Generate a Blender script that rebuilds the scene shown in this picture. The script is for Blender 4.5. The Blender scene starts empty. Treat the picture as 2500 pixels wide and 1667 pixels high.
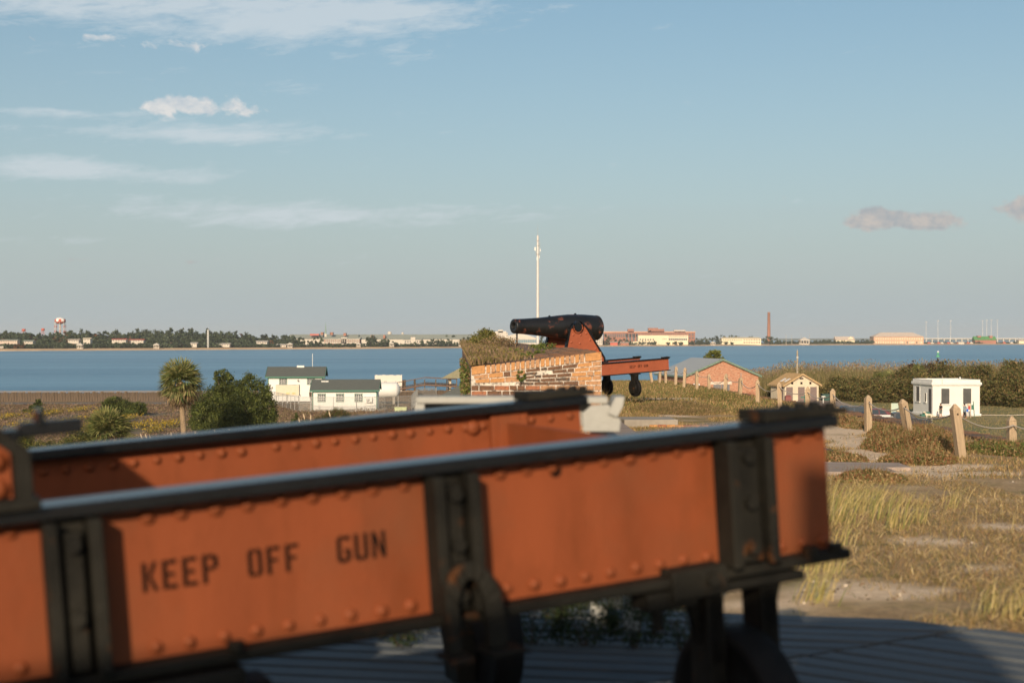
import bpy, bmesh, math, random
import numpy as np
from mathutils import Matrix, Vector
random.seed(7); RNG = np.random.default_rng(11)
D = bpy.data; S = bpy.context.scene; COL = S.collection
PI = math.pi

# ------------------------------------------------------------------ camera, sky, sun, exposure
F = 50 / 36 * 2500                      # focal length in pixels of the photograph
HY = 827.0                              # height of the horizon in the photograph
cam = D.cameras.new('camera'); camo = D.objects.new('camera', cam); COL.objects.link(camo)
camo.location = (0, 0, 0)
camo.rotation_euler = (PI / 2 - math.atan((833.5 - HY) / F), 0, 0)
cam.lens = 50; cam.sensor_width = 36; cam.clip_start = 0.1; cam.clip_end = 40000
cam.dof.use_dof = True; cam.dof.focus_distance = 45; cam.dof.aperture_fstop = 2.2
S.camera = camo
S.view_settings.view_transform = 'Standard'; S.view_settings.look = 'None'
S.view_settings.gamma = 1; S.view_settings.use_curve_mapping = False
S.view_settings.exposure = 0.0
SUN_AZ, SUN_EL = math.radians(190), math.radians(20)     # azimuth clockwise from +Y

W = D.worlds.new('World'); S.world = W; W.use_nodes = True
nt = W.node_tree; N = nt.nodes; L = nt.links; N.clear()
def nd(tree, t, **k):
    n = tree.nodes.new(t)
    for a, b in k.items():
        if a == 'ins':
            for i, v in b.items():
                if hasattr(v, 'is_linked') or isinstance(v, bpy.types.NodeSocket): tree.links.new(v, n.inputs[i])
                else: n.inputs[i].default_value = v
        else: setattr(n, a, b)
    return n
def mth(tree, op, a, b=0.0, c=0.0, clamp=False):
    return nd(tree, 'ShaderNodeMath', operation=op, use_clamp=clamp, ins={0: a, 1: b, 2: c}).outputs[0]
def mixc(tree, f, a, b, mode='MIX'):
    n = nd(tree, 'ShaderNodeMix', data_type='RGBA', blend_type=mode)
    for i, v in ((0, f), (6, a), (7, b)):
        if isinstance(v, bpy.types.NodeSocket): tree.links.new(v, n.inputs[i])
        else: n.inputs[i].default_value = v
    return n.outputs[2]
def ramp(tree, fac, stops):
    n = tree.nodes.new('ShaderNodeValToRGB'); tree.links.new(fac, n.inputs[0]); e = n.color_ramp.elements
    while len(e) < len(stops): e.new(.5)
    for k, (p, c) in enumerate(stops):
        e[k].position = p; e[k].color = c if len(c) == 4 else (*c, 1)
    return n.outputs[0]
def g(v): return (v, v, v, 1)

sky = nd(nt, 'ShaderNodeTexSky', sky_type='NISHITA', sun_disc=False, sun_elevation=SUN_EL, sun_rotation=SUN_AZ,
         altitude=5, air_density=1.0, dust_density=2.2, ozone_density=1.6)
tc = nd(nt, 'ShaderNodeTexCoord'); sx = nd(nt, 'ShaderNodeSeparateXYZ', ins={0: tc.outputs['Generated']})
az = mth(nt, 'ARCTAN2', sx.outputs[0], sx.outputs[1]); el = mth(nt, 'ARCSINE', sx.outputs[2])
def sky_noise(kx, ky, scale, detail, rough, off=0.0, tilt=0.0):
    v = nd(nt, 'ShaderNodeCombineXYZ', ins={0: mth(nt, 'MULTIPLY', az, kx), 1: mth(nt, 'MULTIPLY', mth(nt, 'ADD', el, mth(nt, 'MULTIPLY', az, tilt)), ky), 2: off})
    return nd(nt, 'ShaderNodeTexNoise', noise_dimensions='3D', ins={'Vector': v.outputs[0], 'Scale': scale, 'Detail': detail, 'Roughness': rough, 'Distortion': .25}).outputs['Fac']
def blob(px, py, sxp, syp, amp=1.0):
    a = (px - 1250) / F; e = (HY - py) / F
    dx = mth(nt, 'DIVIDE', mth(nt, 'SUBTRACT', az, a), sxp / F); dy = mth(nt, 'DIVIDE', mth(nt, 'SUBTRACT', el, e), syp / F)
    r = mth(nt, 'ADD', mth(nt, 'MULTIPLY', dx, dx), mth(nt, 'MULTIPLY', dy, dy))
    return mth(nt, 'MULTIPLY', mth(nt, 'EXPONENT', mth(nt, 'MULTIPLY', r, -1.0)), amp)
def addm(l):
    r = l[0]
    for x in l[1:]: r = mth(nt, 'ADD', r, x)
    return r
# streaky high cloud
n1 = sky_noise(5, 26, 2.2, 8, .62, 3.1, -.10)
veil = addm([blob(680, 70, 400, 75, .95), blob(980, 40, 260, 36, .6), blob(100, 20, 330, 85, .85), blob(520, 345, 330, 26, .95), blob(150, 305, 300, 12, .6), blob(110, 425, 190, 30, .65),
             blob(330, 440, 330, 24, .7), blob(700, 530, 560, 34, .8), blob(730, 230, 90, 22, .45), blob(1080, 505, 90, 8, .4), blob(150, 600, 240, 16, .35)])
n1b = sky_noise(14, 60, 2.4, 9, .68, 5.7, -.10)
cover = mth(nt, 'ADD', mth(nt, 'SUBTRACT', mth(nt, 'ADD', mth(nt, 'MULTIPLY', n1, .6), mth(nt, 'MULTIPLY', n1b, 1.1)), 1.02), mth(nt, 'MULTIPLY', veil, .60))
cirrus = mth(nt, 'MULTIPLY', mth(nt, 'MULTIPLY', cover, 2.4, clamp=True), .72)
# heaped cloud
n2 = sky_noise(22, 34, 2.6, 9, .6, 9.7)
heap = addm([blob(410, 283, 62, 26, 1), blob(505, 275, 80, 32, 1.1), blob(610, 287, 50, 18, .85), blob(270, 131, 45, 10, .8), blob(470, 140, 190, 18, .75),
             blob(60, 412, 90, 16, .6), blob(740, 278, 30, 9, .6)])
cov2 = mth(nt, 'SUBTRACT', mth(nt, 'ADD', mth(nt, 'MULTIPLY', n2, 1.7), mth(nt, 'MULTIPLY', heap, .62)), 1.21)
cum = mth(nt, 'MULTIPLY', mth(nt, 'MULTIPLY', cov2, 3.6, clamp=True), .85)
heap2 = addm([blob(2115, 540, 66, 27, 1.18), blob(2190, 550, 70, 20, 1.0), blob(2260, 553, 60, 22, .95), blob(2450, 530, 66, 32, 1.25), blob(2050, 560, 70, 10, .5), blob(2530, 520, 60, 36, 1),
              blob(1905, 585, 50, 8, .5), blob(200, 645, 70, 7, .52), blob(480, 645, 40, 6, .5), blob(2760, 500, 160, 40, .8), blob(-500, 300, 300, 50, .7)])
cov3 = mth(nt, 'SUBTRACT', mth(nt, 'ADD', mth(nt, 'MULTIPLY', n2, 1.7), mth(nt, 'MULTIPLY', heap2, .70)), 1.20)
cum2 = mth(nt, 'MULTIPLY', mth(nt, 'MULTIPLY', cov3, 3.0, clamp=True), .8)
hsv = nd(nt, 'ShaderNodeHueSaturation', ins={'Hue': .487, 'Saturation': 1.14, 'Value': 1.0, 'Color': sky.outputs[0]})
# low grey sea haze near the horizon
hz = mth(nt, 'EXPONENT', mth(nt, 'MULTIPLY', mth(nt, 'ABSOLUTE', el), -6.5))
skyc = mixc(nt, mth(nt, 'MULTIPLY', hz, .86), hsv.outputs[0], (4.6, 5.45, 5.85, 1))
SKYW = (8.2, 8.2, 8.4, 1)
c1 = mixc(nt, cirrus, skyc, (5.9, 6.5, 6.9, 1))
n3 = sky_noise(40, 60, 2.5, 6, .6, 21.0)
c2 = mixc(nt, cum, c1, ramp(nt, n3, [(.32, (.60, .62, .66)), (.66, (.80, .77, .74))])); c2 = mixc(nt, mth(nt, 'MULTIPLY', cum, 1.0), c1, mixc(nt, 1.0, ramp(nt, n3, [(.32, (.55, .60, .65)), (.66, (.80, .77, .74))]), (9.5, 9.5, 9.5, 1), 'MULTIPLY'))
c3 = mixc(nt, cum2, c2, mixc(nt, 1.0, ramp(nt, n3, [(.35, (.43, .44, .47)), (.65, (.66, .57, .52))]), (8.6, 8.6, 8.6, 1), 'MULTIPLY'))
bg = nd(nt, 'ShaderNodeBackground', ins={0: c3, 1: .107})
L.new(bg.outputs[0], nd(nt, 'ShaderNodeOutputWorld').inputs[0])

sun = D.lights.new('sun', 'SUN'); sun.energy = 4.8; sun.angle = math.radians(.6); sun.color = (1, .83, .62)
suno = D.objects.new('sun', sun); COL.objects.link(suno)
sd = Vector((math.sin(SUN_AZ) * math.cos(SUN_EL), math.cos(SUN_AZ) * math.cos(SUN_EL), math.sin(SUN_EL)))
suno.rotation_euler = sd.to_track_quat('Z', 'Y').to_euler()

# ------------------------------------------------------------------ helpers
def at(px, py, Y):                       # the place seen at a pixel, at a given distance
    return Vector(((px - 1250) / F * Y, Y, -(py - HY) / F * Y))
SEA, LAND = -11.4, -9.4

MATS = {}
def mat(name, base, rough=.6, metal=0.0, var=.25, vs=3.0, bump=.15, bs=25.0, col2=None, c2pos=(.45, .65), attr=False, spec=.5,
        stretch=(1, 1, 1), transl=0.0, detail=6, col3=None, c3s=.6, c3pos=(.55, .7), bdist=.02):
    if name in MATS: return MATS[name]
    m = D.materials.new(name); m.use_nodes = True; t = m.node_tree; t.nodes.clear()
    co = nd(t, 'ShaderNodeTexCoord').outputs['Object']
    mp = nd(t, 'ShaderNodeMapping', ins={0: co, 'Scale': stretch}).outputs[0]
    n = nd(t, 'ShaderNodeTexNoise', ins={'Vector': mp, 'Scale': vs, 'Detail': detail, 'Roughness': .6}).outputs['Fac']
    b = np.array(base)
    lo = tuple(np.clip(b * (1 - var), 0, 1)); hi = tuple(np.clip(b * (1 + var), 0, 1))
    c = ramp(t, n, [(.3, lo), (.7, hi)])
    if col2 is not None:
        n2 = nd(t, 'ShaderNodeTexNoise', ins={'Vector': mp, 'Scale': vs * 2.3, 'Detail': 8, 'Roughness': .65}).outputs['Fac']
        f = ramp(t, n2, [(c2pos[0], g(0)), (c2pos[1], g(1))])
        c = mixc(t, f, c, (*col2, 1))
    if col3 is not None:
        n3 = nd(t, 'ShaderNodeTexNoise', ins={'Vector': co, 'Scale': c3s, 'Detail': 5, 'Roughness': .6}).outputs['Fac']
        c = mixc(t, ramp(t, n3, [(c3pos[0], g(0)), (c3pos[1], g(1))]), c, (*col3, 1))
    if attr:
        a = nd(t, 'ShaderNodeAttribute', attribute_name='tint').outputs['Color']
        c = mixc(t, 1.0, c, a, 'MULTIPLY')
    bs_ = nd(t, 'ShaderNodeBsdfPrincipled', ins={'Base Color': c, 'Roughness': rough, 'Metallic': metal, 'Specular IOR Level': spec})
    if bump > 0:
        nb = nd(t, 'ShaderNodeTexNoise', ins={'Vector': mp, 'Scale': bs, 'Detail': 6, 'Roughness': .65}).outputs['Fac']
        bu = nd(t, 'ShaderNodeBump', ins={'Strength': bump, 'Distance': bdist, 'Height': nb})
        t.links.new(bu.outputs[0], bs_.inputs['Normal'])
    out = nd(t, 'ShaderNodeOutputMaterial')
    if transl > 0:
        tr = nd(t, 'ShaderNodeBsdfTranslucent', ins={0: c}); mx = nd(t, 'ShaderNodeMixShader', ins={0: transl, 1: bs_.outputs[0], 2: tr.outputs[0]})
        t.links.new(mx.outputs[0], out.inputs[0])
    else: t.links.new(bs_.outputs[0], out.inputs[0])
    MATS[name] = m; return m

def finish(name, me, m, parent=None, root=None):
    o = D.objects.new(name, me); COL.objects.link(o)
    ml = m if isinstance(m, (list, tuple)) else [m]
    for q in ml: me.materials.append(q)
    if parent is not None: o.parent = parent
    return o
class MB:
    """collects shapes; build() links them as one mesh object"""
    def __init__(s): s.v = []; s.f = []; s.sm = []
    def add(s, vs, fs, smooth=False):
        b = len(s.v); s.v += [tuple(p) for p in vs]; s.f += [tuple(i + b for i in q) for q in fs]; s.sm += [smooth] * len(fs); return s
    def box(s, x0, x1, y0, y1, z0, z1, M=None):
        vs = [Vector((x, y, z)) for z in (z0, z1) for y in (y0, y1) for x in (x0, x1)]
        if M is not None: vs = [M @ p for p in vs]
        return s.add(vs, [(0, 2, 3, 1), (4, 5, 7, 6), (0, 1, 5, 4), (2, 6, 7, 3), (0, 4, 6, 2), (1, 3, 7, 5)])
    def cyl(s, a, b, r0, r1=None, n=10, cap=True, smooth=True):
        a = Vector(a); b = Vector(b); r1 = r0 if r1 is None else r1; d = (b - a).normalized()
        u = d.orthogonal().normalized(); w = d.cross(u)
        vs = [p + (u * math.cos(2 * PI * k / n) + w * math.sin(2 * PI * k / n)) * r for p, r in ((a, r0), (b, r1)) for k in range(n)]
        s.add(vs, [(k, (k + 1) % n, n + (k + 1) % n, n + k) for k in range(n)], smooth)
        if cap: s.add(vs, [tuple(range(n))[::-1], tuple(range(n, 2 * n))])
        return s
    def lathe(s, prof, a, d, n=24, smooth=True):      # prof: (dist along d, radius)
        a = Vector(a); d = Vector(d).normalized(); u = d.orthogonal().normalized(); w = d.cross(u)
        vs = [a + d * t + (u * math.cos(2 * PI * k / n) + w * math.sin(2 * PI * k / n)) * r for t, r in prof for k in range(n)]
        return s.add(vs, [(j * n + k, j * n + (k + 1) % n, (j + 1) * n + (k + 1) % n, (j + 1) * n + k) for j in range(len(prof) - 1) for k in range(n)], smooth)
    def prism(s, poly, y0, y1):                       # poly in x,z extruded along y
        n = len(poly); vs = [(x, y0, z) for x, z in poly] + [(x, y1, z) for x, z in poly]
        return s.add(vs, [tuple(range(n)), tuple(range(2 * n - 1, n - 1, -1))] + [(k + n, (k + 1) % n + n, (k + 1) % n, k) for k in range(n)])
    def prism_z(s, poly, z0, z1):
        n = len(poly); vs = [(x, y, z0) for x, y in poly] + [(x, y, z1) for x, y in poly]
        return s.add(vs, [tuple(range(n - 1, -1, -1)), tuple(range(n, 2 * n))] + [(k, (k + 1) % n, (k + 1) % n + n, k + n) for k in range(n)])
    def tube(s, pts, r, n=6):
        for a, b in zip(pts[:-1], pts[1:]): s.cyl(a, b, r, n=n)
        return s
    def mesh(s, name, fix=False, jit=0.0):
        me = D.meshes.new(name)
        v = s.v
        if jit: v = [(x + random.uniform(-jit, jit), y + random.uniform(-jit, jit), z + random.uniform(-jit, jit)) for x, y, z in v]
        me.from_pydata(v, [], s.f); me.polygons.foreach_set('use_smooth', s.sm)
        if fix:
            bm = bmesh.new(); bm.from_mesh(me); bmesh.ops.recalc_face_normals(bm, faces=bm.faces); bm.to_mesh(me); bm.free()
        me.update(); return me
    def build(s, name, m, parent=None, off=None, bevel=0.0, **k):
        """off: world position of the parent when the shapes were laid out in world coordinates"""
        if off is not None: s.v = [(x - off[0], y - off[1], z - off[2]) for x, y, z in s.v]
        o = finish(name, s.mesh(name, True, **k), m, parent)
        if bevel:
            b = o.modifiers.new('bevel', 'BEVEL'); b.width = bevel; b.segments = 2; b.limit_method = 'ANGLE'
        return o
def thing(name, label, cat, loc=(0, 0, 0), rz=0.0, group=None, M=None):
    o = D.objects.new(name, None); COL.objects.link(o); o.empty_display_size = .1
    if M is not None: o.matrix_world = M
    else: o.location = loc; o.rotation_euler = (0, 0, rz)
    return tag(o, label, cat, group)
def tag(o, label, cat, group=None):
    o['label'] = label; o['category'] = cat
    if group: o['group'] = group
    return o
def struct(o): o['kind'] = 'structure'; return o
def stuff(o, label=None, cat=None):
    o['kind'] = 'stuff'
    if label: o['label'] = label; o['category'] = cat
    return o
def inst(name, me, parent=None, loc=(0, 0, 0), rot=(0, 0, 0), sc=(1, 1, 1)):
    o = D.objects.new(name, me); COL.objects.link(o); o.parent = parent; o.location = loc; o.rotation_euler = rot; o.scale = sc; return o
def dup(root, loc, rz=None, label=None, group=None, sc=None):
    r = root.copy(); COL.objects.link(r); r.location = loc
    if rz is not None: r.rotation_euler = (0, 0, rz)
    if sc is not None: r.scale = (sc, sc, sc) if not isinstance(sc, tuple) else sc
    if label: r['label'] = label
    if group: r['group'] = group
    for ch in list(root.children):
        c = ch.copy(); COL.objects.link(c); c.parent = r
        for q in ch.children:
            d = q.copy(); COL.objects.link(d); d.parent = c
    return r
def npmesh(name, V, Fc, tint=None, smooth=False):
    """V (n,3); Fc (m,k) with equal sized faces; tint (n,3)"""
    me = D.meshes.new(name); V = np.asarray(V, np.float32); Fc = np.asarray(Fc, np.int32); m, k = Fc.shape
    me.vertices.add(len(V)); me.vertices.foreach_set('co', V.ravel())
    me.loops.add(m * k); me.loops.foreach_set('vertex_index', Fc.ravel())
    me.polygons.add(m); me.polygons.foreach_set('loop_start', np.arange(0, m * k, k, dtype=np.int32))
    me.polygons.foreach_set('use_smooth', np.full(m, smooth))
    me.update(calc_edges=True)
    if tint is not None:
        a = me.color_attributes.new('tint', 'FLOAT_COLOR', 'POINT')
        c = np.ones((len(V), 4), np.float32); c[:, :3] = tint; a.data.foreach_set('color', c.ravel())
    return me
def rnd(n, a=0., b=1.): return RNG.uniform(a, b, n)
def tints(n, cols, jit=.25):
    cols = np.array(cols); i = RNG.integers(0, len(cols), n); return cols[i] * (1 + RNG.uniform(-jit, jit, (n, 1)))
def blades(P, h, w, lean, cols, ld=None, jit=.25):
    """grass blades: P (n,3) feet, h heights, w widths, lean amount; three-point bent blades of three triangles"""
    n = len(P); h = np.broadcast_to(h, n) * rnd(n, .6, 1.25); w = np.broadcast_to(w, n)
    a = rnd(n, 0, 2 * PI); ca, sa = np.cos(a), np.sin(a); la = rnd(n, 0, 2 * PI) if ld is None else RNG.normal(ld, .6, n)
    l = lean * rnd(n, .2, 1.3) * h
    side = np.stack([ca * w / 2, sa * w / 2, 0 * w], 1); d = np.stack([np.cos(la) * l, np.sin(la) * l, 0 * l], 1); up = np.array([0, 0, 1.])
    p1 = P + d * .35 + up * (h * .55)[:, None]; p2 = P + d + up * (h * .97)[:, None]
    V = np.stack([P - side, P + side, p1 + side * .75, p1 - side * .75, p2], 1).reshape(-1, 3)
    b = np.arange(n)[:, None] * 5
    Fc = np.concatenate([b + [0, 1, 2], b + [0, 2, 3], b + [3, 2, 4]]); t = np.repeat(tints(n, cols, jit), 5, 0)
    return V, Fc, t
def leaves(P, s, cols, jit=.3, asp=.5, up=0.0):
    """leaf sized rhombic faces at P with random directions"""
    n = len(P); s = np.broadcast_to(s, n) * rnd(n, .6, 1.4)
    d = RNG.normal(size=(n, 3)); d[:, 2] += up; d /= np.linalg.norm(d, axis=1)[:, None]
    q = RNG.normal(size=(n, 3)); q = np.cross(d, q); q /= np.linalg.norm(q, axis=1)[:, None]
    d = d * s[:, None]; q = q * (s * asp)[:, None]
    V = np.stack([P - d * .5, P + q * .5, P + d * .5, P - q * .5], 1).reshape(-1, 3); b = np.arange(n)[:, None] * 4
    return V, b + [0, 1, 2, 3], np.repeat(tints(n, cols, jit), 4, 0)
def join(parts):
    V = []; Fc = []; T = []; b = 0
    for v, f, t in parts: V.append(v); Fc.append(f + b); T.append(t); b += len(v)
    return np.concatenate(V), np.concatenate(Fc), np.concatenate(T)
def lobes_points(lobes, n, inner=.55):
    """points in a union of ellipsoids (cx,cy,cz,rx,ry,rz), thicker towards the skin, clumped"""
    L_ = np.array(lobes, float); vol = (L_[:, 3] * L_[:, 4] + L_[:, 4] * L_[:, 5] + L_[:, 3] * L_[:, 5]); i = RNG.choice(len(L_), n, p=vol / vol.sum())
    nc = max(8, n // 24); ci = RNG.choice(len(L_), nc, p=vol / vol.sum())
    d = RNG.normal(size=(nc, 3)); d /= np.linalg.norm(d, axis=1)[:, None]
    cc = L_[ci, :3] + d * L_[ci, 3:] * (rnd(nc, inner, 1.03) ** .7)[:, None]; cs = L_[ci, 3:].mean(1)
    k = RNG.integers(0, nc, n); P = cc[k] + RNG.normal(size=(n, 3)) * (cs[k] * .13)[:, None]
    return P
FOL = {}
def folmat(name, tr=.25, rough=.6):
    return mat(name, (1, 1, 1), rough=rough, var=.12, vs=.8, bump=0, attr=True, transl=tr, spec=.25)
LEAF = folmat('leaf'); DRY = folmat('dry_grass', .3, .7)

# ------------------------------------------------------------------ materials
ORANGE = mat('orange_paint', (.230, .057, .0185), rough=.62, var=.16, vs=2.2, bump=.12, bs=45, col2=(.16, .040, .011), c2pos=(.50, .76), spec=.22, stretch=(1, 1, .35), col3=(.175, .06, .025), c3s=1.6, c3pos=(.5, .75))
DARKM = mat('dark_iron', (.004, .0036, .0034), rough=.27, var=.3, vs=5, bump=.1, bs=40, col2=(.025, .012, .007), c2pos=(.6, .8), metal=.0, spec=.6)
OLIVE = mat('weathered_black_iron', (.014, .0125, .0092), rough=.7, var=.6, vs=4, bump=.35, bs=30, col2=(.10, .036, .010), c2pos=(.60, .72), spec=.18)
STENC = mat('stencil_black', (.006, .004, .003), rough=.9, var=.2, bump=0, spec=.1)
GREYW = mat('grey_painted_wood', (.36, .35, .31), rough=.65, var=.12, vs=3, bump=.25, bs=30, stretch=(1, 12, 1))
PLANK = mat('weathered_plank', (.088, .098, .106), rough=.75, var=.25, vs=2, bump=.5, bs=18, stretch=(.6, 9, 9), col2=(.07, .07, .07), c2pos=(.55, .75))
MORTAR = mat('mortar', (.62, .55, .46), rough=.9, var=.25, vs=9, bump=.6, bs=40, col2=(.13, .11, .09), c2pos=(.5, .62))
BR = [mat('brick_orange', (.50, .245, .09), rough=.85, var=.3, vs=14, bump=.6, bs=60, col2=(.30, .14, .06), c2pos=(.52, .7)),
      mat('brick_tan', (.47, .25, .12), rough=.85, var=.3, vs=14, bump=.6, bs=60, col2=(.22, .13, .08), c2pos=(.5, .66)),
      mat('brick_red', (.36, .14, .065), rough=.85, var=.3, vs=14, bump=.6, bs=60, col2=(.16, .08, .05), c2pos=(.5, .66)),
      mat('brick_sooty', (.085, .062, .048), rough=.9, var=.5, vs=12, bump=.7, bs=60, col2=(.26, .14, .07), c2pos=(.5, .68)),
      mat('brick_dark_brown', (.17, .085, .045), rough=.9, var=.45, vs=12, bump=.7, bs=60, col2=(.06, .045, .035), c2pos=(.5, .68))]
POSTW = mat('post_wood', (.40, .29, .18), rough=.8, var=.22, vs=3, bump=.5, bs=20, stretch=(9, 9, .8), col2=(.25, .16, .09), c2pos=(.58, .75))
ROPE = mat('rope', (.55, .47, .38), rough=.9, var=.2, vs=40, bump=.5, bs=120)
WHITE = mat('white_wall', (.70, .68, .63), rough=.6, var=.05, vs=.6, bump=.1, bs=6, col2=(.55, .51, .45), c2pos=(.66, .9))
WHITE2 = mat('white_siding', (.70, .68, .63), rough=.55, var=.04, vs=.8, bump=.25, bs=8, stretch=(.3, .3, 4), col2=(.6, .57, .5), c2pos=(.66, .9))
GREEN = mat('green_trim', (.03, .14, .09), rough=.5, var=.15, bump=.05)
SHING = mat('grey_green_shingle', (.105, .112, .098), rough=.9, var=.3, vs=9, bump=.5, bs=30, stretch=(1, 1, 4))
GLASSD = mat('dark_pane', (.06, .07, .075), rough=.12, var=.15, bump=0, spec=.8)
PANEG = mat('grey_pane', (.085, .083, .078), rough=.35, var=.2, vs=1.2, bump=.05)
BRICKW = mat('brick_wall_far', (.37, .15, .085), rough=.9, var=.45, vs=1.3, bump=.6, bs=5, col2=(.52, .33, .22), c2pos=(.44, .62), stretch=(1, 1, 4.5), detail=9, col3=(.28, .12, .07), c3s=.35)
CREAM = mat('cream_wall', (.62, .52, .38), rough=.8, var=.1, vs=1, bump=.1)
TANR = mat('tan_roof', (.50, .31, .13), rough=.85, var=.15, vs=3, bump=.3)
PALER = mat('pale_metal_roof', (.40, .39, .36), rough=.45, var=.06, vs=1, bump=.15, bs=3, stretch=(6, .3, 1))
CONC = mat('concrete', (.30, .26, .21), rough=.9, var=.2, vs=2, bump=.4, bs=20, col2=(.24, .2, .16), c2pos=(.55, .75))
PAVE = mat('brown_pavement', (.33, .255, .205), rough=.9, var=.25, vs=1.3, bump=.5, bs=14, stretch=(1, 5, 1), col2=(.17, .13, .10), c2pos=(.55, .72))
ROADM = mat('road_asphalt', (.17, .155, .14), rough=.9, var=.15, vs=.6, bump=.2)
SEAW = mat('seawall_planks', (.14, .10, .068), rough=.95, var=.35, vs=.8, bump=.8, bs=5, bdist=.1, stretch=(3, 3, .25), col2=(.035, .028, .02), c2pos=(.46, .60))
GALV = mat('galvanised', (.42, .41, .38), rough=.5, var=.15, bump=.05, metal=.3)
TYRE = mat('tyre', (.02, .02, .02), rough=.8, var=.2, bump=.1)
RUSTR = mat('rusty_rail_iron', (.085, .05, .045), rough=.6, var=.3, vs=6, bump=.3)
BARK = mat('palm_bark', (.30, .215, .13), rough=.95, var=.3, vs=3, bump=1.0, bs=9, stretch=(1, 1, 5), bdist=.06)
WOODB = mat('dark_trunk', (.10, .07, .05), rough=.95, var=.3, bump=.5)

# ------------------------------------------------------------------ water, ground, far shore
def water():
    m = D.materials.new('sea_water'); m.use_nodes = True; t = m.node_tree; t.nodes.clear()
    co = nd(t, 'ShaderNodeTexCoord').outputs['Object']
    a = nd(t, 'ShaderNodeTexNoise', ins={'Vector': nd(t, 'ShaderNodeMapping', ins={0: co, 'Scale': (.0016, .014, 1)}).outputs[0], 'Scale': 1, 'Detail': 7, 'Roughness': .62}).outputs['Fac']
    b = nd(t, 'ShaderNodeTexNoise', ins={'Vector': nd(t, 'ShaderNodeMapping', ins={0: co, 'Scale': (.25, .55, 1)}).outputs[0], 'Scale': 1, 'Detail': 5, 'Roughness': .65}).outputs['Fac']
    b2 = nd(t, 'ShaderNodeTexNoise', ins={'Vector': nd(t, 'ShaderNodeMapping', ins={0: co, 'Scale': (.012, .05, 1)}).outputs[0], 'Scale': 1, 'Detail': 6, 'Roughness': .6}).outputs['Fac']
    rip = ramp(t, a, [(.32, g(.45)), (.68, g(1))])
    bu = nd(t, 'ShaderNodeBump', ins={'Strength': rip, 'Distance': 1.0, 'Height': b})
    bu2 = nd(t, 'ShaderNodeBump', ins={'Strength': .6, 'Distance': 3.0, 'Height': b2, 'Normal': bu.outputs[0]})
    col = mixc(t, ramp(t, a, [(.35, g(0)), (.65, g(1))]), (.13, .28, .39, 1), (.07, .19, .30, 1))
    p = nd(t, 'ShaderNodeBsdfPrincipled', ins={'Base Color': col, 'Roughness': .28, 'IOR': 1.33, 'Normal': bu2.outputs[0]})
    t.links.new(p.outputs[0], nd(t, 'ShaderNodeOutputMaterial').inputs[0]); return m
xs = [-12000, -4000, -600, 0, 600, 4000, 12000]; ys = [-3000, 0, 150, 400, 1000, 3000, 8000, 12000]
v = [(x, y, SEA) for y in ys for x in xs]; f = [(j * 7 + i, j * 7 + i + 1, j * 7 + i + 8, j * 7 + i + 7) for j in range(7) for i in range(6)]
struct(finish('sea', npmesh('sea', v, f), water()))

def vnoise(x, y, s, seed=0):
    """smooth value noise in numpy"""
    x = np.asarray(x, float) / s + 13.7 * seed; y = np.asarray(y, float) / s + 7.3 * seed
    xi = np.floor(x).astype(int); yi = np.floor(y).astype(int); fx = x - xi; fy = y - yi
    fx = fx * fx * (3 - 2 * fx); fy = fy * fy * (3 - 2 * fy)
    def h(a, b): q = np.sin(a * 127.1 + b * 311.7 + seed * 17.3) * 43758.5453; return q - np.floor(q)
    return (h(xi, yi) * (1 - fx) + h(xi + 1, yi) * fx) * (1 - fy) + (h(xi, yi + 1) * (1 - fx) + h(xi + 1, yi + 1) * fx) * fy

def grid(name, X, Y, zf, m, skirt=None, smooth=True, tintf=None):
    gx, gy = np.meshgrid(X, Y); z = zf(gx, gy); V = np.stack([gx.ravel(), gy.ravel(), z.ravel()], 1); nx = len(X); ny = len(Y)
    i = (np.arange(ny - 1)[:, None] * nx + np.arange(nx - 1)).ravel(); Fc = np.stack([i, i + 1, i + nx + 1, i + nx], 1)
    T = None if tintf is None else tintf(gx.ravel(), gy.ravel())
    if skirt is not None:
        b = len(V); edge = np.concatenate([np.arange(nx), np.arange(1, ny) * nx + nx - 1, (ny - 1) * nx + np.arange(nx - 2, -1, -1), np.arange(ny - 2, 0, -1) * nx])
        hi = V[edge].copy(); lo = V[edge].copy(); lo[:, 2] = skirt; k = len(edge); V = np.concatenate([V, hi, lo]); j = np.arange(k); j2 = (j + 1) % k
        Fc = np.concatenate([Fc, np.stack([b + j, b + k + j, b + k + j2, b + j2], 1)])
        if T is not None: T = np.concatenate([T, T[edge], T[edge]])
    return finish(name, npmesh(name, V, Fc, T, smooth), m)

# lowland of the island: field on the left, mown lawn on the right
def landz(x, y): return LAND + .10 * (vnoise(x, y, 9, 1) - .5) + .05 * (vnoise(x, y, 3, 2) - .5)
FIELD = mat('field_soil', (.19, .13, .08), rough=.95, var=.35, vs=.35, bump=.8, bs=3, bdist=.1, col2=(.13, .115, .05), c2pos=(.5, .62), col3=(.30, .21, .13), c3s=.12)
LAWN = mat('lawn', (.215, .175, .065), rough=.95, var=.3, vs=.5, bump=.8, bs=5, bdist=.08, col2=(.29, .21, .10), c2pos=(.48, .62), col3=(.165, .16, .05), c3s=.15, c3pos=(.45, .6))
SHORE_L = 214.0
struct(grid('field', np.linspace(-420, 4, 140), np.linspace(-60, SHORE_L, 90), landz, FIELD, SEA - 1))
struct(grid('lawn', np.linspace(4, 420, 140), np.linspace(-60, 268, 90), landz, LAWN, SEA - 1))
struct(grid('yard_ground', np.linspace(-40, 4, 20), np.linspace(SHORE_L, 240, 12), lambda x, y: landz(x, y) - .05, FIELD, SEA - 1))

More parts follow.
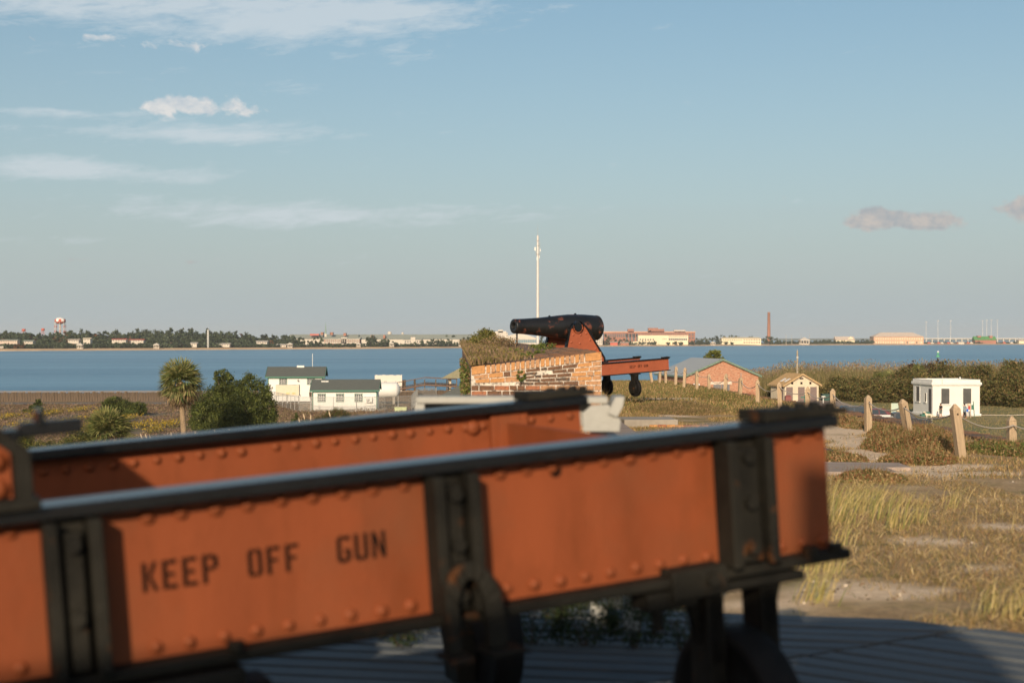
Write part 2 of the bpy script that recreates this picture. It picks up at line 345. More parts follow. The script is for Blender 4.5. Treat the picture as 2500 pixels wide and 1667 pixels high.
# far shore
SH = [(-3000, 1150), *[((px - 1250) / F * d, d) for px, d in ((0, 1319), (420, 1424), (760, 1560), (1100, 1721), (1470, 2083), (1940, 2474), (2500, 2827))], (3200, 3600)]
def shore_y(x): return float(np.interp(x, [p[0] for p in SH], [p[1] for p in SH]))
def shore_D(px):                          # distance of the far waterline in the direction of a photo column
    lo, hi = 800., 5000.
    for _ in range(40):
        m_ = (lo + hi) / 2
        if shore_y((px - 1250) / F * m_) > m_: lo = m_
        else: hi = m_
    return lo
SAND = mat('far_beach_sand', (.66, .44, .24), rough=.9, var=.15, vs=.02, bump=0, col2=(.35, .23, .12), c2pos=(.55, .7))
FARG = mat('far_ground', (.15, .13, .07), rough=.95, var=.3, vs=.02, bump=0)
X = np.concatenate([[-3000], np.arange(-1000, 1500, 20), [3200]])
V = []; 
for k, (dy, z) in enumerate(((0, SEA - .5), (4, SEA + .15), (18, -10.2), (45, -9.45))):
    V += [(x, shore_y(x) + dy + 3 * math.sin(x * .02 + 1.3 * k) * (k < 3), z) for x in X]
n = len(X); Fc = [(j * n + i, j * n + i + 1, (j + 1) * n + i + 1, (j + 1) * n + i) for j in range(3) for i in range(n - 1)]
struct(finish('far_beach', npmesh('far_beach', V, Fc, None, True), SAND))
V = [(x, shore_y(x) + 45, -9.45) for x in X] + [(x * 1.2, shore_y(x) + 900, -9.2) for x in X]
Fc = [(i, i + 1, n + i + 1, n + i) for i in range(n - 1)]
struct(finish('far_land', npmesh('far_land', V, Fc), FARG))

# ------------------------------------------------------------------ rampart with terreplein
def zr(y): return np.interp(y, [-20, 8, 12, 18, 25, 40, 60, 95], [-1.64, -1.62, -1.72, -1.92, -2.13, -2.27, -2.46, -2.80])
def ell(px, py, rx, ry, zz=-2.05):        # an oval patch on the terreplein, in metres
    d = -zz * F / (py - HY); return ((px - 1250) / F * d, d, rx / F * d, ry * d * d / (-zz * F))
PATCH = [ell(2070, 1075, 75, 40, -2.16), ell(2140, 1115, 70, 32, -2.14), ell(2250, 1165, 170, 20, -2.1), ell(2010, 1040, 60, 26, -2.2), ell(2330, 1150, 80, 10, -2.1), ell(2060, 1045, 70, 22, -2.2), ell(2300, 1330, 110, 20, -1.75), ell(2450, 1290, 80, 16, -1.78),
         ell(2100, 1460, 170, 26, -1.65), ell(1700, 965, 120, 4, -2.3), ell(1850, 1030, 60, 8, -2.2), ell(2380, 1385, 90, 10, -1.7), ell(1640, 1010, 60, 4, -2.25), ell(1900, 1480, 120, 14, -1.63),
         ell(2250, 1450, 120, 12, -1.65)]
def sandm(x, y):
    s = np.zeros_like(np.asarray(x, float))
    for a, b, c, d in PATCH: s = np.maximum(s, np.exp(-(((x - a) / c) ** 2 + ((y - b) / d) ** 2)))
    s = s * 1.25 + .9 * (vnoise(x, y, .9, 5) - .5) + .5 * (vnoise(x, y, .3, 6) - .5)
    return np.clip((s - .32) * 2.6, 0, 1)
def rz_(x, y):
    z = zr(y) + .05 * (vnoise(x, y, 1.7, 3) - .5) + .025 * (vnoise(x, y, .5, 4) - .5)
    z += .12 * np.exp(-(((x - 8.2) / 1.0) ** 2 + ((y - 27) / 4.0) ** 2))
    return z
GRD = D.materials.new('sandy_grass_ground'); GRD.use_nodes = True; t = GRD.node_tree; t.nodes.clear()
co = nd(t, 'ShaderNodeTexCoord').outputs['Object']
nA = nd(t, 'ShaderNodeTexNoise', ins={'Vector': co, 'Scale': 1.1, 'Detail': 8, 'Roughness': .7}).outputs['Fac']
nB = nd(t, 'ShaderNodeTexNoise', ins={'Vector': co, 'Scale': 14, 'Detail': 6, 'Roughness': .7}).outputs['Fac']
gr = ramp(t, nA, [(.35, (.36, .24, .125)), (.5, (.50, .34, .18)), (.62, (.25, .20, .075))])
gr = mixc(t, ramp(t, nB, [(.4, g(0)), (.7, g(.6))]), gr, (.12, .085, .05, 1))
sa = ramp(t, nB, [(.3, (.60, .43, .28)), (.7, (.86, .66, .45))])
at_ = nd(t, 'ShaderNodeAttribute', attribute_name='tint').outputs['Color']
sfac = nd(t, 'ShaderNodeSeparateColor', ins={0: at_}).outputs[0]
cc = mixc(t, sfac, gr, sa)
p_ = nd(t, 'ShaderNodeBsdfPrincipled', ins={'Base Color': cc, 'Roughness': .95, 'Specular IOR Level': .2})
p_.inputs['Normal'].default_value = (0, 0, 0)
t.links.new(nd(t, 'ShaderNodeBump', ins={'Strength': .9, 'Distance': .04, 'Height': nB}).outputs[0], p_.inputs['Normal'])
t.links.new(p_.outputs[0], nd(t, 'ShaderNodeOutputMaterial').inputs[0])
def tf(x, y): s = sandm(x, y); return np.stack([s, s, s], 1)
Yg = np.concatenate([np.arange(13.0, 45, .3), np.arange(45, 95.01, .8)])
struct(grid('terreplein', np.arange(1.0, 10.41, .2), Yg, rz_, GRD, -9.6, tintf=tf))
struct(grid('terreplein', np.arange(-12.6, 10.41, .2), np.arange(-9, 13.01, .25), lambda x, y: rz_(x, y) - (.12 * (y < 7.2) * (x < 2.3)), GRD, -9.6, tintf=tf))
WALLB = mat('scarp_brick', (.30, .14, .075), rough=.95, var=.4, vs=2, bump=.6, bs=10, stretch=(1, 1, 3), col2=(.10, .07, .05), c2pos=(.5, .65))
o = MB(); o.box(10.43, 10.6, -9, 95, -9.7, -2.75); o.box(-12.8, -12.63, -9, 13.2, -9.7, -1.9)
struct(o.build('scarp_wall', WALLB))

# banquette and pavement beside the parapet
b = MB(); b.prism_z([(1.30, 20.5), (2.45, 20.5), (2.30, 44), (.95, 44)], -2.6, -1.80); struct(b.build('banquette', PAVE, bevel=.02))
b = MB(); b.prism_z([(2.0, 13.2), (4.2, 15), (4.5, 20), (4.9, 27), (4.3, 29.5), (3.2, 24), (2.5, 19)], -2.35, -1.98); struct(b.build('stone_pavement', PAVE, bevel=.02))
blk = MB(); p = at(1590, 1028, 36.5); blk.box(-.75, .62, -.25, 1.1, 0, .30)
r = thing('concrete_block', 'low concrete block half in shadow on the ground right of the brick parapet', 'concrete block', (p.x, 36.2, -2.34), .05); blk.build('block', CONC, r, bevel=.02)
# kerb of tile red bricks on the ground in the middle
r = thing('brick_kerb', 'short low row of orange bricks laid flat in the grass beyond the carriage', 'brick kerb', (5.0, 35.6, float(rz_(4.5, 35.6)) + .02))
bb = MB().box(-.1, .1, -.05, .05, -.04, .05).mesh('brick'); bb.materials.append(BR[0])
bb2 = bb.copy(); bb2.materials.clear(); bb2.materials.append(BR[2])
for k in range(-4, 5): inst('brick', bb if k % 3 else bb2, r, (k * .215 - .6, .02 * math.sin(k), random.uniform(-.01, .01)), (0, 0, random.uniform(-.05, .05)))

# brick coping along the landward edge
r = thing('brick_coping', 'long row of dark weathered bricks on edge capping the far side of the terreplein', 'brick coping', (10.3, 30, 0))
cb = [MB().box(-.32, .22, -.048, .048, -.10, .06).mesh('brick', jit=.006) for _ in range(4)]
for k, m_ in enumerate(cb): m_.materials.append([BR[4], BR[3], BR[4], BR[3]][k])
y = 22.0; k = 0
while k < 290:
    z = float(zr(y)) + .015
    inst('brick', random.choice(cb), r, (random.uniform(-.04, .04), y - 30, z + random.uniform(-.03, .02)), (random.uniform(-.06, .06), random.uniform(-.04, .04), random.uniform(-.07, .07))); y += .107; k += 1
q = MB()
while y < 94:
    q.box(-.3 + random.uniform(-.05, .05), .22, y - 30, y - 29.84, float(zr(y)) - .1, float(zr(y)) + .03 + random.uniform(-.03, .03)); y += .17
stuff(q.build('brick_row', BR[4], r))

# ------------------------------------------------------------------ timber gun platform
DECK = -1.5
pf = struct(D.objects.new('gun_platform', None)); COL.objects.link(pf); pf.location = (0, 5, DECK)
def clip(poly, a, b, c):                  # keep a*x+b*y<=c
    out = []
    for i in range(len(poly)):
        p, q = poly[i], poly[(i + 1) % len(poly)]; dp = a * p[0] + b * p[1] - c; dq = a * q[0] + b * q[1] - c
        if dp <= 0: out.append(p)
        if dp * dq < 0: s = dp / (dp - dq); out.append((p[0] + s * (q[0] - p[0]), p[1] + s * (q[1] - p[1])))
    return out
n1_, c1_ = (.18, .984), .18 * 1.3 + .984 * 7.77; n2_, c2_ = (.60, .80), .60 * 2.44 + .80 * 7.36; n0 = (-.32, .947); c0 = -.32 * -.9 + .947 * 7.95
sn = (-.54, .84); sc_ = -.54 * 2.41 + .84 * 7.40      # seam line
pitch = .165
def planks(nrm, cmax, count, keep):
    d = (nrm[1], -nrm[0])
    for k in range(count):
        hi = cmax - k * pitch; lo = hi - pitch + .042
        ctr = (nrm[0] * hi, nrm[1] * hi)
        P = [(nrm[0] * c + d[0] * s, nrm[1] * c + d[1] * s) for c, s in ((lo, -9), (lo, 9), (hi, 9), (hi, -9))]
        for a, b_, c in keep: P = clip(P, a, b_, c) if P else P
        if len(P) < 3: continue
        ar = abs(sum(P[i][0] * P[(i + 1) % len(P)][1] - P[(i + 1) % len(P)][0] * P[i][1] for i in range(len(P)))) / 2
        if ar < .02: continue
        # butt joints
        m_ = MB(); dz = random.uniform(-.004, .004); cx = sum(p[0] for p in P) / len(P); cy = sum(p[1] for p in P) / len(P)
        # lay the board in its own frame so that the grain runs along it
        ang = math.atan2(d[1], d[0]); ca, sa_ = math.cos(-ang), math.sin(-ang)
        m_.prism_z([((x - cx) * ca - (y - cy) * sa_, (x - cx) * sa_ + (y - cy) * ca) for x, y in P], -.05, dz)
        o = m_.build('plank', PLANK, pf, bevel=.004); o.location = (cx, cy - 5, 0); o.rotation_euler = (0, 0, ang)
bound = [(-1, 0, 6.5), (0, -1, -.6)]
planks(n1_, c1_, 46, [(-sn[0], -sn[1], -sc_ - .024), (n2_[0], n2_[1], c2_), (n0[0], n0[1], c0)] + bound)
planks(n2_, c2_, 46, [(sn[0], sn[1], sc_ - .024), (n1_[0], n1_[1], c1_ + .4)] + bound)
q = MB(); q.prism_z([(-6, 1), (2.2, 1), (4.6, 3.6), (2.38, 7.27), (1.3, 7.68), (-.9, 7.85), (-6, 6)], -1.75, -1.555)
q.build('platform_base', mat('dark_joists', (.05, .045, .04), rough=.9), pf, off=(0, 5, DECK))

# ------------------------------------------------------------------ gun carriages
LET = {  # stencil strokes in a 5 x 9 cell (x0,x1,z0,z1)
    'K': [(0, 1.4, 0, 9)], 'E': [(0, 1.4, 0, 9), (1.7, 4.4, 7.7, 9), (1.7, 3.6, 3.9, 5.1), (1.7, 4.4, 0, 1.3)],
    'P': [(0, 1.4, 0, 9), (1.7, 3.6, 7.7, 9), (3.4, 4.9, 4.6, 8.4), (1.7, 3.6, 3.9, 5.1)],
    'O': [(0, 1.4, .7, 8.3), (3.3, 4.7, .7, 8.3), (.7, 2.1, 7.7, 9), (2.6, 4.0, 7.7, 9), (.7, 2.1, 0, 1.3), (2.6, 4.0, 0, 1.3)],
    'F': [(0, 1.4, 0, 9), (1.7, 4.4, 7.7, 9), (1.7, 3.6, 3.9, 5.1)],
    'G': [(0, 1.4, .7, 8.3), (.8, 2.3, 7.7, 9), (2.6, 4.6, 7.4, 8.9), (.8, 2.3, 0, 1.3), (3.3, 4.7, .6, 4.1), (2.5, 4.7, 3.4, 4.4), (2.4, 3.6, 0, 1.3)],
    'U': [(0, 1.4, .8, 9), (3.3, 4.7, .8, 9), (.8, 2.2, 0, 1.3), (2.5, 3.9, 0, 1.3)],
    'N': [(0, 1.3, 0, 9), (3.5, 4.8, 0, 9)]}
DIAG = {'K': [((1.7, 4.7), (3.2, 9), (4.6, 9), (2.9, 4.7)), ((1.7, 4.4), (2.9, 4.4), (4.8, 0), (3.4, 0))], 'N': [((1.4, 8.6), (1.4, 5.9), (3.4, .4), (3.4, 3.2))]}
def word(w, x0, z0, h, cw, y):
    m = MB(); s = h / 9
    for i, ch in enumerate(w):
        bx = x0 + i * cw
        for a, b_, c, d in LET[ch]: m.box(bx + a * s, bx + b_ * s, y, y + .0015, z0 + c * s, z0 + d * s)
        for q in DIAG.get(ch, []): m.prism([(bx + a * s, z0 + c * s) for a, c in q], y, y + .0015)
    return m
def rivet_mesh(r, h, m):
    b = MB(); b.lathe([(0, r), (h * .55, r * .9), (h * .9, r * .55), (h, .001)], (0, 0, 0), (0, -1, 0), n=12); me = b.mesh('rivet', True); me.materials.append(m); return me
RIV = rivet_mesh(.019, .014, ORANGE); RIVF = rivet_mesh(.019, .014, ORANGE)
def stiffener(m, x0, x1, yf, sgn, z0=-.40, z1=0.0, depth=.10):
    """channel of two plates standing off the web; sgn -1 towards the viewer"""
    y0, y1 = sorted((yf, yf + sgn * depth)); t_ = .035
    m.box(x0, x0 + t_, y0, y1, z0, z1); m.box(x1 - t_, x1, y0, y1, z0, z1)
    ya, yb = sorted((yf, yf + sgn * .03)); m.box(x0 + t_, x1 - t_, ya, yb, z0, z1)
    return m
def chassis(root, length, near=True, legx=-.38, leg=.79, gauge=1.74, orange=ORANGE, legs=None):
    Lx = -length
    for k, yy in enumerate((0.0, gauge)):
        # web is .02 thick behind plane y=yy
        wb = MB().box(Lx, 0, yy, yy + .022, -.40, 0).build('rail_web', orange, root)
        fl = MB().box(Lx, .012, yy - .065, yy + .085, .004, .042); fl.build('top_flange', DARKM, root, bevel=.006)
        fl = MB().box(Lx, .035, yy - .062, yy + .082, -.434, -.402); fl.build('bottom_flange', DARKM if not near else OLIVE, root, bevel=.006)
        # stop block with bolts
        sb = MB(); sb.prism([(-.278, .044), (-.278, .083), (.045, .064), (.045, .046)], yy - .07, yy + .09)
        for bx in (-.11, -.05, .005): sb.cyl((bx, yy - .03, .06), (bx, yy - .03, .083), .02, n=8); sb.cyl((bx, yy + .06, .06), (bx, yy + .06, .083), .02, n=8)
        sb.build('stop_block', OLIVE, root, bevel=.004)
    # cross plate between the rails
    MB().box(-.372, -.35, .023, gauge - .001, -.38, -.045).build('cross_plate', orange, root)
    MB().box(-.40, -.30, .023, gauge - .001, -.438, -.40).build('cross_angle', OLIVE, root)
    # legs with fork and wheel, at each rail
    for yy in (0.0, gauge):
        for lx in (legs or (legx if yy == 0 else legx - .15,)):
            fk = MB(); yc = yy + .01; zb = -.444
            fk.box(lx - .20, lx + .22, yc - .08, yc + .08, zb - .03, zb)
            for s, xx in ((-1, lx - .115), (1, lx + .09)):
                fk.box(xx - .03, xx + .03, yc - .06, yc + .06, zb - leg + .17, zb - .035)
                fk.add([(xx - .03, yc - .06, zb - .04), (xx + .03, yc - .06, zb - .04), (xx + .03 , yc - .06, zb - .25), (xx - .03, yc - .06, zb - .25)], [(0, 1, 2, 3)])
                fk.prism([(xx + s * .03, zb - .035), (xx + s * .08, zb - .035), (xx + s * .03, zb - .20)], yc - .02, yc + .02)
                fk.box(xx - .045, xx + .045, yc - .075, yc + .075, zb - leg + .12, zb - leg + .36)
            if not near: fk.box(lx - .10, lx + .08, yc - .10, yc + .10, zb - leg + .30, zb - .031)
            fk.build('fork', OLIVE, root, bevel=.008)
            wl = MB(); R_ = .315; zc = zb - leg + R_
            wl.lathe([(-.062, .07), (-.062, .12), (-.045, .12), (-.045, R_ - .06), (-.062, R_ - .04), (-.062, R_ - .006), (-.056, R_), (.056, R_), (.062, R_ - .006), (.062, R_ - .04), (.045, R_ - .06), (.045, .12), (.062, .12), (.062, .07)],
                     (lx - .012, yc, zc), (1, 0, 0), n=40)
            wl.cyl((lx - .11, yc, zc), (lx + .14, yc, zc), .07, n=16)
            wl.build('wheel', mat('wheel_iron', (.011, .010, .0095), rough=.7, var=.4, vs=4, bump=.2, col2=(.035, .02, .012), c2pos=(.6, .8), spec=.15), root)
    return root

def frame(e1, origin):
    e1 = Vector(e1).normalized(); v = Vector((-e1.y, e1.x, 0)).normalized(); w = e1.cross(v)
    M = Matrix((e1, v, w)).transposed().to_4x4(); M.translation = Vector(origin); return M
def lm(a, b_, c): return (a, b_, c)

# --- near carriage
NM = frame(((8700 - 1250) / F, 1, (HY - 240) / F), (1.0332, 4.7081, -.2915))
near = thing('gun_carriage', 'orange riveted gun carriage rails with black flanges lettered KEEP OFF GUN filling the foreground', 'gun carriage', M=NM)
chassis(near, 5.2)
MB().box(-5.2, -5.17, .023, 1.739, -.38, -.045).build('cross_plate', ORANGE, near)
for x0, x1 in ((-.445, -.27), (-1.433, -1.29), (-2.49, -2.345), (-3.5, -3.35)):
    stiffener(MB(), x0, x1, -.001, -1).build('stiffener', OLIVE, near, bevel=.006)
    # inner bar and its bolts
    q = MB(); q.box(x0 + .048, x1 - .05, -.075, -.031, -.39, -.03)
    q.build('stiffener_bar', OLIVE, near, bevel=.005)
    for z in (-.055, -.20, -.345) if x0 > -2 else (-.06, -.25):
        MB().cyl(((x0 + x1) / 2 - .005, -.074, z), ((x0 + x1) / 2 - .005, -.098, z), .021, n=8).build('bolt', OLIVE, near)
    if x0 > -1: stiffener(MB(), x0, x1, 1.739, -1, depth=.03).build('stiffener', ORANGE, near, bevel=.004)
# rivets, top and bottom rows of the three panels
def rows(xa, xb, n, yy, zs):
    for z in zs:
        for k in range(n): sc__ = random.uniform(.9, 1.12); inst('rivet', RIV, near, (xa + (xb - xa) * k / (n - 1) + random.uniform(-.003, .003), yy, z + random.uniform(-.002, .002)), (0, random.uniform(0, 3), 0), (sc__, sc__ * random.uniform(.8, 1.15), sc__))
rows(-1.186, -.483, 9, -.0005, (-.022, -.366)); rows(-2.218, -1.49, 9, -.0005, (-.022, -.370)); rows(-.20, -.03, 3, -.0005, (-.020, -.372)); rows(-3.28, -2.56, 9, -.0005, (-.022, -.370))
rows(-1.38, -.47, 12, 1.7395, (-.045,)); rows(-2.36, -1.52, 11, 1.7395, (-.045,)); rows(-.24, -.05, 3, 1.7395, (-.045,))
for x in (-.52,): inst('rivet', RIV, near, (x, 1.7395, -.05), sc=(1.8, 1.8, 1.8))
MB().cyl((-1.0, -.001, -.035), (-1.0, .003, -.035), .02, n=12).build('open_bolt_hole', STENC, near)
word('KEEP', -2.240, -.222, .078, .0535, -.0016).build('stencil_word', STENC, near)
word('OFF', -1.955, -.222, .076, .053, -.0016).build('stencil_word', STENC, near)
word('GUN', -1.700, -.219, .076, .052, -.0016).build('stencil_word', STENC, near)
# arch shaped hanger under the middle stiffener
h = MB(); xa, xb = -1.44, -1.285
pts_o = [(xa + .005, -.50), (xa + .005, -.31), (xa + .03, -.265), (xa + .06, -.245), (xb - .05, -.245), (xb - .015, -.27), (xb + .02, -.33), (xb + .035, -.42), (xb + .035, -.50)]
pts_i = [(xa + .045, -.50), (xa + .045, -.36), (xa + .058, -.315), (xa + .075, -.295), (xb - .06, -.295), (xb - .045, -.315), (xb - .03, -.36), (xb - .025, -.42), (xb - .025, -.50)]
for a, b_, c, d in zip(pts_o[:-1], pts_o[1:], pts_i[1:], pts_i[:-1]): h.prism([a, b_, c, d], -.135, -.09)
h.prism([(xa - .01, -.515), (xa + .06, -.515), (xa + .06, -.50), (xa - .01, -.50)], -.19, -.06); h.prism([(xb - .04, -.515), (xb + .09, -.515), (xb + .06, -.498), (xb - .04, -.498)], -.19, -.06)
h.build('hanger', OLIVE, near, bevel=.006)
# jack bracket left of the right leg and the block under the left end
q = MB(); q.box(-.74, -.56, -.06, .06, -.50, -.442); q.box(-.66, -.46, -.08, .07, -.475, -.38); q.cyl((-.70, -.04, -.50), (-.70, -.04, -.56), .02, n=8); q.cyl((-.52, -.1, -.42), (-.52, -.06, -.42), .024, n=8)
q.build('bracket', OLIVE, near, bevel=.01)
MB().cyl((-.12, -.05, -.403), (-.12, -.05, -.375), .028, n=10).build('bolt', OLIVE, near); MB().cyl((-.02, -.05, -.403), (-.02, -.05, -.378), .024, n=10).build('bolt', OLIVE, near)
q = MB(); q.box(-2.6, -2.0, -.09, .12, -.56, -.445); q.box(-2.16, -1.92, -.05, .1, -.64, -.5); q.cyl((-2.02, -.07, -.40), (-2.02, -.07, -.375), .025, n=8); q.build('transom_beam', OLIVE, near, bevel=.01)
# upper carriage standing on the rails, its rear edge in view at the left
for yy in (-.03, 1.71):
    pl = MB(); pl.prism([(-2.55, .060), (-3.9, .060), (-3.9, .9), (-3.3, .9), (-2.55, .20)], yy + .01, yy + .04); pl.build('cheek_plate', ORANGE, near)
    e = MB(); e.box(-2.545, -2.505, yy - .06, yy + .09, .044, .19); e.box(-3.9, -2.49, yy - .075, yy + .11, .043, .07)
    e.prism([(-2.505, .19), (-2.56, .240), (-3.28, .945), (-3.32, .905), (-2.585, .215), (-2.545, .18)], yy - .055, yy + .085)
    e.build('cheek_flange', OLIVE, near, bevel=.005)
    for x, z in ((-2.585, .165), (-2.585, .095), (-2.82, .30), (-2.82, .12), (-3.0, .45), (-3.2, .65)):
        inst('rivet', RIV, near, (x, yy + .0095, z), sc=(1.45, 1.45, 1.45))
q = MB(); q.box(-2.52, -2.36, .02, .07, .215, .255); q.box(-2.475, -2.455, .0, .09, .25, .285); q.box(-2.60, -2.52, .0, .09, .212, .24); q.build('latch_bar', DARKM, near, bevel=.004)

# --- far cannon on its carriage
fe = Vector((.853, .522, .058)); FO = at(1632, 875.5, 52.0)
FMx = frame(fe, FO)
can = thing('cannon', 'large black and rust cannon on an orange iron carriage beyond the brick parapet', 'cannon', M=FMx)
OR2 = mat('orange_paint_aged', (.33, .085, .036), rough=.55, var=.12, vs=2.5, bump=.1, bs=30, col2=(.24, .055, .02), c2pos=(.55, .78))
chassis(can, 6.3, near=False, leg=.82, orange=OR2, legs=(-1.55, -5.2))
rv = MB()
for x in (-.28, -3.05, -.95 - 1.62):
    for z in (-.06, -.15, -.25, -.34): rv.lathe([(0, .022), (.012, .016), (.016, .001)], (x, -.0005, z), (0, -1, 0), n=8)
stuff(rv.build('rivet_rows', OR2, can))
word('KEEP', -1.76, -.235, .098, .068, -.002).build('stencil_word', STENC, can); word('OFF', -1.40, -.235, .098, .068, -.002).build('stencil_word', STENC, can); word('GUN', -1.13, -.235, .098, .068, -.002).build('stencil_word', STENC, can)
# cheeks
gc = .87; tx, tz = -3.80, 1.36
for yy, sg in ((.20, -1), (1.50, 1)):
    c = MB(); c.prism([(-4.50, .075), (-2.72, .075), (-2.72, .20), (-3.43, 1.33), (-3.60, 1.43), (-4.0, 1.43), (-4.14, 1.31)], yy, yy + .035); c.build('cheek_plate', OR2, can)
    e = MB(); w_ = .11
    for (a, b_), (c_, d_) in (((-4.50, .075), (-4.14, 1.31)), ((-4.14, 1.31), (-4.0, 1.44)), ((-2.72, .20), (-3.43, 1.33)), ((-2.72, .075), (-2.72, .20)), ((-3.43, 1.33), (-3.55, 1.43))):
        dx, dz = c_ - a, d_ - b_; l_ = math.hypot(dx, dz); nx, nz = -dz / l_ * .03, dx / l_ * .03
        e.prism([(a - nx, b_ - nz), (c_ - nx, d_ - nz), (c_ + nx, d_ + nz), (a + nx, b_ + nz)], yy + .017 - w_ / 2, yy + .017 + w_ / 2)
    e.box(-5.3, -2.6, yy + .017 - .09, yy + .017 + .09, .043, .085); e.build('cheek_flange', DARKM, can)
    r2 = MB(); yr = yy - .002 if sg < 0 else yy + .037
    for x, z in ((-4.0, 1.1), (-3.7, 1.08), (-3.45, 1.12), (-4.1, .85), (-3.75, .78), (-3.3, .88), (-4.2, .55), (-3.8, .5), (-3.35, .5), (-3.08, .55), (-4.25, .28), (-3.7, .24), (-3.2, .28), (-2.95, .33), (-2.85, .2), (-3.6, 1.30), (-3.97, 1.28)):
        r2.lathe([(0, .042), (.024, .03), (.03, .001)], (x, yr, z), (0, sg, 0), n=8)
    stuff(r2.build('rivet_rows', OR2, can))
q = MB(); q.box(-4.3, -4.26, .24, 1.5, .1, .75); q.prism([(-4.4, .09), (-2.9, .09), (-3.2, .45), (-4.1, .45)], .82, .92); q.build('transom', OR2, can)
# barrel, pointing along -x in the carriage frame; level in the world
inv = FMx.inverted().to_3x3(); bdir = inv @ Vector((-.853, -.522, .012)).normalized()
tc_ = Vector((tx, gc, tz)); 
prof = [(-1.42, .001), (-1.415, .12), (-1.40, .24), (-1.36, .36), (-1.30, .43), (-1.285, .445), (-1.25, .452), (-1.235, .44), (-1.1, .452), (-.75, .468), (-.35, .468), (0, .455), (.4, .415), (.8, .365), (1.15, .325), (1.5, .295), (1.85, .27), (2.12, .256), (2.22, .255), (2.24, .245), (2.24, .115), (2.23, .11), (1.4, .11), (1.4, .001)]
BARM = mat('rusted_barrel', (.010, .0095, .0095), rough=.42, var=.3, vs=1.5, bump=.25, bs=14, col2=(.16, .050, .028), c2pos=(.572, .64), spec=.5, detail=4)
bl = MB(); bl.lathe(prof, tc_, bdir, n=48); bl.build('barrel', BARM, can)
q = MB(); q.cyl(tc_ + Vector((0, -.72, 0)), tc_ + Vector((0, .72, 0)), .155, n=24); q.build('trunnion', DARKM, can, bevel=.01)
up = inv @ Vector((0, 0, 1))
q = MB(); q.box(-.03, .03, -.03, .03, 0, .05, Matrix.Translation(tc_ - bdir * .35 + up * .455)); q.box(-.025, .025, -.03, .03, 0, .045, Matrix.Translation(tc_ + bdir * .75 + up * .36)); q.build('sight_mount', DARKM, can)
q = MB(); mz = tc_ + bdir * 2.10 - up * .25; q.cyl(mz, mz - up * .50, .03, n=6); q.build('muzzle_rod', DARKM, can)
cp = MB()
for yy in (.17, 1.50): cp.lathe([(0, .22), (.09, .22)], tc_ + Vector((0, yy - gc - .03, .0)), (0, 1, 0), n=20)
cp.build('trunnion_cap', DARKM, can)

# ------------------------------------------------------------------ brick parapet
xl, xr_, YW = -.576, 1.26, 20.0; zl, zr_ = -.395, -.185
par = thing('brick_parapet', 'old brick parapet end wall with white mortar and weeds on its sloping top', 'brick wall', (0.3, YW, -2.1))
OFF = (0.3, YW, -2.1)
body = MB()
ysec = [(YW + .06, xl + .01, xr_ - .01), (30, -.98, 1.07), (40, -1.36, .88), (50, -1.73, .68), (60, -2.1, .5), (72, -2.5, .25)]
sec = []
for y, a, b_ in ysec: sec.append([(a, y, -9.6), (a, y, zl - .015), (b_, y, zr_ - .015), (b_, y, -2.6)])
vs = [p for s_ in sec for p in s_]; fs = [(0, 1, 2, 3), tuple(4 * (len(sec) - 1) + k for k in (3, 2, 1, 0))]
for k in range(len(sec) - 1):
    for j in range(4): a = 4 * k + j; b_ = 4 * k + (j + 1) % 4; fs.append((a, b_, b_ + 4, a + 4))
body.add(vs, fs); body.build('wall_core', mat('old_parapet_brickwork', (.20, .12, .075), rough=.95, var=.4, vs=3.5, bump=1.0, bs=9, bdist=.05, stretch=(1, 2.5, 3), col2=(.09, .065, .05), c2pos=(.5, .65)), par, off=OFF)
def ztop(x): return zl + (zr_ - zl) * (x - xl) / (xr_ - xl)
mo = MB(); mo.prism([(xl, -2.2), (xr_, -2.2), (xr_, zr_ - .02), (xl, zl - .02)], YW + .012, YW + .058); mo.build('mortar_bed', MORTAR, par, off=OFF)
def brick_poly(P, m_, y0=0.0, dep=.05):
    cx = sum(p[0] for p in P) / 4; cz = sum(p[1] for p in P) / 4; j = lambda: random.uniform(-.0035, .0035)
    q = MB(); f_ = random.uniform(-.008, .004)
    a = [(x - cx + j(), z - cz + j()) for x, z in P]; ins = [(x * .94, z * .88) for x, z in a]
    vs = [(x, 0, z) for x, z in ins] + [(x, .008, z) for x, z in a] + [(x, dep, z) for x, z in a]
    fs = [(0, 1, 2, 3)] + [(k, k + 4, (k + 1) % 4 + 4, (k + 1) % 4) for k in range(4)] + [(k + 4, k + 8, (k + 1) % 4 + 8, (k + 1) % 4 + 4) for k in range(4)]
    q.add(vs, fs); o = q.build('brick', m_, par); o.location = (cx - OFF[0], y0 + f_ - OFF[1], cz - OFF[2]); return o
def bmat(x, z, top=False):
    r_ = random.random()
    if top: return BR[0] if r_ < .6 else BR[1]
    edge = x > .78 or x < xl + .30
    if z < -.72: return BR[1] if (x > .3 and r_ < .75) else (BR[2] if r_ < .5 else BR[4])
    if edge and z > -.8: return BR[0] if r_ < .35 else BR[1] if r_ < .85 else BR[4]
    return BR[3] if r_ < .48 else BR[4] if r_ < .88 else BR[1]
g_ = .012
# sloping row of bricks on edge
x = xl; k = 0; sh = .115
while x < xr_ - .02:
    wd = .205 if (k == 0 or x > xr_ - .24) else .0655
    x2 = min(x + wd, xr_)
    if xr_ - x2 < .06: x2 = xr_
    brick_poly([(x + g_ / 2, ztop(x) - sh), (x2 - g_ / 2, ztop(x2) - sh), (x2 - g_ / 2, ztop(x2)), (x + g_ / 2, ztop(x))], bmat(x, 0, True), YW - .006)
    x = x2 + .004; k += 1
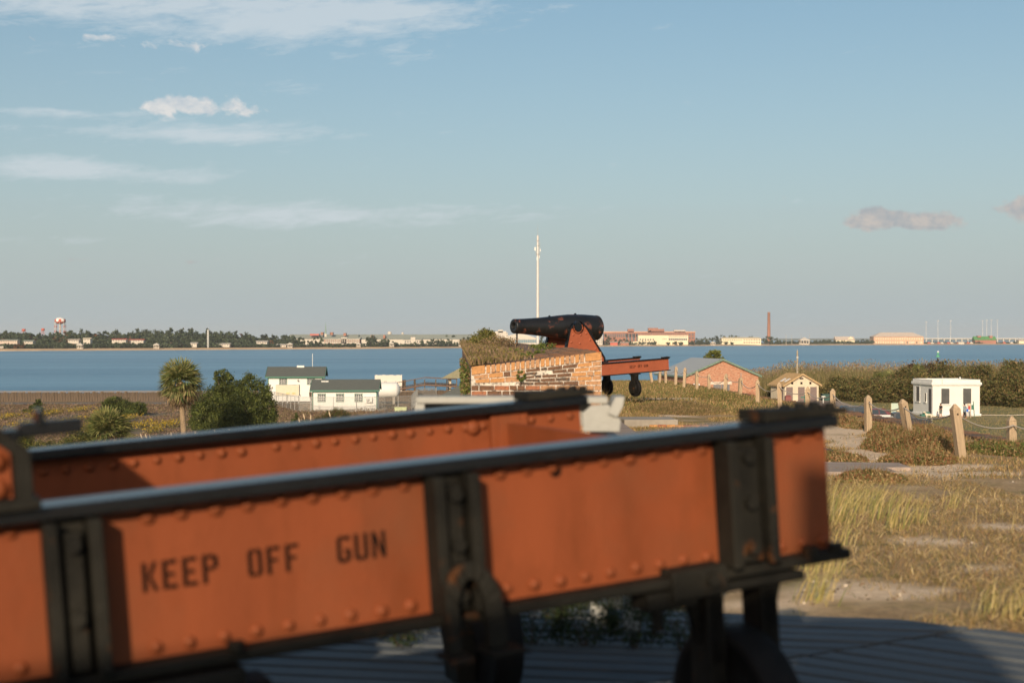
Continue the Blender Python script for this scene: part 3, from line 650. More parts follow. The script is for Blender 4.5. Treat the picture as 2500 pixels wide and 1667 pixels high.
# fan of thinning courses, then level courses
zb0 = -.66
for c in range(5):
    x = xl + random.uniform(0, .1); 
    def zc_(xx, c_): top = ztop(xx) - sh - .012; return top + (zb0 - top) * c_ / 5
    first = True
    while x < xr_ - .01:
        wl_ = random.choice((.10, .21, .21, .21)); x2 = min(x + wl_, xr_)
        if xr_ - x2 < .05: x2 = xr_
        th = (zc_(x, 0) - zb0) / 5
        if th > .042 and not (.15 < x < .38 and c in (1, 2) and random.random() < .8):
            brick_poly([(x + g_ / 2, zc_(x, c + 1) + g_), (x2 - g_ / 2, zc_(x2, c + 1) + g_), (x2 - g_ / 2, zc_(x2, c)), (x + g_ / 2, zc_(x, c))], bmat(x, -.6), YW)
        elif c in (0, 2) and th <= .042:
            zz = zc_(x, c); zz2 = zc_(x2, c); q1 = zc_(x, c + 2) + g_; q2 = zc_(x2, c + 2) + g_
            brick_poly([(x + g_ / 2, q1), (x2 - g_ / 2, q2), (x2 - g_ / 2, zz2), (x + g_ / 2, zz)], bmat(x, -.6), YW)
        x = x2
for c in range(18):
    z1 = zb0 - c * .0755; z0 = z1 - .0755 + g_; x = xl - (.105 if c % 2 else 0)
    while x < xr_ - .01:
        wl_ = .215 if (c + int(x * 10)) % 5 else .11; x1 = max(x, xl); x2 = min(x + wl_, xr_)
        if x2 - x1 > .03: brick_poly([(x1 + g_ / 2, z0), (x2 - g_ / 2, z0), (x2 - g_ / 2, z1), (x1 + g_ / 2, z1)], bmat(x1, z0), YW)
        x += wl_
# bricks lying on the sloping top near its end
tb = MB().box(-.1, .1, -.05, .05, -.03, .012).mesh('brick', jit=.004); tb.materials.append(BR[4]); tb2 = tb.copy(); tb2.materials.clear(); tb2.materials.append(BR[3])
sl = math.atan2(zr_ - zl, xr_ - xl); cnt = 0
for j in range(70):
    y = YW + .20 + j * .118
    a = -.576 - (y - YW) * .0385; b_ = 1.26 - (y - YW) * .019
    if cnt > 190: break
    xx = b_ - .12
    while xx > b_ - .95 and cnt < 200:
        if random.random() < .55:
            zz = zl + (zr_ - zl) * (xx - a) / (b_ - a); inst('brick', random.choice((tb, tb2)), par, (xx - OFF[0], y - OFF[1], zz - OFF[2] + random.uniform(-.006, .012)), (0, -sl, random.uniform(-.04, .04)), (random.uniform(.9, 1.03), 1, 1)); cnt += 1
        xx -= .215
# weeds on the parapet: one mass of dry growth and single green plants
n = 26000; y = YW + .9 + 42 * rnd(n) ** 1.3; a = -.576 - (y - YW) * .0385; b_ = 1.26 - (y - YW) * .019; u = rnd(n) ** 1.5 * .86
xx = a + (b_ - a) * u; zz = zl + (zr_ - zl) * u
den = np.clip(1.3 - u * 2.3 + .8 * (vnoise(xx, y, 1.3, 8) - .5) , .015, 1); kp = rnd(n) < den; xx, y, zz, u = xx[kp], y[kp], zz[kp], u[kp]
hh = (.03 + .16 * np.clip(1 - u * 1.35, 0, 1) * (.4 + vnoise(xx, y, 2.2, 9))) * (1 + (y - YW) / 50)
P_ = np.stack([xx, y, zz], 1)
DC = [(.36, .25, .12), (.30, .19, .10), (.24, .16, .10), (.20, .17, .06), (.33, .22, .15), (.16, .15, .04)]
A = blades(P_, hh, .02, .5, DC); 
m1 = leaves(P_[::2] + np.stack([0 * hh[::2], 0 * hh[::2], hh[::2] * rnd(len(hh[::2]))], 1), .045, DC + [(.34, .28, .05)])
stuff(finish('dry_weeds', npmesh('dry_weeds', *A), DRY), 'mat of dry brown weeds covering the outer half of the parapet top', 'weeds')
stuff(finish('dry_weeds', npmesh('dry_weeds', *m1), DRY), 'small dead leaves among the weeds on top of the brick parapet', 'weeds')
GR1 = [(.10, .14, .03), (.14, .18, .04), (.07, .10, .025), (.20, .20, .05)]
def clump(name, label, cat, c, r, n, s, cols, group=None, m=None, lobes=None, asp=.45, stem=True, up=.3, h=None):
    """leafy plant; c foot position, r (rx,ry,rz)"""
    o = thing(name, label, cat, c, 0, group)
    lb = lobes or [(0, 0, r[2] * .55, r[0], r[1], r[2] * .5)]
    A = leaves(lobes_points(lb, n), s, cols, asp=asp, up=up); finish('foliage', npmesh('foliage', *A), m or LEAF, o)
    if stem:
        q = MB(); hs = (h or r[2]) * .6
        for k in range(5):
            a_ = random.uniform(0, 2 * PI); q.cyl((0, 0, -.05), (math.cos(a_) * r[0] * .4, math.sin(a_) * r[1] * .4, hs), max(.004, r[0] * .02), max(.002, r[0] * .01), n=5, cap=False)
        q.build('stem', WOODB, o)
    return o
def ptop(u, y): a = -.576 - (y - YW) * .0385; b_ = 1.26 - (y - YW) * .019; return (a + (b_ - a) * u, y, zl + (zr_ - zl) * u)
for kw, ((px, y, u), rr) in enumerate(zip([(0, 24, .62), (0, 27.5, .45), (0, 29, .80), (0, 33, .8), (0, 22.6, .5), (0, 26, .30), (0, 36, .9), (0, 31, .35)], (.10, .17, .22, (.16), .12, .14, .12, .13))):
    clump('green_weed', ['small green weed nearest the sloping row of end bricks', 'wide green weed in the middle of the parapet top', 'largest bright green weed on the bare bricks near the cannon', 'green weed on the bare bricks behind the largest one', 'green weed low on the front left of the parapet top', 'green weed among the dry growth left of the middle', 'green weed close to the landward edge of the parapet', 'green weed among the far dry growth of the parapet'][kw], 'weed', ptop(u, y), (rr, rr * 1.6, rr * .55), 420, .035, GR1, 'green weeds on the parapet top')
clump('bush', 'yellow green bush standing on the outer edge of the parapet against the far shore', 'bush', ptop(.30, 48), (.62, 1.0, .85), 6500, .07, [(.20, .19, .04), (.15, .15, .04), (.26, .20, .08), (.10, .11, .03)], lobes=[(-.05, 0, .22, .48, .8, .26), (.1, 0, .42, .28, .4, .22), (-.35, 0, .15, .24, .4, .18), (.38, .2, .12, .35, .5, .15)])
clump('bush', 'low brownish bush on the parapet behind the muzzle rod', 'bush', ptop(.42, 40), (.5, .8, .3), 2600, .05, DC)
clump('weed_stalk', 'small dark stalky weed beside the muzzle rod', 'weed', ptop(.5, 38), (.10, .10, .38), 300, .03, [(.12, .08, .05), (.2, .14, .08)])
clump('green_weed', 'green weed growing from a crack in the middle of the brick end wall', 'weed', (.12, YW - .03, -.62), (.055, .04, .17), 380, .028, GR1)
# ivy on the outer face
n = 5200; y = YW + .1 + 14 * rnd(n) ** 2; xx = -.60 - (y - YW) * .0385 - rnd(n) ** 2 * .12; zz = -.42 - 1.5 * rnd(n); kp = (vnoise(y * 3, zz * 3, .8, 12) > .42) | (zz > -.55)
A = leaves(np.stack([xx, y, zz], 1)[kp], .05, GR1 + [(.2, .12, .06), (.24, .17, .08)])
stuff(finish('wall_ivy', npmesh('wall_ivy', *A), LEAF), 'straggling green creeper on the outer face of the brick parapet', 'creeper')

# ------------------------------------------------------------------ grey timber rail behind the carriage
gr_ = thing('wooden_barrier', 'grey painted timber barrier with sloped end behind the orange carriage', 'barrier', (0, 7.5, DECK))
gz = -.302 - DECK
q = MB(); q.box(-.50, .50, -.10, .12, gz - .035, gz); q.build('cap_board', GREYW, gr_, bevel=.006)
q = MB(); q.prism([(-.50, gz - .04), (.42, gz - .04), (.42, gz - .16), (-.53, gz - .16)], .04, .08); q.build('side_board', GREYW, gr_, bevel=.004)
q = MB(); q.prism([(-.52, gz - .17), (-.455, gz - .17), (-.455, gz - .037), (-.505, gz - .037)], -.10, .04); q.build('end_board', GREYW, gr_, bevel=.004)
q = MB(); q.prism([(.37, gz - .18), (.56, gz - .18), (.565, gz - .12), (.50, gz - .038), (.41, gz - .045), (.365, gz - .085)], -.12, -.06); q.build('gusset_board', GREYW, gr_, bevel=.004)
q = MB(); q.prism([(.495, gz - .085), (.535, gz - .0), (.585, gz + .003), (.575, gz - .05), (.545, gz - .105)], -.14, .14); q.build('sloped_board', GREYW, gr_, bevel=.004)
for x in (-.46, .46):
    MB().box(x - .045, x + .045, .0, .09, 0 if x < 0 else .0, gz - .165).build('post', GREYW, gr_, bevel=.006)
pg = thing('wooden_post', 'short grey painted timber post standing on the platform under the carriage', 'post', (.62, 7.35, DECK)); MB().box(-.042, .042, -.042, .042, 0, .20).build('post_shaft', GREYW, pg, bevel=.005)
MB().box(-.05, .05, -.05, .05, .20, .225).build('post_cap', GREYW, pg, bevel=.004)

# weeds growing through the platform
def tuft(name, label, cat, c, rx, ry, n, h, cols, w=.008, lean=.5, group=None, seeds=False, ld=None, m=None):
    o = thing(name, label, cat, c, 0, group)
    P_ = np.stack([RNG.normal(0, rx, n), RNG.normal(0, ry, n), np.full(n, -.02)], 1)
    parts = [blades(P_, h, w, lean, cols, ld)]
    finish('blades', npmesh('blades', *join(parts)), m or DRY, o)
    if seeds:
        k = 10; s_ = MB()
        for i in range(k):
            a_ = random.uniform(0, 2 * PI); t_ = Vector((math.cos(a_) * rx, math.sin(a_) * ry, h * random.uniform(1.1, 1.5)))
            s_.cyl((t_.x * .3, t_.y * .3, 0), t_, w * .35, n=4, cap=False); s_.cyl(t_, t_ + Vector((.06, 0, .3)) * h * .35, w * 1.8, w * .6, n=5)
        s_.build('seed_heads', mat('seed_head', (.52, .40, .24), rough=.9, var=.2, bump=.3), o)
    return o
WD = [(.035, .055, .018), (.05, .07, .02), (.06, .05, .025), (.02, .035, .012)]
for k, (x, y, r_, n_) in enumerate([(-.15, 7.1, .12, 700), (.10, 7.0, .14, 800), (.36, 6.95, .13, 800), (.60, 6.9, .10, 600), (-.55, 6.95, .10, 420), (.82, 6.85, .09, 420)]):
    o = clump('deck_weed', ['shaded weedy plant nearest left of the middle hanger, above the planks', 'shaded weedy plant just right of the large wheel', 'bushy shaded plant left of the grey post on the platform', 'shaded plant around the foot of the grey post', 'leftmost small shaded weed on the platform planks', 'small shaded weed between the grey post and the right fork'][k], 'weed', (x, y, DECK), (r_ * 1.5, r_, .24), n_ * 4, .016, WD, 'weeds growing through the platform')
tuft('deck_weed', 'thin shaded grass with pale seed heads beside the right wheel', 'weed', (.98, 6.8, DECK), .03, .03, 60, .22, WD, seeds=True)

# ------------------------------------------------------------------ fence posts and ropes
def post_mesh(h):
    q = MB(); r_ = .072
    q.box(-r_, r_, -r_, r_, -.3, h - .09); q.add([(-r_, -r_, h - .09), (r_, -r_, h - .09), (r_, r_, h - .09), (-r_, r_, h - .09), (-.014, -.014, h), (.014, -.014, h), (.014, .014, h), (-.014, .014, h)], [(0, 1, 5, 4), (1, 2, 6, 5), (2, 3, 7, 6), (3, 0, 4, 7), (4, 5, 6, 7)])
    me = q.mesh('post_shaft', True, jit=.006); me.materials.append(POSTW); return me
HOLE = MB().cyl((0, -.078, 0), (0, -.07, 0), .016, n=8).mesh('rope_hole'); HOLE.materials.append(STENC)
POSTS = [(2347, 1117, -18, 986), (2470, 1118, 0, 1016), (2222, 1073, -22, 973), (2120, 1054, 0, 964), (2033, 1028, 0, 948), (1972, 1012, 0, 944), (1905, 1000, -3, 932), (1850, 985, 0, 926), (1806, 971, 3, 920),
         (1770, 967, 3, 912), (1731, 955, 0, 912), (1701, 952, 0, 906), (1670, 947, 3, 897), (1649, 942, 2, 894), (1625, 937, 0, 901), (1610, 936, 2, 901), (1592, 936, -5, 903)]
desc = {0: 'leaning rope fence post nearest the camera at the right', 1: 'upright rope fence post at the right edge of the picture', 2: 'strongly leaning fence post in front of the parked black pickup', 3: 'upright fence post in front of the white pickup',
        4: 'fence post just right of the stop block of the orange carriage', 5: 'fence post right of the small tan building', 6: 'fence post before the middle door of the tan building', 7: 'fence post before the left edge of the tan building', 8: 'fence post before the right corner of the brick building',
        9: 'fence post right of the grey door of the brick building', 10: 'fence post before the grey door of the brick building', 11: 'small fence post before the white awning of the brick building', 12: 'small fence post before the left corner of the brick gable', 13: 'small fence post before the pale roof, just right of the far carriage rails',
        14: 'third fence post from the left end of the distant row', 15: 'second fence post from the left end of the distant row', 16: 'slightly leaning fence post at the left end of the distant row'}
TOPS = []; HP = {}
for k, (px, pb, dx, pt) in enumerate(POSTS):
    dep = (pb - HY) / F; Y = 26.0
    for _ in range(30): Y = .5 * Y + .5 * (-float(rz_(8.7, Y)) / dep)
    if k == 1: Y = 27.6
    X = (px - 1250) / F * Y; z = -(pb - HY) / F * Y; h_ = (pb - pt) / F * Y / math.cos(math.atan(dx / 110))
    lean = math.atan2(dx, pb - pt); key = round(h_, 1)
    if key not in HP: HP[key] = post_mesh(key)
    r = thing('fence_post', desc.get(k, 'small distant rope fence post in the row before the brick building'), 'fence post', (X, Y, z), 0, 'posts of the rope fence')
    r.rotation_euler = (random.uniform(-.03, .03), lean, random.uniform(-.3, .3)); r.scale = (1, 1, h_ / key)
    inst('post_shaft', HP[key], r); inst('rope_hole', HOLE, r, (0, -.003, key - .17))
    TOPS.append(Vector((X + math.sin(lean) * (h_ - .17), Y, z + math.cos(lean) * (h_ - .17))))
order = [1, 0] + list(range(2, 17))
ext = Vector((9.9, 21.0, -1.5)); TOPS.append(ext)
def rope_between(a, b_, sag, label):
    q = MB(); pts = []
    for i in range(13):
        t_ = i / 12; p = a.lerp(b_, t_); p.z -= sag * 4 * t_ * (1 - t_); pts.append(p - a)
    q.tube(pts, .014, 6); r = thing('rope', label, 'rope', a, 0, 'ropes of the post fence'); q.build('rope_strand', ROPE, r); return r
rope_between(TOPS[1] + Vector((.0, -.1, 0)), TOPS[0], .14, 'rope hanging between the right edge post and the leaning post beside it')
rope_between(TOPS[0], TOPS[2], .16, 'rope sagging between the two strongly leaning fence posts')
rope_between(TOPS[1], Vector((10.2, 23.5, -1.62)), .12, 'rope running out of the picture from the rightmost post')
lab = ['rope hanging between the leaning post and the upright post left of it', 'rope hanging in front of the black parked car', 'rope hanging above the end of the orange carriage', 'rope hanging before the right door of the tan building', 'rope hanging before the left door of the tan building',
       'rope right of the brick building corner', 'rope before the right half of the brick gable', 'rope before the grey door of the brick building', 'rope left of the grey door of the brick building', 'rope before the white awning', 'rope before the left eave of the brick building', 'short rope right of the far carriage rails', 'second shortest rope of the distant fence end', 'shortest rope at the distant left end of the fence']
for k in range(2, 16):
    d = (TOPS[k] - TOPS[k + 1]).length; rope_between(TOPS[k], TOPS[k + 1], .04 * d * .9, lab[k - 2] if k - 2 < len(lab) else 'distant rope hanging between the small fence posts before the brick building')

# curved iron traverse rails and stone slabs in the ground
def arc(name, label, cx, cy, R_, a0, a1, w_, z, m_, h_=.06, n=16):
    q = MB()
    for k in range(n):
        t0 = a0 + (a1 - a0) * k / n; t1 = a0 + (a1 - a0) * (k + 1) / n
        q.prism_z([(cx + R_ * math.cos(t0), cy + R_ * math.sin(t0)), (cx + (R_ + w_) * math.cos(t0), cy + (R_ + w_) * math.sin(t0)), (cx + (R_ + w_) * math.cos(t1), cy + (R_ + w_) * math.sin(t1)), (cx + R_ * math.cos(t1), cy + R_ * math.sin(t1))], z - .2, z + h_)
    r = thing(name, label, 'iron rail', (cx, cy, z)); q.build('rail_segment', m_, r, off=(cx, cy, z)); return r
p = at(1995, 1110, 26.2); arc('traverse_rail', 'curved rusty iron rail in the sand right of the orange carriage', p.x - 1.0, 26.2, 1.15, -1.3, 1.2, .13, float(rz_(6, 26)) + .0, RUSTR, .09)
p = at(1680, 985, 52); arc('traverse_rail', 'small curved iron rail lying in the grass beyond the concrete block', p.x - .6, 52, .8, -.9, 1.0, .12, float(rz_(6, 52)) + .02, RUSTR, .07)
zz = float(rz_(5, 21.5)); r = thing('stone_slab', 'worn stone slabs flush with the grass right of the carriage', 'stone slab', (5.3, 21.7, zz))
for a, b_, c, d in ((-1.4, .45, -.55, .28), (-1.3, .9, .36, 1.15)): MB().box(a, b_, c, d, -.1, .035).build('slab', PAVE, r, bevel=.02, jit=.03)

# ------------------------------------------------------------------ terreplein grass
def gfield(n, x0, x1, y0, y1, powr=1.0):
    x = rnd(n, x0, x1); y = y0 + (y1 - y0) * rnd(n) ** powr; return x, y
def gpts(x, y, thr):
    s = sandm(x, y); kp = rnd(len(x)) > s * thr; x, y = x[kp], y[kp]; return np.stack([x, y, rz_(x, y) - .01], 1)
GC = [(.46, .31, .13), (.37, .245, .10), (.24, .185, .06), (.54, .38, .18), (.17, .155, .05), (.32, .19, .095)]
x, y = gfield(52000, 1.5, 6.2, 7.6, 22, 1.3); P1 = gpts(x, y, .93); inside = (P1[:, 0] < .42 * P1[:, 1]); P1 = P1[inside]
nn = vnoise(P1[:, 0], P1[:, 1], .8, 21); P1 = P1[nn > .25]
stuff(finish('short_grass', npmesh('short_grass', *blades(P1, .058, .006, 1.1, GC)), DRY), 'short dry grass beside the gun platform', 'grass')
P2 = P1[::9]; stuff(finish('dead_straw', npmesh('dead_straw', *blades(P2 + [0, 0, .03], .06, .008, 3.2, [(.60, .46, .24), (.50, .36, .18), (.30, .19, .10)])), DRY), 'dead straw lying on the short grass beside the platform', 'straw')
P2 = P1[::160]; stuff(finish('sparse_stalks', npmesh('sparse_stalks', *blades(P2, .24, .006, .8, [(.58, .44, .20), (.44, .34, .14)])), DRY), 'thin single dry stalks scattered in the short grass', 'stalks')
n = 5000; x, y = gfield(n, 1.5, 8, 7.9, 26, 1.2); sm = sandm(x, y) > .25; x, y = x[sm], y[sm]; P2 = np.stack([x, y, rz_(x, y) + .006], 1)
stuff(finish('sand_debris', npmesh('sand_debris', *leaves(P2, .035, [(.35, .26, .17), (.22, .15, .09), (.6, .5, .38)], asp=.7)), DRY), 'pebbles and bits of dry plant on the sand patches', 'debris')
x, y = gfield(60000, 2.6, 10.2, 20, 46); P1 = gpts(x, y, .95); nn = vnoise(P1[:, 0], P1[:, 1], 1.1, 22); P1 = P1[nn > .3]
stuff(finish('short_grass', npmesh('short_grass', *blades(P1, .075, .014, .8, GC)), DRY), 'patchy dry grass on the sandy terreplein by the rope fence', 'grass')
x, y = gfield(42000, .9, 10.2, 44, 94); P1 = gpts(x, y, .9)
stuff(finish('short_grass', npmesh('short_grass', *blades(P1, .12, .03, .7, GC + [(.12, .15, .04), (.14, .17, .05)])), DRY), 'rough grass around the distant cannon', 'grass')
# rusty brown scrub before the rope fence
def scrub(cx, cy, rx, ry, n, h, cols, label):
    a = rnd(n, 0, 2 * PI); r_ = np.sqrt(rnd(n)); x = cx + np.cos(a) * r_ * rx; y = cy + np.sin(a) * r_ * ry
    dome = h * np.sqrt(np.clip(1 - r_ ** 2, 0, 1)) * (.5 + vnoise(x, y, .5, 31)); z = rz_(x, y) + dome * rnd(n) ** .6
    V = leaves(np.stack([x, y, z], 1), .045, cols, up=.5); k = n // 5
    B = blades(np.stack([x[:k], y[:k], rz_(x[:k], y[:k])], 1), dome[:k] * 1.25 + .02, .012, .4, cols)
    o = thing('scrub', label, 'scrub', (cx, cy, float(rz_(cx, cy)))); V[0][:] -= np.array([cx, cy, float(rz_(cx, cy))]); B[0][:] -= np.array([cx, cy, float(rz_(cx, cy))])
    finish('foliage', npmesh('foliage', *V), DRY, o); stuff(finish('stalks', npmesh('stalks', *B), DRY, o))
RU = [(.32, .15, .07), (.26, .14, .06), (.38, .24, .11), (.19, .18, .055), (.14, .15, .045), (.42, .30, .15)]
scrub(7.6, 27.2, .85, 1.7, 9000, .30, RU, 'rusty brown scrub mound between the two leaning fence posts')
scrub(8.7, 31.0, .85, 2.0, 7500, .26, RU, 'rusty brown scrub behind the leaning fence post in front of the pickup')
scrub(9.0, 36.0, .7, 3.2, 6000, .10, RU, 'brown scrub in front of the parked cars')
scrub(6.9, 24.2, .62, 1.0, 5200, .20, RU, 'low rusty scrub left of the nearest leaning post')
scrub(9.2, 26.0, 1.0, 1.6, 7000, .20, RU + GR1, 'greenish scrub at the foot of the rightmost posts')
scrub(5.6, 24.6, .55, .9, 3000, .16, RU, 'small tan scrub right of the curved iron rail')
scrub(4.9, 19.4, .5, .5, 2600, .16, RU, 'low brown weeds on the edge of the stone slab')
scrub(5.4, 46, 1.5, 3.4, 9000, .24, [(.32, .22, .11), (.24, .17, .07), (.3, .2, .1), (.16, .15, .05)], 'dry scrub beyond the stop block of the carriage')
scrub(3.0, 50.5, .5, .8, 2500, .40, GC, 'dry grass clump at the foot of the cannon wheels')
scrub(8.3, 58, 1.0, 5, 6000, .35, GC + GR1, 'greenish scrub at the foot of the middle fence posts')
scrub(8.6, 40, .9, 3, 6000, .30, RU, 'brown scrub around the post by the carriage end')
YG = [(.58, .43, .17), (.48, .37, .13), (.38, .33, .11), (.64, .50, .23), (.26, .27, .08)]
def gz_(x, y): return float(rz_(np.array(x), np.array(y)))
TL = ['tall yellow grass clump right of the carriage end, leftmost', 'tall yellow grass clump standing in the middle of the right hand grass', 'tall yellow grass clump behind the others right of the carriage', 'yellow green grass clump beside the sunlit sand at the platform edge',
      'sparse grass clump low at the right edge', 'thin grass clump near the right edge of the platform', 'tall grass clump right beside the end of the lower flange', 'lone tall grass stems in the middle of the right grass', 'tall golden grass between the two big clumps right of the carriage', 'tall golden grass farthest back beside the carriage end', 'shorter golden grass below the big clumps', 'sparse tall stems right of the big clumps']
for k, (px, py, r_, h_, n_) in enumerate([(2030, 1275, .13, .38, 120), (2185, 1290, .06, .42, 60), (2090, 1250, .16, .36, 130), (1985, 1470, .07, .27, 70), (2470, 1520, .08, .26, 60), (2400, 1500, .05, .22, 26), (1990, 1395, .10, .22, 80), (2320, 1235, .06, .3, 26), (2140, 1265, .08, .36, 50), (2000, 1230, .10, .34, 60), (2060, 1330, .07, .24, 30), (2240, 1275, .05, .34, 30)]):
    z_ = -1.7; Y = -z_ * F / (py - HY); Y = -gz_((px - 1250) / F * Y, Y) * F / (py - HY); X = (px - 1250) / F * Y
    tuft('tall_grass', TL[k], 'grass clump', (X, Y, gz_(X, Y)), r_, r_ * 1.2, n_, h_, YG, .007, .75, 'clumps of tall grass right of the carriage', ld=.3)

# ------------------------------------------------------------------ buildings near the camera side of the water
def window(parent, x, z, w, h, y, fm, pm, rows=0, cols=0, fw=.07, name='window', sill=False):
    """window in a wall whose outer face is the plane y, looking along -y"""
    f_ = MB(); f_.box(x - fw, x + w + fw, y - .05, y - .004, z - fw, z); f_.box(x - fw, x + w + fw, y - .05, y - .004, z + h, z + h + fw)
    f_.box(x - fw, x, y - .05, y - .004, z, z + h); f_.box(x + w, x + w + fw, y - .05, y - .004, z, z + h)
    if sill: f_.box(x - .15, x + w + .15, y - .14, y - .052, z - .14, z - .02)
    o = f_.build(name, fm, parent); MB().box(x, x + w, y - .02, y - .005, z, z + h).build('pane', pm, o)
    if rows:
        b = MB()
        for r_ in range(rows + 1):
            zz = z + h * r_ / rows; b.box(x + .001, x + w - .001, y - .035, y - .022, zz - .022, zz + .022)
        for c in range(cols + 1):
            xx = x + w * c / cols; b.box(xx - .022, xx + .022, y - .047, y - .037, z + .001, z + h - .001)
        b.build('glazing_bars', WHITE2, o)
    return o
def gable_house(r, w, d, he, hr, wallm, roofm, trim, over=.3, ridge='x', base=0.0):
    """box w along x, d along y (front face at y=0), eaves he, ridge hr"""
    q = MB()
    if ridge == 'x':
        q.add([(0, 0, base), (w, 0, base), (w, d, base), (0, d, base), (0, 0, he), (w, 0, he), (w, d, he), (0, d, he), (0, d / 2, hr - .05), (w, d / 2, hr - .05)],
              [(0, 1, 5, 4), (2, 3, 7, 6), (1, 2, 6, 9, 5), (3, 0, 4, 8, 7)])
    else:
        q.add([(0, 0, base), (w, 0, base), (w, d, base), (0, d, base), (0, 0, he), (w, 0, he), (w, d, he), (0, d, he), (w / 2, 0, hr - .05), (w / 2, d, hr - .05)],
              [(0, 1, 5, 8, 4), (2, 3, 7, 9, 6), (1, 2, 6, 5), (3, 0, 4, 7)])
    q.build('wall', wallm, r)
    t_ = .10
    if ridge == 'x':
        s = (hr - he) / (d / 2); e = he - over * s
        rf = MB()
        for sg, y0, ym in ((1, -over, d / 2), (-1, d + over, d / 2)):
            vs = [(-over, y0, e), (w + over, y0, e), (w + over, ym, hr), (-over, ym, hr)]; vs += [(a, b, c + t_) for a, b, c in vs]
            rf.add(vs, [(0, 1, 2, 3), (4, 7, 6, 5), (0, 4, 5, 1), (1, 5, 6, 2), (2, 6, 7, 3), (3, 7, 4, 0)])
        ro = rf.build('roof', roofm, r)
        tr = MB()
        for x0, x1 in ((-over - .05, -over + .0), (w + over, w + over + .05)):
            for y0 in (-over, d + over): tr.add([(x0, y0, e - .08), (x1, y0, e - .08), (x1, d / 2, hr - .08), (x0, d / 2, hr - .08), (x0, y0, e + t_ + .02), (x1, y0, e + t_ + .02), (x1, d / 2, hr + t_ + .02), (x0, d / 2, hr + t_ + .02)], [(0, 1, 2, 3), (4, 7, 6, 5), (0, 4, 5, 1), (1, 5, 6, 2), (2, 6, 7, 3), (3, 7, 4, 0)])
        tr.box(-over, w + over, -over - .05, -over, e - .10, e + t_ + .01); tr.build('bargeboard', trim, r)
    else:
        s = (hr - he) / (w / 2); e = he - over * s; rf = MB()
        for x0, xm in ((-over, w / 2), (w + over, w / 2)):
            vs = [(x0, -over, e), (x0, d + over, e), (xm, d + over, hr), (xm, -over, hr)]; vs += [(a, b, c + t_) for a, b, c in vs]
            rf.add(vs, [(0, 1, 2, 3), (4, 7, 6, 5), (0, 4, 5, 1), (1, 5, 6, 2), (2, 6, 7, 3), (3, 7, 4, 0)])
        ro = rf.build('roof', roofm, r); tr = MB()
        for x0, xm in ((-over, w / 2), (w + over, w / 2)):
            y0, y1 = -over - .06, -over
            tr.add([(x0, y0, e - .14), (x0, y1, e - .14), (xm, y1, hr - .14), (xm, y0, hr - .14), (x0, y0, e + t_ + .04), (x0, y1, e + t_ + .04), (xm, y1, hr + t_ + .04), (xm, y0, hr + t_ + .04)], [(0, 1, 2, 3), (4, 7, 6, 5), (0, 4, 5, 1), (1, 5, 6, 2), (2, 6, 7, 3), (3, 7, 4, 0)])
        tr.box(-over - .06, -over, -over, d + over, e - .12, e + t_ + .02); tr.build('bargeboard', trim, r)
    return ro
def place(px, D_, z=LAND): return Vector(((px - 1250) / F * D_, D_, z))

# near white house A and white house B
DA = 185.; A0 = place(763, DA); r = thing('white_house', 'nearer white house with three gridded windows and grey green roof behind the chain link fence', 'house', A0, math.radians(3))
ro = gable_house(r, 8.35, 6.0, 2.75, 3.95, WHITE2, SHING, GREEN, .32)
MB().box(.95, 1.9, 2.2, 2.7, 3.5, 3.86).build('roof_vent', WHITE2, ro)
for x in (.72, 3.1, 5.5): window(r, x, 1.25, .92, .95, 0, GREEN, GLASSD, 3, 4)
q = MB(); q.box(-.03, .10, -.03, -.006, 0, 2.7); q.box(8.25, 8.38, -.03, -.006, 0, 2.7); q.box(.1, 8.25, -.03, -.006, 2.56, 2.70); q.build('corner_board', GREEN, r)
MB().box(-.04, -.006, 1.1, 2.1, 0, 2.1).build('side_door', GREEN, r)
q = MB()
for i in range(13): q.box(.12 + i * .62, .135 + i * .62, -.012, -.004, .0, 1.1)
q.build('board_seam', GALV, r)
q = MB(); q.box(6.95, 7.75, -.42, -.06, 1.15, 1.75); o = q.build('air_conditioner', WHITE2, r, bevel=.02); MB().lathe([(0, .22), (.02, .21), (.025, .02)], (7.22, -.42, 1.46), (0, -1, 0), n=16).build('fan_grille', GALV, o)
B0 = place(654, 214.); r = thing('white_house', 'farther white house with green trim and two small windows behind the beige generator', 'house', B0, math.radians(4))
ro = gable_house(r, 8.2, 6.6, 3.75, 5.05, WHITE2, SHING, GREEN, .36)
MB().box(4.1, 5.2, 3.0, 3.4, 5.0, 5.32).build('roof_vent', WHITE2, ro)
for x in (1.75, 5.9): window(r, x, 2.55, 1.05, .85, 0, GREEN, GLASSD, 3, 4)
q = MB(); q.box(-.03, .12, -.03, -.006, 0, 3.7); q.box(8.08, 8.23, -.03, -.006, 0, 3.7); q.build('corner_board', GREEN, r)
q = MB(); q.cyl((4.5, -.02, 3.3), (4.5, -.3, 3.2), .04, n=6); q.cyl((4.5, -.3, 3.2), (4.55, -.4, 3.05), .09, .13, n=8); q.build('lamp', GALV, r)
r = thing('flagpole', 'thin white pole standing behind the farther white house', 'pole', place(763, 222)); MB().cyl((0, 0, 0), (0, 0, 7.1), .06, .04, n=8).build('pole_shaft', WHITE, r)
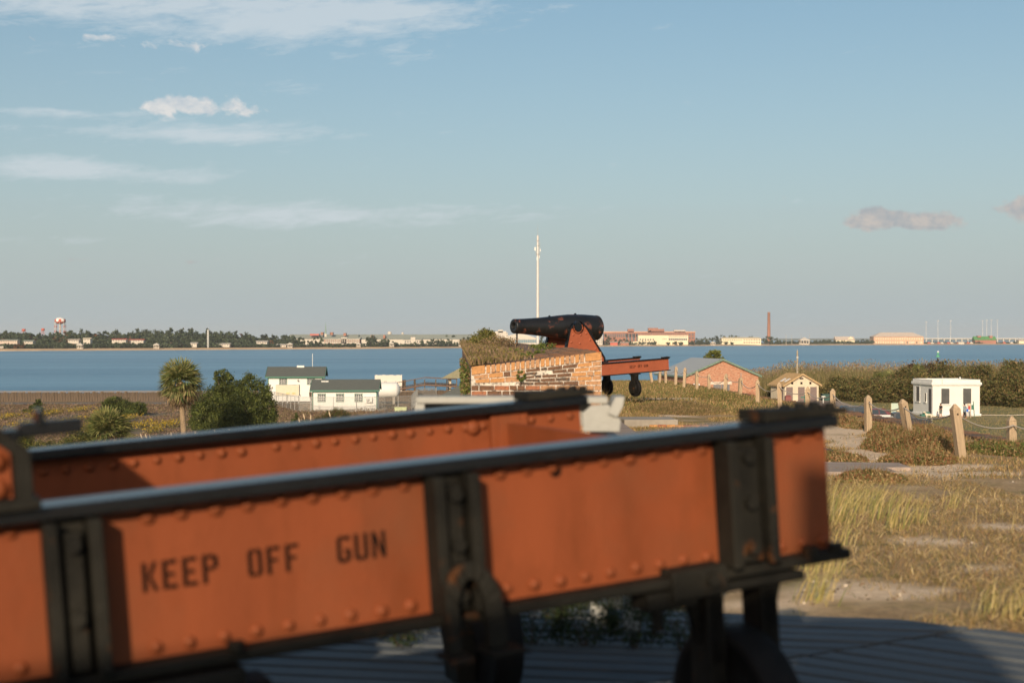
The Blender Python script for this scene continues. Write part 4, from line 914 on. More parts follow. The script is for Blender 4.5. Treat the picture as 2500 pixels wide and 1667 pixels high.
# generator
G0 = place(673, 205); r = thing('generator', 'beige generator enclosure on a stand in front of the farther white house', 'generator', G0, math.radians(3))
q = MB(); q.box(0, 3.35, 0, 1.4, 1.25, 2.75); q.build('enclosure', mat('beige_metal', (.60, .52, .38), rough=.5, var=.06, bump=.05), r, bevel=.03)
for x in (.4, 1.1, 1.9, 2.7): MB().box(x, x + .03, -.02, -.003, 1.35, 2.65).build('door_seam', CREAM, r)
for x in (1.5, 2.35): MB().box(x, x + .5, -.05, -.003, 1.42, 1.68).build('louvre', mat('yellowish_metal', (.62, .48, .22), rough=.5), r)
q = MB(); q.box(-.1, 3.5, -.1, 1.5, 1.12, 1.245); [q.box(x, x + .15, .1, .25, 0, 1.12) for x in (0, 1.6, 3.2)]; q.build('stand', GALV, r)
# propane tank
T0 = place(905, 204); r = thing('storage_tank', 'large white horizontal storage tank right of the nearer white house', 'tank', T0)
q = MB(); R_ = 1.13; q.lathe([(-.55, .001), (-.5, .35), (-.36, .7), (-.18, .97), (0, R_), (4.2, R_), (4.38, .97), (4.56, .7), (4.70, .35), (4.75, .001)], (-.5, 0, 2.05), (1, 0, 0), n=32); q.build('tank_shell', WHITE, r)
q = MB(); [q.box(x, x + .35, -.7, .7, 0, 1.3) for x in (.2, 3.2)]; q.build('saddle', CONC, r)
q = MB(); [q.cyl((x, 0, 3.1), (x, 0, 3.35), .07, n=8) for x in (1.0, 2.0, 2.2, 3.6)]; q.build('valve', GALV, r)
# chain link fence
def chainmat():
    m = D.materials.new('chain_link'); m.use_nodes = True; t = m.node_tree; t.nodes.clear()
    co = nd(t, 'ShaderNodeTexCoord').outputs['Object']; s = nd(t, 'ShaderNodeSeparateXYZ', ins={0: co})
    ax = mth(t, 'ADD', mth(t, 'ADD', s.outputs[0], s.outputs[1]), s.outputs[2]); bx = mth(t, 'SUBTRACT', mth(t, 'ADD', s.outputs[0], s.outputs[1]), s.outputs[2])
    fa = mth(t, 'LESS_THAN', mth(t, 'FRACT', mth(t, 'MULTIPLY', ax, 12)), .17); fb = mth(t, 'LESS_THAN', mth(t, 'FRACT', mth(t, 'MULTIPLY', bx, 12)), .17)
    f_ = mth(t, 'MAXIMUM', fa, fb)
    p = nd(t, 'ShaderNodeBsdfPrincipled', ins={'Base Color': (.36, .35, .32, 1), 'Roughness': .5}); tr = nd(t, 'ShaderNodeBsdfTransparent')
    mx = nd(t, 'ShaderNodeMixShader', ins={0: f_, 1: tr.outputs[0], 2: p.outputs[0]}); t.links.new(mx.outputs[0], nd(t, 'ShaderNodeOutputMaterial').inputs[0]); return m
CHM = chainmat()
def chain_fence(pts, h, label, step=2.9):
    r = thing('chain_link_fence', label, 'fence', pts[0])
    o0 = Vector(pts[0])
    for a, b_ in zip(pts[:-1], pts[1:]):
        a = Vector(a); b_ = Vector(b_); n = max(1, round((b_ - a).length / step))
        for k in range(n + 1):
            p = a.lerp(b_, k / n) - o0; MB().cyl(p, p + Vector((0, 0, h + .06)), .04, n=8).build('fence_post', GALV, r)
        q = MB(); q.cyl(a - o0 + Vector((0, 0, h)), b_ - o0 + Vector((0, 0, h)), .028, n=6); q.build('top_rail', GALV, r)
        q = MB(); d = (b_ - a).normalized(); nn = Vector((-d.y, d.x, 0)) * .004
        vs = [a - o0 + Vector((0, 0, .05)), b_ - o0 + Vector((0, 0, .05)), b_ - o0 + Vector((0, 0, h - .03)), a - o0 + Vector((0, 0, h - .03))]
        q.add([p - nn for p in vs], [(0, 1, 2, 3)]); q.build('mesh_panel', CHM, r)
fp = [place(652, 205), place(700, 190), place(730, 181.5), place(760, 181.5)]
chain_fence([tuple(p) for p in fp], 1.95, 'chain link fence section left of the nearer white house')
fp = [place(758, 181.3), place(870, 181.6), place(940, 183), place(1004, 186), place(1020, 214), place(1065, 216)]
chain_fence([tuple(p) for p in fp], 1.95, 'chain link fence running past the nearer white house to the tank')
r = thing('power_cabinet', 'small pale green yellow utility box on the dry grass right of the fence', 'utility box', place(963, 181.8)); MB().box(0, 1.55, 0, .9, 0, .62).build('cabinet', mat('pale_green_box', (.38, .42, .22), rough=.5, var=.1), r, bevel=.03)
MB().box(-.05, 1.6, -.05, .95, .62, .68).build('lid', mat('pale_green_box'if 0 else 'pale_green_lid', (.45, .46, .26), rough=.5), r)
r = thing('vent_pipe', 'short white pipe standing before the chain link fence', 'pipe', place(1017, 180)); MB().cyl((0, 0, 0), (0, 0, 1.35), .09, n=10).build('pipe', WHITE, r)
MB().cyl((0, 0, .0), (0, 0, .35), .14, n=10).build('pipe_collar', WHITE, r)

# seawall, road, pilings, corrugated screen, dock ramp
q = MB(); wy = 213.
r = thing('seawall', 'long weathered timber seawall between the field and the water', 'seawall', (-80, wy, LAND - .2))
pl = [MB().box(-.19, .19, 0, .12, 0, h).mesh('plank', jit=.02) for h in (1.55, 1.62, 1.58)]
for m_ in pl: m_.materials.append(SEAW)
k = 0; x = -80.0
while x < -14.5 and k < 290: inst('plank', pl[k % 3], r, (x + 80, random.uniform(-.04, .04) + (x + 80) * .03, random.uniform(-.06, .05)), (random.uniform(-.03, .03), 0, 0)); x += .40 if x < -40 else .40; k += 1
q = MB(); q.add([(-30, -.1, 1.62), (66, 1.9, 1.62), (66, 2.35, 1.62), (-30, .5, 1.62), (-30, -.1, 1.74), (66, 1.9, 1.74), (66, 2.35, 1.74), (-30, .5, 1.74)], [(0, 1, 5, 4), (4, 5, 6, 7), (2, 3, 7, 6), (0, 4, 7, 3), (1, 2, 6, 5)]); q.build('cap_timber', mat('grey_timber', (.27, .20, .14), rough=.9, var=.25), r)
rd = MB(); rd.add([(-420, 196, LAND + .07), (-46, 203, LAND + .07), (-46, 207.5, LAND + .07), (-420, 202, LAND + .07)], [(0, 1, 2, 3)]); struct(rd.build('road', ROADM))
SANDY = mat('sandy_track', (.50, .37, .24), rough=.95, var=.2, vs=.3, bump=.4)
rd = MB(); rd.add([(-46, 203, LAND + .072), (-14, 207.8, LAND + .072), (-14, 209.5, LAND + .072), (-46, 207.5, LAND + .072)], [(0, 1, 2, 3)]); struct(rd.build('sandy_path', SANDY))
for k, (px, D_) in enumerate(((803, 228), (833, 228), (862, 228), (866, 229.5), (893, 228), (897, 229.5), (983, 228), (988, 229.5), (1012, 230))):
    r = thing('mooring_pile', ['leftmost timber pile right of the farther white house', 'second timber pile right of the farther white house', 'left pile of the first close pair before the bulkhead', 'right pile of the first close pair before the bulkhead', 'left pile of the close pair left of the corrugated screen', 'right pile of the close pair left of the corrugated screen', 'left pile of the close pair right of the corrugated screen', 'right pile of the close pair right of the corrugated screen', 'lone timber pile farthest right behind the dock ramp'][k], 'pile', place(px, D_, SEA - .5), 0, 'timber piles along the bulkhead'); MB().cyl((0, 0, 0), (.03, 0, 5.3), .19, .16, n=8).build('pile_shaft', SEAW, r)
r = thing('metal_bulkhead', 'low grey sheet bulkhead behind the row of piles', 'bulkhead', place(795, 230, SEA))
q = MB(); n_ = 46; [q.box(i * .2, i * .2 + .1, 0 if i % 2 else .06, .1, 0, 4.55) for i in range(n_)]; q.build('sheet_piling', mat('bulkhead_metal', (.42, .38, .33), rough=.7, var=.3, vs=1, col2=(.25, .15, .1)), r)
r = thing('corrugated_screen', 'white and rusty corrugated metal screen above the storage tank', 'screen', place(915, 222, LAND + .2))
ps = MB().box(0, .165, 0, .05, 0, 3.55).mesh('corrugated_sheet'); ps.materials.append(mat('white_corrugated', (.66, .60, .52), rough=.6, var=.12, vs=1.5, col2=(.42, .26, .17), c2pos=(.58, .7), stretch=(1, 1, .3)))
for i in range(25): inst('corrugated_sheet', ps, r, (i * .17, .06 * (i % 2), random.uniform(-.05, .04)))
r = thing('timber_dock', 'brown timber walkway ramp rising to the tan roofed shelter', 'dock', place(965, 219, LAND))
q = MB(); Z = [(0, 1.75), (4.6, 2.6), (9.5, 2.35)]
for (x0, z0), (x1, z1) in zip(Z[:-1], Z[1:]):
    n_ = 12
    for i in range(n_):
        a = x0 + (x1 - x0) * i / n_; b_ = x0 + (x1 - x0) * (i + 1) / n_; za = z0 + (z1 - z0) * i / n_; zb_ = z0 + (z1 - z0) * (i + 1) / n_
        MB().add([(a, -1.2, za), (b_ - .03, -1.2, zb_), (b_ - .03, 1.2, zb_), (a, 1.2, za), (a, -1.2, za + .1), (b_ - .03, -1.2, zb_ + .1), (b_ - .03, 1.2, zb_ + .1), (a, 1.2, za + .1)], [(0, 3, 2, 1), (4, 5, 6, 7), (0, 1, 5, 4), (2, 3, 7, 6), (0, 4, 7, 3), (1, 2, 6, 5)]).build('deck_board', SEAW, r)
    for s_ in (-1.25, 1.25):
        q.cyl((x0, s_, z0 + .85), (x1, s_, z1 + .85), .04, n=6)
        q.cyl((x0, s_, z0 - .25), (x1, s_, z1 - .25), .14, n=6)
q.build('handrail', mat('red_brown_timber', (.17, .10, .065), rough=.85, var=.25), r)
for x in (0, 1.6, 3.2, 4.6, 6.3, 8.0, 9.5): MB().box(x - .08, x + .08, -1.22, -1.04, 0, 2.75 if x < 4 else 3.2).build('dock_post', SEAW, r)
r = thing('seawall_section', 'dark planked retaining wall under the dock ramp right of the tank', 'retaining wall', place(990, 216.5))
for i in range(27): inst('plank', pl[i % 3], r, (i * .4, random.uniform(-.04, .04), random.uniform(-.05, .05)))
# red building and tan shelter left of the parapet
R0 = place(1088, 180); r = thing('red_building', 'red walled building with green posts and grey green hip roof beside the brick parapet', 'building', R0)
MB().box(0, 9, 0, 6, 0, 2.05).build('wall', mat('red_wall', (.42, .10, .055), rough=.8, var=.1, bump=.2, bs=10), r)
q = MB(); q.add([(-.7, -.8, 2.05), (9.8, -.8, 2.05), (9.8, 6.8, 2.05), (-.7, 6.8, 2.05), (3.2, 3, 4.35), (6.0, 3, 4.35), (-.7, -.8, 2.2), (9.8, -.8, 2.2)], [(0, 1, 7, 6), (6, 7, 5, 4), (1, 2, 5, 7), (2, 3, 4, 5), (3, 0, 6, 4), (3, 2, 1, 0)]); q.build('roof', SHING, r)
MB().box(-.72, 9.82, -.86, -.80, 2.02, 2.2).build('fascia', GREEN, r)
for x in (.35, 2.6, 4.9): MB().box(x, x + .22, -.14, -.02, 0, 2.04).build('post', GREEN, r)
r = thing('tan_shelter', 'open shelter with tan hip roof at the head of the dock', 'shelter', place(1092, 219))
q = MB(); q.add([(-.9, -1.2, 3.35), (8, -1.2, 3.35), (8, 5, 3.35), (-.9, 5, 3.35), (3.2, 2, 5.6), (4.6, 2, 5.6)], [(0, 1, 5, 4), (1, 2, 5), (2, 3, 4, 5), (3, 0, 4), (3, 2, 1, 0)]); q.build('roof', mat('olive_tan_roof', (.27, .24, .14), rough=.85, var=.15), r)
for x in (.1, 3.4, 6.7): MB().box(x, x + .5, 0, .5, 0, 3.34).build('post', CREAM, r)
r = thing('brown_sign', 'small brown two part sign on a post in the field right of the palm', 'sign', place(503, 122))
q = MB(); q.box(-.42, -.03, 0, .04, .55, 1.15); q.box(.03, .42, 0, .04, .55, 1.15); q.build('board', mat('brown_sign', (.16, .065, .04), rough=.7), r); MB().box(-.03, .03, -.01, .05, 0, 1.2).build('post', WOODB, r)

# ------------------------------------------------------------------ vegetation of the field
PALMG = [(.17, .20, .06), (.13, .16, .05), (.25, .25, .085), (.30, .27, .10)]; PALMD = [(.36, .24, .12), (.28, .18, .10), (.42, .30, .17), (.22, .16, .08)]
def frond_mesh(seed, L_=1.0, cols=PALMG, n=22, droop=.5, fold=.25):
    rs = np.random.default_rng(seed); V = []; Fc = []; T = []
    def seg(a, b_, w, c):
        a = np.array(a); b_ = np.array(b_); d = b_ - a; s = np.cross(d, [0, 0, 1.]); s = s / (np.linalg.norm(s) + 1e-9) * w / 2; k = len(V)
        m_ = a * .45 + b_ * .55; m_[2] -= .02
        V.extend([a - s * .4, a + s * .4, m_ + s, m_ - s, b_]); Fc.extend([(k, k + 1, k + 2), (k, k + 2, k + 3), (k + 3, k + 2, k + 4)]); T.extend([c] * 5)
    base = (.55 * L_, 0, 0)
    seg((0, 0, 0), base, .03 * L_, cols[-1])
    for i in range(n):
        t_ = i / (n - 1) * 2 - 1; a = t_ * 1.75; ln = L_ * (.78 - .12 * abs(t_)) * rs.uniform(.85, 1.1)
        e = (base[0] + math.cos(a) * ln, math.sin(a) * ln, -abs(math.sin(a)) * fold * ln - droop * ln * rs.uniform(.3, 1))
        mid = (base[0] + math.cos(a) * ln * .55, math.sin(a) * ln * .55, -abs(math.sin(a)) * fold * ln * .5 - .08 * ln)
        c = np.array(cols[rs.integers(0, len(cols))]) * rs.uniform(.7, 1.25); seg(base, mid, .075 * L_, c); seg(mid, e, .05 * L_, c)
    me = npmesh('frond', np.array(V), np.array(Fc), np.array(T)); me.materials.append(LEAF if cols is PALMG else DRY); return me
FG = [frond_mesh(k, droop=.25 + .12 * k) for k in range(4)]; FD = [frond_mesh(20 + k, cols=PALMD, n=14, droop=.8, fold=.5) for k in range(3)]
def palm(px, D_, h, R_, label, nf, ndead, name='palm_tree', cat='palm tree', lean=.0, low=-25, zoff=0):
    r = thing(name, label, cat, place(px, D_, LAND + zoff))
    top = Vector((lean, 0, h)); q = MB()
    if h > 1.5:
        pr = [(i / 14 * h, .26 + .06 * math.exp(-i) - .05 * i / 14 + (.02 if i % 2 else 0)) for i in range(15)]
        q.lathe(pr, (0, 0, -.2), (lean, 0, h), n=14); q.build('trunk', BARK, r)
        q = MB(); q.lathe([(-.95, .26), (-.7, .38), (-.4, .40), (.1, .34), (.3, .1)], top, (0, 0, 1), n=12); q.build('boot_skirt', mat('palm_boots', (.38, .23, .12), rough=.95, var=.4, vs=4, bump=1, bs=12, bdist=.05), r)
    else: q.lathe([(-.3, .3), (h, .22)], (0, 0, 0), (0, 0, 1), n=10); q.build('trunk', BARK, r)
    rs = random.Random(int(px))
    for k in range(nf):
        el_ = math.radians(low + (88 - low) * ((k + .5) / nf) ** .8); a = k * 2.39996 + rs.uniform(-.2, .2); s = R_ * rs.uniform(.85, 1.08) / 1.3
        inst('frond', FG[rs.randrange(4)], r, top, (rs.uniform(-.4, .4), -el_, a), (s, s, s))
    for k in range(ndead):
        el_ = math.radians(rs.uniform(-84, 5) if h > 1.5 else rs.uniform(-35, 5)); a = rs.uniform(0, 2 * PI); s = R_ * rs.uniform(.6, .95) / 1.3
        inst('frond', FD[rs.randrange(3)], r, top, (rs.uniform(-.5, .5), -el_, a), (s, s, s))
    return r
palm(452, 124, 5.45, 2.45, 'tall palm tree with green fan crown over a skirt of dead brown fronds', 54, 62, lean=-.42, low=-28)
palm(262, 123, .75, 2.55, 'round palmetto clump with brown dead fronds at its base left of the palm', 66, 26, 'palmetto', 'palmetto', low=-5, zoff=.3)
JG = [(.105, .125, .030), (.075, .095, .025), (.13, .14, .035), (.05, .065, .022)]
def cedar(px, D_, lobes, n, s, label, cols=JG, cat='cedar tree', name='cedar_tree', group=None, z=LAND):
    o = thing(name, label, cat, place(px, D_, z), 0, group)
    q = MB(); zt = max(l[2] for l in lobes)
    for l in lobes[:9]: q.cyl((l[0] * .25, l[1] * .25, -.1), (l[0], l[1], l[2]), .09 + .02 * zt / 4, .02, n=6, cap=False)
    q.build('trunk', WOODB, o)
    PP = lobes_points(lobes, n, .5); A = leaves(PP, s, cols, asp=.42, up=.55)
    k_ = np.repeat(.45 + 1.15 * vnoise(PP[:, 0] + PP[:, 1] * .7, PP[:, 2] * 1.2, .55, 61), 4)[:, None]; A[2][:] *= k_
    finish('crown', npmesh('crown', *A), LEAF, o); return o
sc_d = 138 / F
def lob(cx, base, D_, L_):      # lobes given in photo pixels: (px, py, rx, ry)
    s = D_ / F; zb = (base - HY) * s; return [((a - cx) * s, random.uniform(-.5, .5) * c * s, (base - b_) * s, c * s, c * s * .9, d * s) for a, b_, c, d in L_]
cedar(575, 139, lob(575, 1062, 139, [(500, 1015, 40, 42), (520, 985, 34, 40), (548, 950, 26, 40), (550, 925, 13, 26), (530, 918, 9, 16), (556, 985, 44, 48), (590, 1000, 50, 52), (610, 950, 24, 40), (613, 932, 9, 18), (640, 965, 22, 36), (638, 940, 7, 14), (650, 1000, 26, 44), (655, 1030, 22, 34), (575, 1035, 70, 28), (500, 1040, 36, 24), (625, 1035, 40, 30), (580, 955, 20, 30), (590, 938, 8, 12), (480, 1000, 14, 26)]),
      62000, .20, 'large dense dark green cedar with several tops right of the palm tree')
cedar(302, 174, lob(302, 1018, 174, [(270, 995, 20, 20), (285, 982, 16, 13), (310, 998, 24, 19), (335, 1000, 22, 16), (300, 1008, 46, 10), (352, 1004, 9, 11)]), 15000, .2, 'wide dark green bush in the field behind the palmetto', name='bush', cat='bush')
cedar(86, 178, lob(86, 1010, 178, [(93, 990, 10, 16), (84, 998, 12, 10), (66, 1003, 10, 6), (96, 1000, 9, 9)]), 5200, .18, 'small dark conifer in the field near the left edge', name='bush', cat='bush')
cedar(723, 140, lob(723, 1060, 140, [(723, 1025, 6, 18), (722, 1038, 12, 12), (716, 1030, 7, 12)]), 2600, .12, 'small pointed young cedar between the big cedar and the palmetto bush', name='young_cedar')
o = cedar(820, 142, lob(820, 1057, 142, [(822, 1018, 26, 20), (805, 1022, 20, 16), (842, 1020, 14, 20), (785, 1028, 22, 10), (835, 1032, 22, 12)]), 9500, .13, 'brown and green bush growing in front of the nearer white house', cols=JG + [(.22, .12, .06), (.16, .10, .05)], name='bush', cat='bush')
for a in range(16):
    s = random.uniform(.5, .85); inst('frond', FG[a % 4], o, (.1, -.3, .5), (0, -math.radians(random.uniform(20, 85)), a * 2.4), (s, s, s))
cedar(760, 145, lob(760, 1052, 145, [(745, 1036, 22, 9), (775, 1038, 24, 8)]), 4200, .12, 'low straggling shrub before the chain link fence', name='shrub', cat='shrub')
# hedge rising behind the left end of the rails
HG = [(.10, .115, .03), (.06, .075, .02), (.17, .16, .035), (.045, .055, .02), (.22, .19, .04)]
for k, (px, py, rx, ry, lb_) in enumerate([(115, 1105, 44, 30, 'dark green hedge bush above the left end of the rail'), (190, 1088, 40, 32, 'leafy green hedge bush below the palmetto clump'), (262, 1108, 50, 22, 'low green hedge bush under the palmetto'), (345, 1098, 50, 20, 'low yellow green bush left of the palm trunk'), (420, 1095, 40, 16, 'low dark shrub at the foot of the palm'), (40, 1085, 40, 34, 'dark hedge bush behind the upper carriage')]):
    D_ = 112.; cedar(px, D_, lob(px, 1119, D_, [(px, py, rx, ry), (px - rx * .5, py + 8, rx * .5, ry * .6), (px + rx * .5, py + 6, rx * .5, ry * .7)]), 9000, .13, lb_, HG, 'bush', 'hedge_bush')
# dry field growth
FC = [(.24, .15, .10), (.19, .12, .085), (.29, .19, .12), (.21, .16, .075), (.155, .125, .055), (.26, .17, .13), (.33, .24, .14)]
def fpts(n, x0, x1, y0, y1, z=0):
    y = y0 + (y1 - y0) * rnd(n); x = rnd(n, x0, x1) * y / 200.; return np.stack([x, y, np.full(n, LAND + z)], 1)
P_ = fpts(110000, -75, -14, 108, 203); nn = vnoise(P_[:, 0], P_[:, 1], 5, 41); P_ = P_[nn > .22]; hv = .15 + .45 * vnoise(P_[:, 0], P_[:, 1], 3, 42)
P_[:, 2] += hv * rnd(len(P_)) * .8
stuff(finish('field_growth', npmesh('field_growth', *leaves(P_, .20, FC, asp=.5, up=.8)), DRY), 'purplish brown dry growth covering the field before the seawall', 'field growth')
P_ = fpts(26000, -42, -8, 120, 182); stuff(finish('yard_grass', npmesh('yard_grass', *blades(P_, .16, .06, .7, [(.34, .24, .12), (.26, .19, .09), (.19, .16, .06)])), DRY), 'thin dry grass around the white houses', 'grass')
YE = [(.46, .31, .02), (.38, .26, .03), (.32, .23, .04), (.22, .19, .05)]
FLW = [(342, 1042, 30, 10), (415, 1040, 34, 8), (310, 1025, 22, 6), (60, 1040, 24, 9), (95, 1020, 26, 5), (175, 1030, 26, 9), (190, 1005, 22, 6), (92, 1009, 14, 4), (150, 1048, 20, 6), (200, 1058, 22, 7), (130, 1012, 16, 4), (230, 1045, 16, 6), (375, 1058, 20, 5), (20, 1022, 18, 5), (255, 1012, 30, 4)]
for k, (px, py, rx, ry) in enumerate(FLW):
    D_ = -LAND * F / (py + ry * .4 - HY); s = D_ / F; n_ = 90 + int(rx * ry * 1.0); dy = ry * D_ * D_ / (-LAND * F)
    P_ = np.stack([RNG.normal(0, rx * s * .55, n_), RNG.normal(0, max(.8, dy * .5), n_), rnd(n_, .35, .75)], 1)
    o = thing('flower_patch', ['brightest yellow flower clump right of the palmetto', 'yellow flower clump left of the cedar', 'pale yellow flowers between the palmetto and the palm', 'yellow flower clump above the latch of the carriage', ][k] if k < 4 else ['', '', '', '', 'yellow flowers farther left above the latch bar', 'yellow flowers just left of the palmetto clump', 'far yellow flowers behind the palmetto on the left', 'yellow flowers at the foot of the small dark conifer', 'yellow flowers directly above the end of the latch bar', 'yellow flowers low beside the left of the palmetto', 'small flower patch between the conifer and the palmetto', 'flowers touching the left edge of the palmetto', 'flower patch by the foot of the palm trunk', 'yellow flowers at the left edge of the field', 'thin flower strip in front of the wide dark bush'][k], 'wildflowers', place(px, D_), 0, 'patches of yellow wildflowers')
    stuff(finish('flowers', npmesh('flowers', *leaves(P_, .16, YE, asp=.7)), LEAF, o))
    P_[:, 2] *= .5; stuff(finish('flower_stems', npmesh('flower_stems', *leaves(P_[::2], .22, [(.14, .14, .04), (.18, .15, .06)], asp=.4)), LEAF, o))
# plumed grasses
for k, (px, py) in enumerate([(352, 1095), (364, 1092), (372, 1094), (420, 1096), (505, 1090), (528, 1088), (548, 1085), (563, 1085), (598, 1080), (612, 1078), (746, 1040), (808, 1038), (733, 1050), (757, 1046), (480, 1092)]):
    D_ = 118. if py > 1060 else 140.; z_ = -(py - HY) / F * D_
    r = thing('plume_grass', 'single pale plumed grass stalk rising from the dry field', 'plume grass', (place(px, D_).x, D_, LAND), 0, 'pale plumed grass stalks'); hh = z_ - LAND + random.uniform(.55, .95); ln = random.uniform(-.25, .1)
    q = MB(); q.cyl((0, 0, 0), (ln * .6, 0, hh), .018, .012, n=5, cap=False); q.build('stalk', DRYM if 0 else mat('straw', (.42, .31, .17), rough=.9), r)
    q = MB(); q.lathe([(0, .01), (.15, .07), (.35, .075), (.65, .01)], (ln * .6, 0, hh - .1), (ln * 1.3 - .1, 0, 1), n=6); q.build('plume', mat('plume', (.52, .40, .26), rough=.95, bump=.5), r)

# ------------------------------------------------------------------ cell mast
r = thing('communication_mast', 'tall slim white monopole mast with antennas rising behind the cannon', 'mast', place(1313, 222, LAND))
k_ = 222 / F
def mz(py): return -(py - HY) * k_ - LAND
q = MB(); q.cyl((0, 0, 0), (0, 0, mz(640)), .27, .185, n=16); q.cyl((0, 0, mz(640)), (0, 0, mz(575)), .17, .15, n=12); q.build('mast_shaft', mat('mast_paint', (.60, .56, .52), rough=.5, var=.05, bump=0), r)
MB().cyl((0, 0, mz(575)), (0, 0, mz(548)), .025, .01, n=6).build('whip_antenna', GALV, r)
for dx, py, w_, h_ in ((-.42, 608, .22, .55), (.38, 611, .13, .42), (.24, 628, .10, .40), (-.12, 632, .14, .5)):
    z = mz(py); q = MB(); q.box(dx - w_ / 2, dx + w_ / 2, -.22, -.08, z - h_ / 2, z + h_ / 2); q.build('panel_antenna', WHITE, r, bevel=.02)
q = MB()
for py in (588, 600, 621): z = mz(py); q.cyl((-.32, 0, z), (.32, 0, z), .035, n=6); q.cyl((0, -.3, z), (0, .3, z), .035, n=6); q.lathe([(-.05, .20), (.05, .20)], (0, 0, z), (0, 0, 1), n=12)
q.cyl((.30, -.1, mz(625)), (.30, -.1, mz(592)), .04, n=6); q.cyl((-.26, -.1, mz(623)), (-.26, -.1, mz(605)), .04, n=6); q.build('antenna_mount', GALV, r)

# ------------------------------------------------------------------ right hand buildings
r = thing('brick_warehouse', 'long red brick building with pale metal gable roof beyond the rope fence', 'building', place(1674, 195), math.radians(10))
gable_house(r, 10.45, 14, 4.35, 6.55, BRICKW, PALER, mat('sage_trim', (.15, .21, .16), rough=.5), .35, ridge='y')
q = MB(); q.box(3.4, 6.6, -.10, -.004, 3.12, 3.5); q.build('lintel', mat('pale_lintel', (.62, .50, .40), rough=.8), r)
for x in (3.95, 5.15): MB().box(x, x + 1.12, -.07, -.004, .1, 3.11).build('door', mat('grey_door', (.16, .155, .16), rough=.6, var=.1), r)
MB().box(3.3, 3.9, -.2, -.105, 1.5, 1.6).build('shelf_bracket', CONC, r)
q = MB(); q.cyl((6.9 + 1.0, -.08, 4.0), (7.9, -.08, 4.7), .05, n=6); q.build('conduit', GALV, r)
r = thing('white_awning', 'small white sloping lean-to roof against the left of the brick gable', 'awning', place(1676, 190, LAND + 2.55))
q = MB(); q.add([(0, 0, 0), (2.0, 0, 0), (1.9, 1.2, .75), (1.1, 1.2, .75), (0, 0, .07), (2.0, 0, .07), (1.9, 1.2, .82), (1.1, 1.2, .82)], [(0, 3, 2, 1), (4, 5, 6, 7), (0, 1, 5, 4), (1, 2, 6, 5), (2, 3, 7, 6), (3, 0, 4, 7)]); q.build('roof_sheet', WHITE, r)
MB().box(.1, .2, .1, .2, -2.4, 0).build('post', WHITE, r); MB().box(1.8, 1.9, .1, .2, -2.4, 0).build('post', WHITE, r)
cedar(1742, 232, lob(1742, 967, 232, [(1742, 868, 17, 13), (1752, 864, 10, 9), (1730, 876, 13, 9), (1765, 876, 8, 5), (1742, 905, 22, 30)]), 7000, .3, 'round yellow green tree top showing above the brick building roof', [(.16, .17, .03), (.12, .13, .03), (.2, .2, .05)], 'tree', 'tree')
# tan building
r = thing('tan_shed', 'small tan gabled building with three doors and three square vents before the reeds', 'shed', place(1916, 212), math.radians(13))
ro = gable_house(r, 5.45, 5.2, 2.60, 4.12, CREAM, TANR, mat('tan_trim', (.45, .30, .15), rough=.8), .38, ridge='y')
for k, x in enumerate((.22, 2.13, 4.08)): MB().box(x, x + 1.05, -.05, -.004, .03, 2.2).build('door', mat('mauve_door', (.19, .14, .125), rough=.7, var=.08), r)
for x in (1.03, 2.50, 3.95): MB().box(x, x + .32, -.04, -.004, 2.62 if x != 2.5 else 2.62, 2.94).build('vent', STENC, r)
q = MB(); q.prism([(2.4, 3.35), (2.95, 3.35), (3.0, 3.48), (2.9, 3.6), (2.45, 3.6), (2.35, 3.48)], -.04, -.004); q.build('vent', mat('dark_brown_vent', (.06, .045, .035), rough=.7), r)
s_ = (4.12 - 2.60) / (5.45 / 2)
for y0 in (.7, 2.2):
    q = MB(); a = [(.45, y0, 2.6 + .45 * s_), (1.25, y0, 2.6 + 1.25 * s_), (1.25, y0 + .7, 2.6 + 1.25 * s_), (.45, y0 + .7, 2.6 + .45 * s_)]
    q.add([(x, y, z + .115) for x, y, z in a] + [(x, y, z + .17) for x, y, z in a], [(0, 3, 2, 1), (4, 5, 6, 7), (0, 1, 5, 4), (1, 2, 6, 5), (2, 3, 7, 6), (3, 0, 4, 7)]); q.build('skylight', WHITE, ro)
q = MB(); q.box(-.03, .0, .6, 1.5, 0, 2.1); q.build('side_door', mat('mauve_door', (.19, .14, .125)), r)
r = thing('timber_pole', 'bare weathered timber utility pole behind the small tan building', 'utility pole', place(1946, 226)); q = MB(); q.cyl((0, 0, 0), (.05, 0, 7.5), .19, .13, n=10); q.build('pole_shaft', mat('grey_pole', (.34, .28, .2), rough=.9, var=.3), r)
q = MB(); q.box(-.14, .18, -.22, -.1, 6.3, 6.6); q.cyl((.05, 0, 7.5), (.05, 0, 7.75), .05, n=6); q.build('pole_fitting', GALV, r)
r = thing('maroon_bin', 'maroon bin in front of the left door of the tan building', 'bin', place(1918, 206)); q = MB(); q.box(0, .85, 0, .8, 0, 1.0); q.add([(-.03, -.03, 1.0), (.88, -.03, 1.0), (.88, .83, 1.0), (-.03, .83, 1.0), (.15, .15, 1.22), (.7, .15, 1.22), (.7, .65, 1.22), (.15, .65, 1.22)], [(0, 1, 5, 4), (1, 2, 6, 5), (2, 3, 7, 6), (3, 0, 4, 7), (4, 5, 6, 7)]); q.build('bin_body', mat('maroon', (.20, .06, .05), rough=.6), r)
r = thing('green_stand', 'dark green cross shaped stand before the middle door of the tan building', 'stand', place(1965, 206)); q = MB(); q.box(-.05, .06, 0, .1, 0, 1.3); q.box(-.55, .06, 0, .1, .85, 1.02); q.box(.07, .3, 0, .25, 0, 1.1); q.build('stand_frame', GREEN, r)
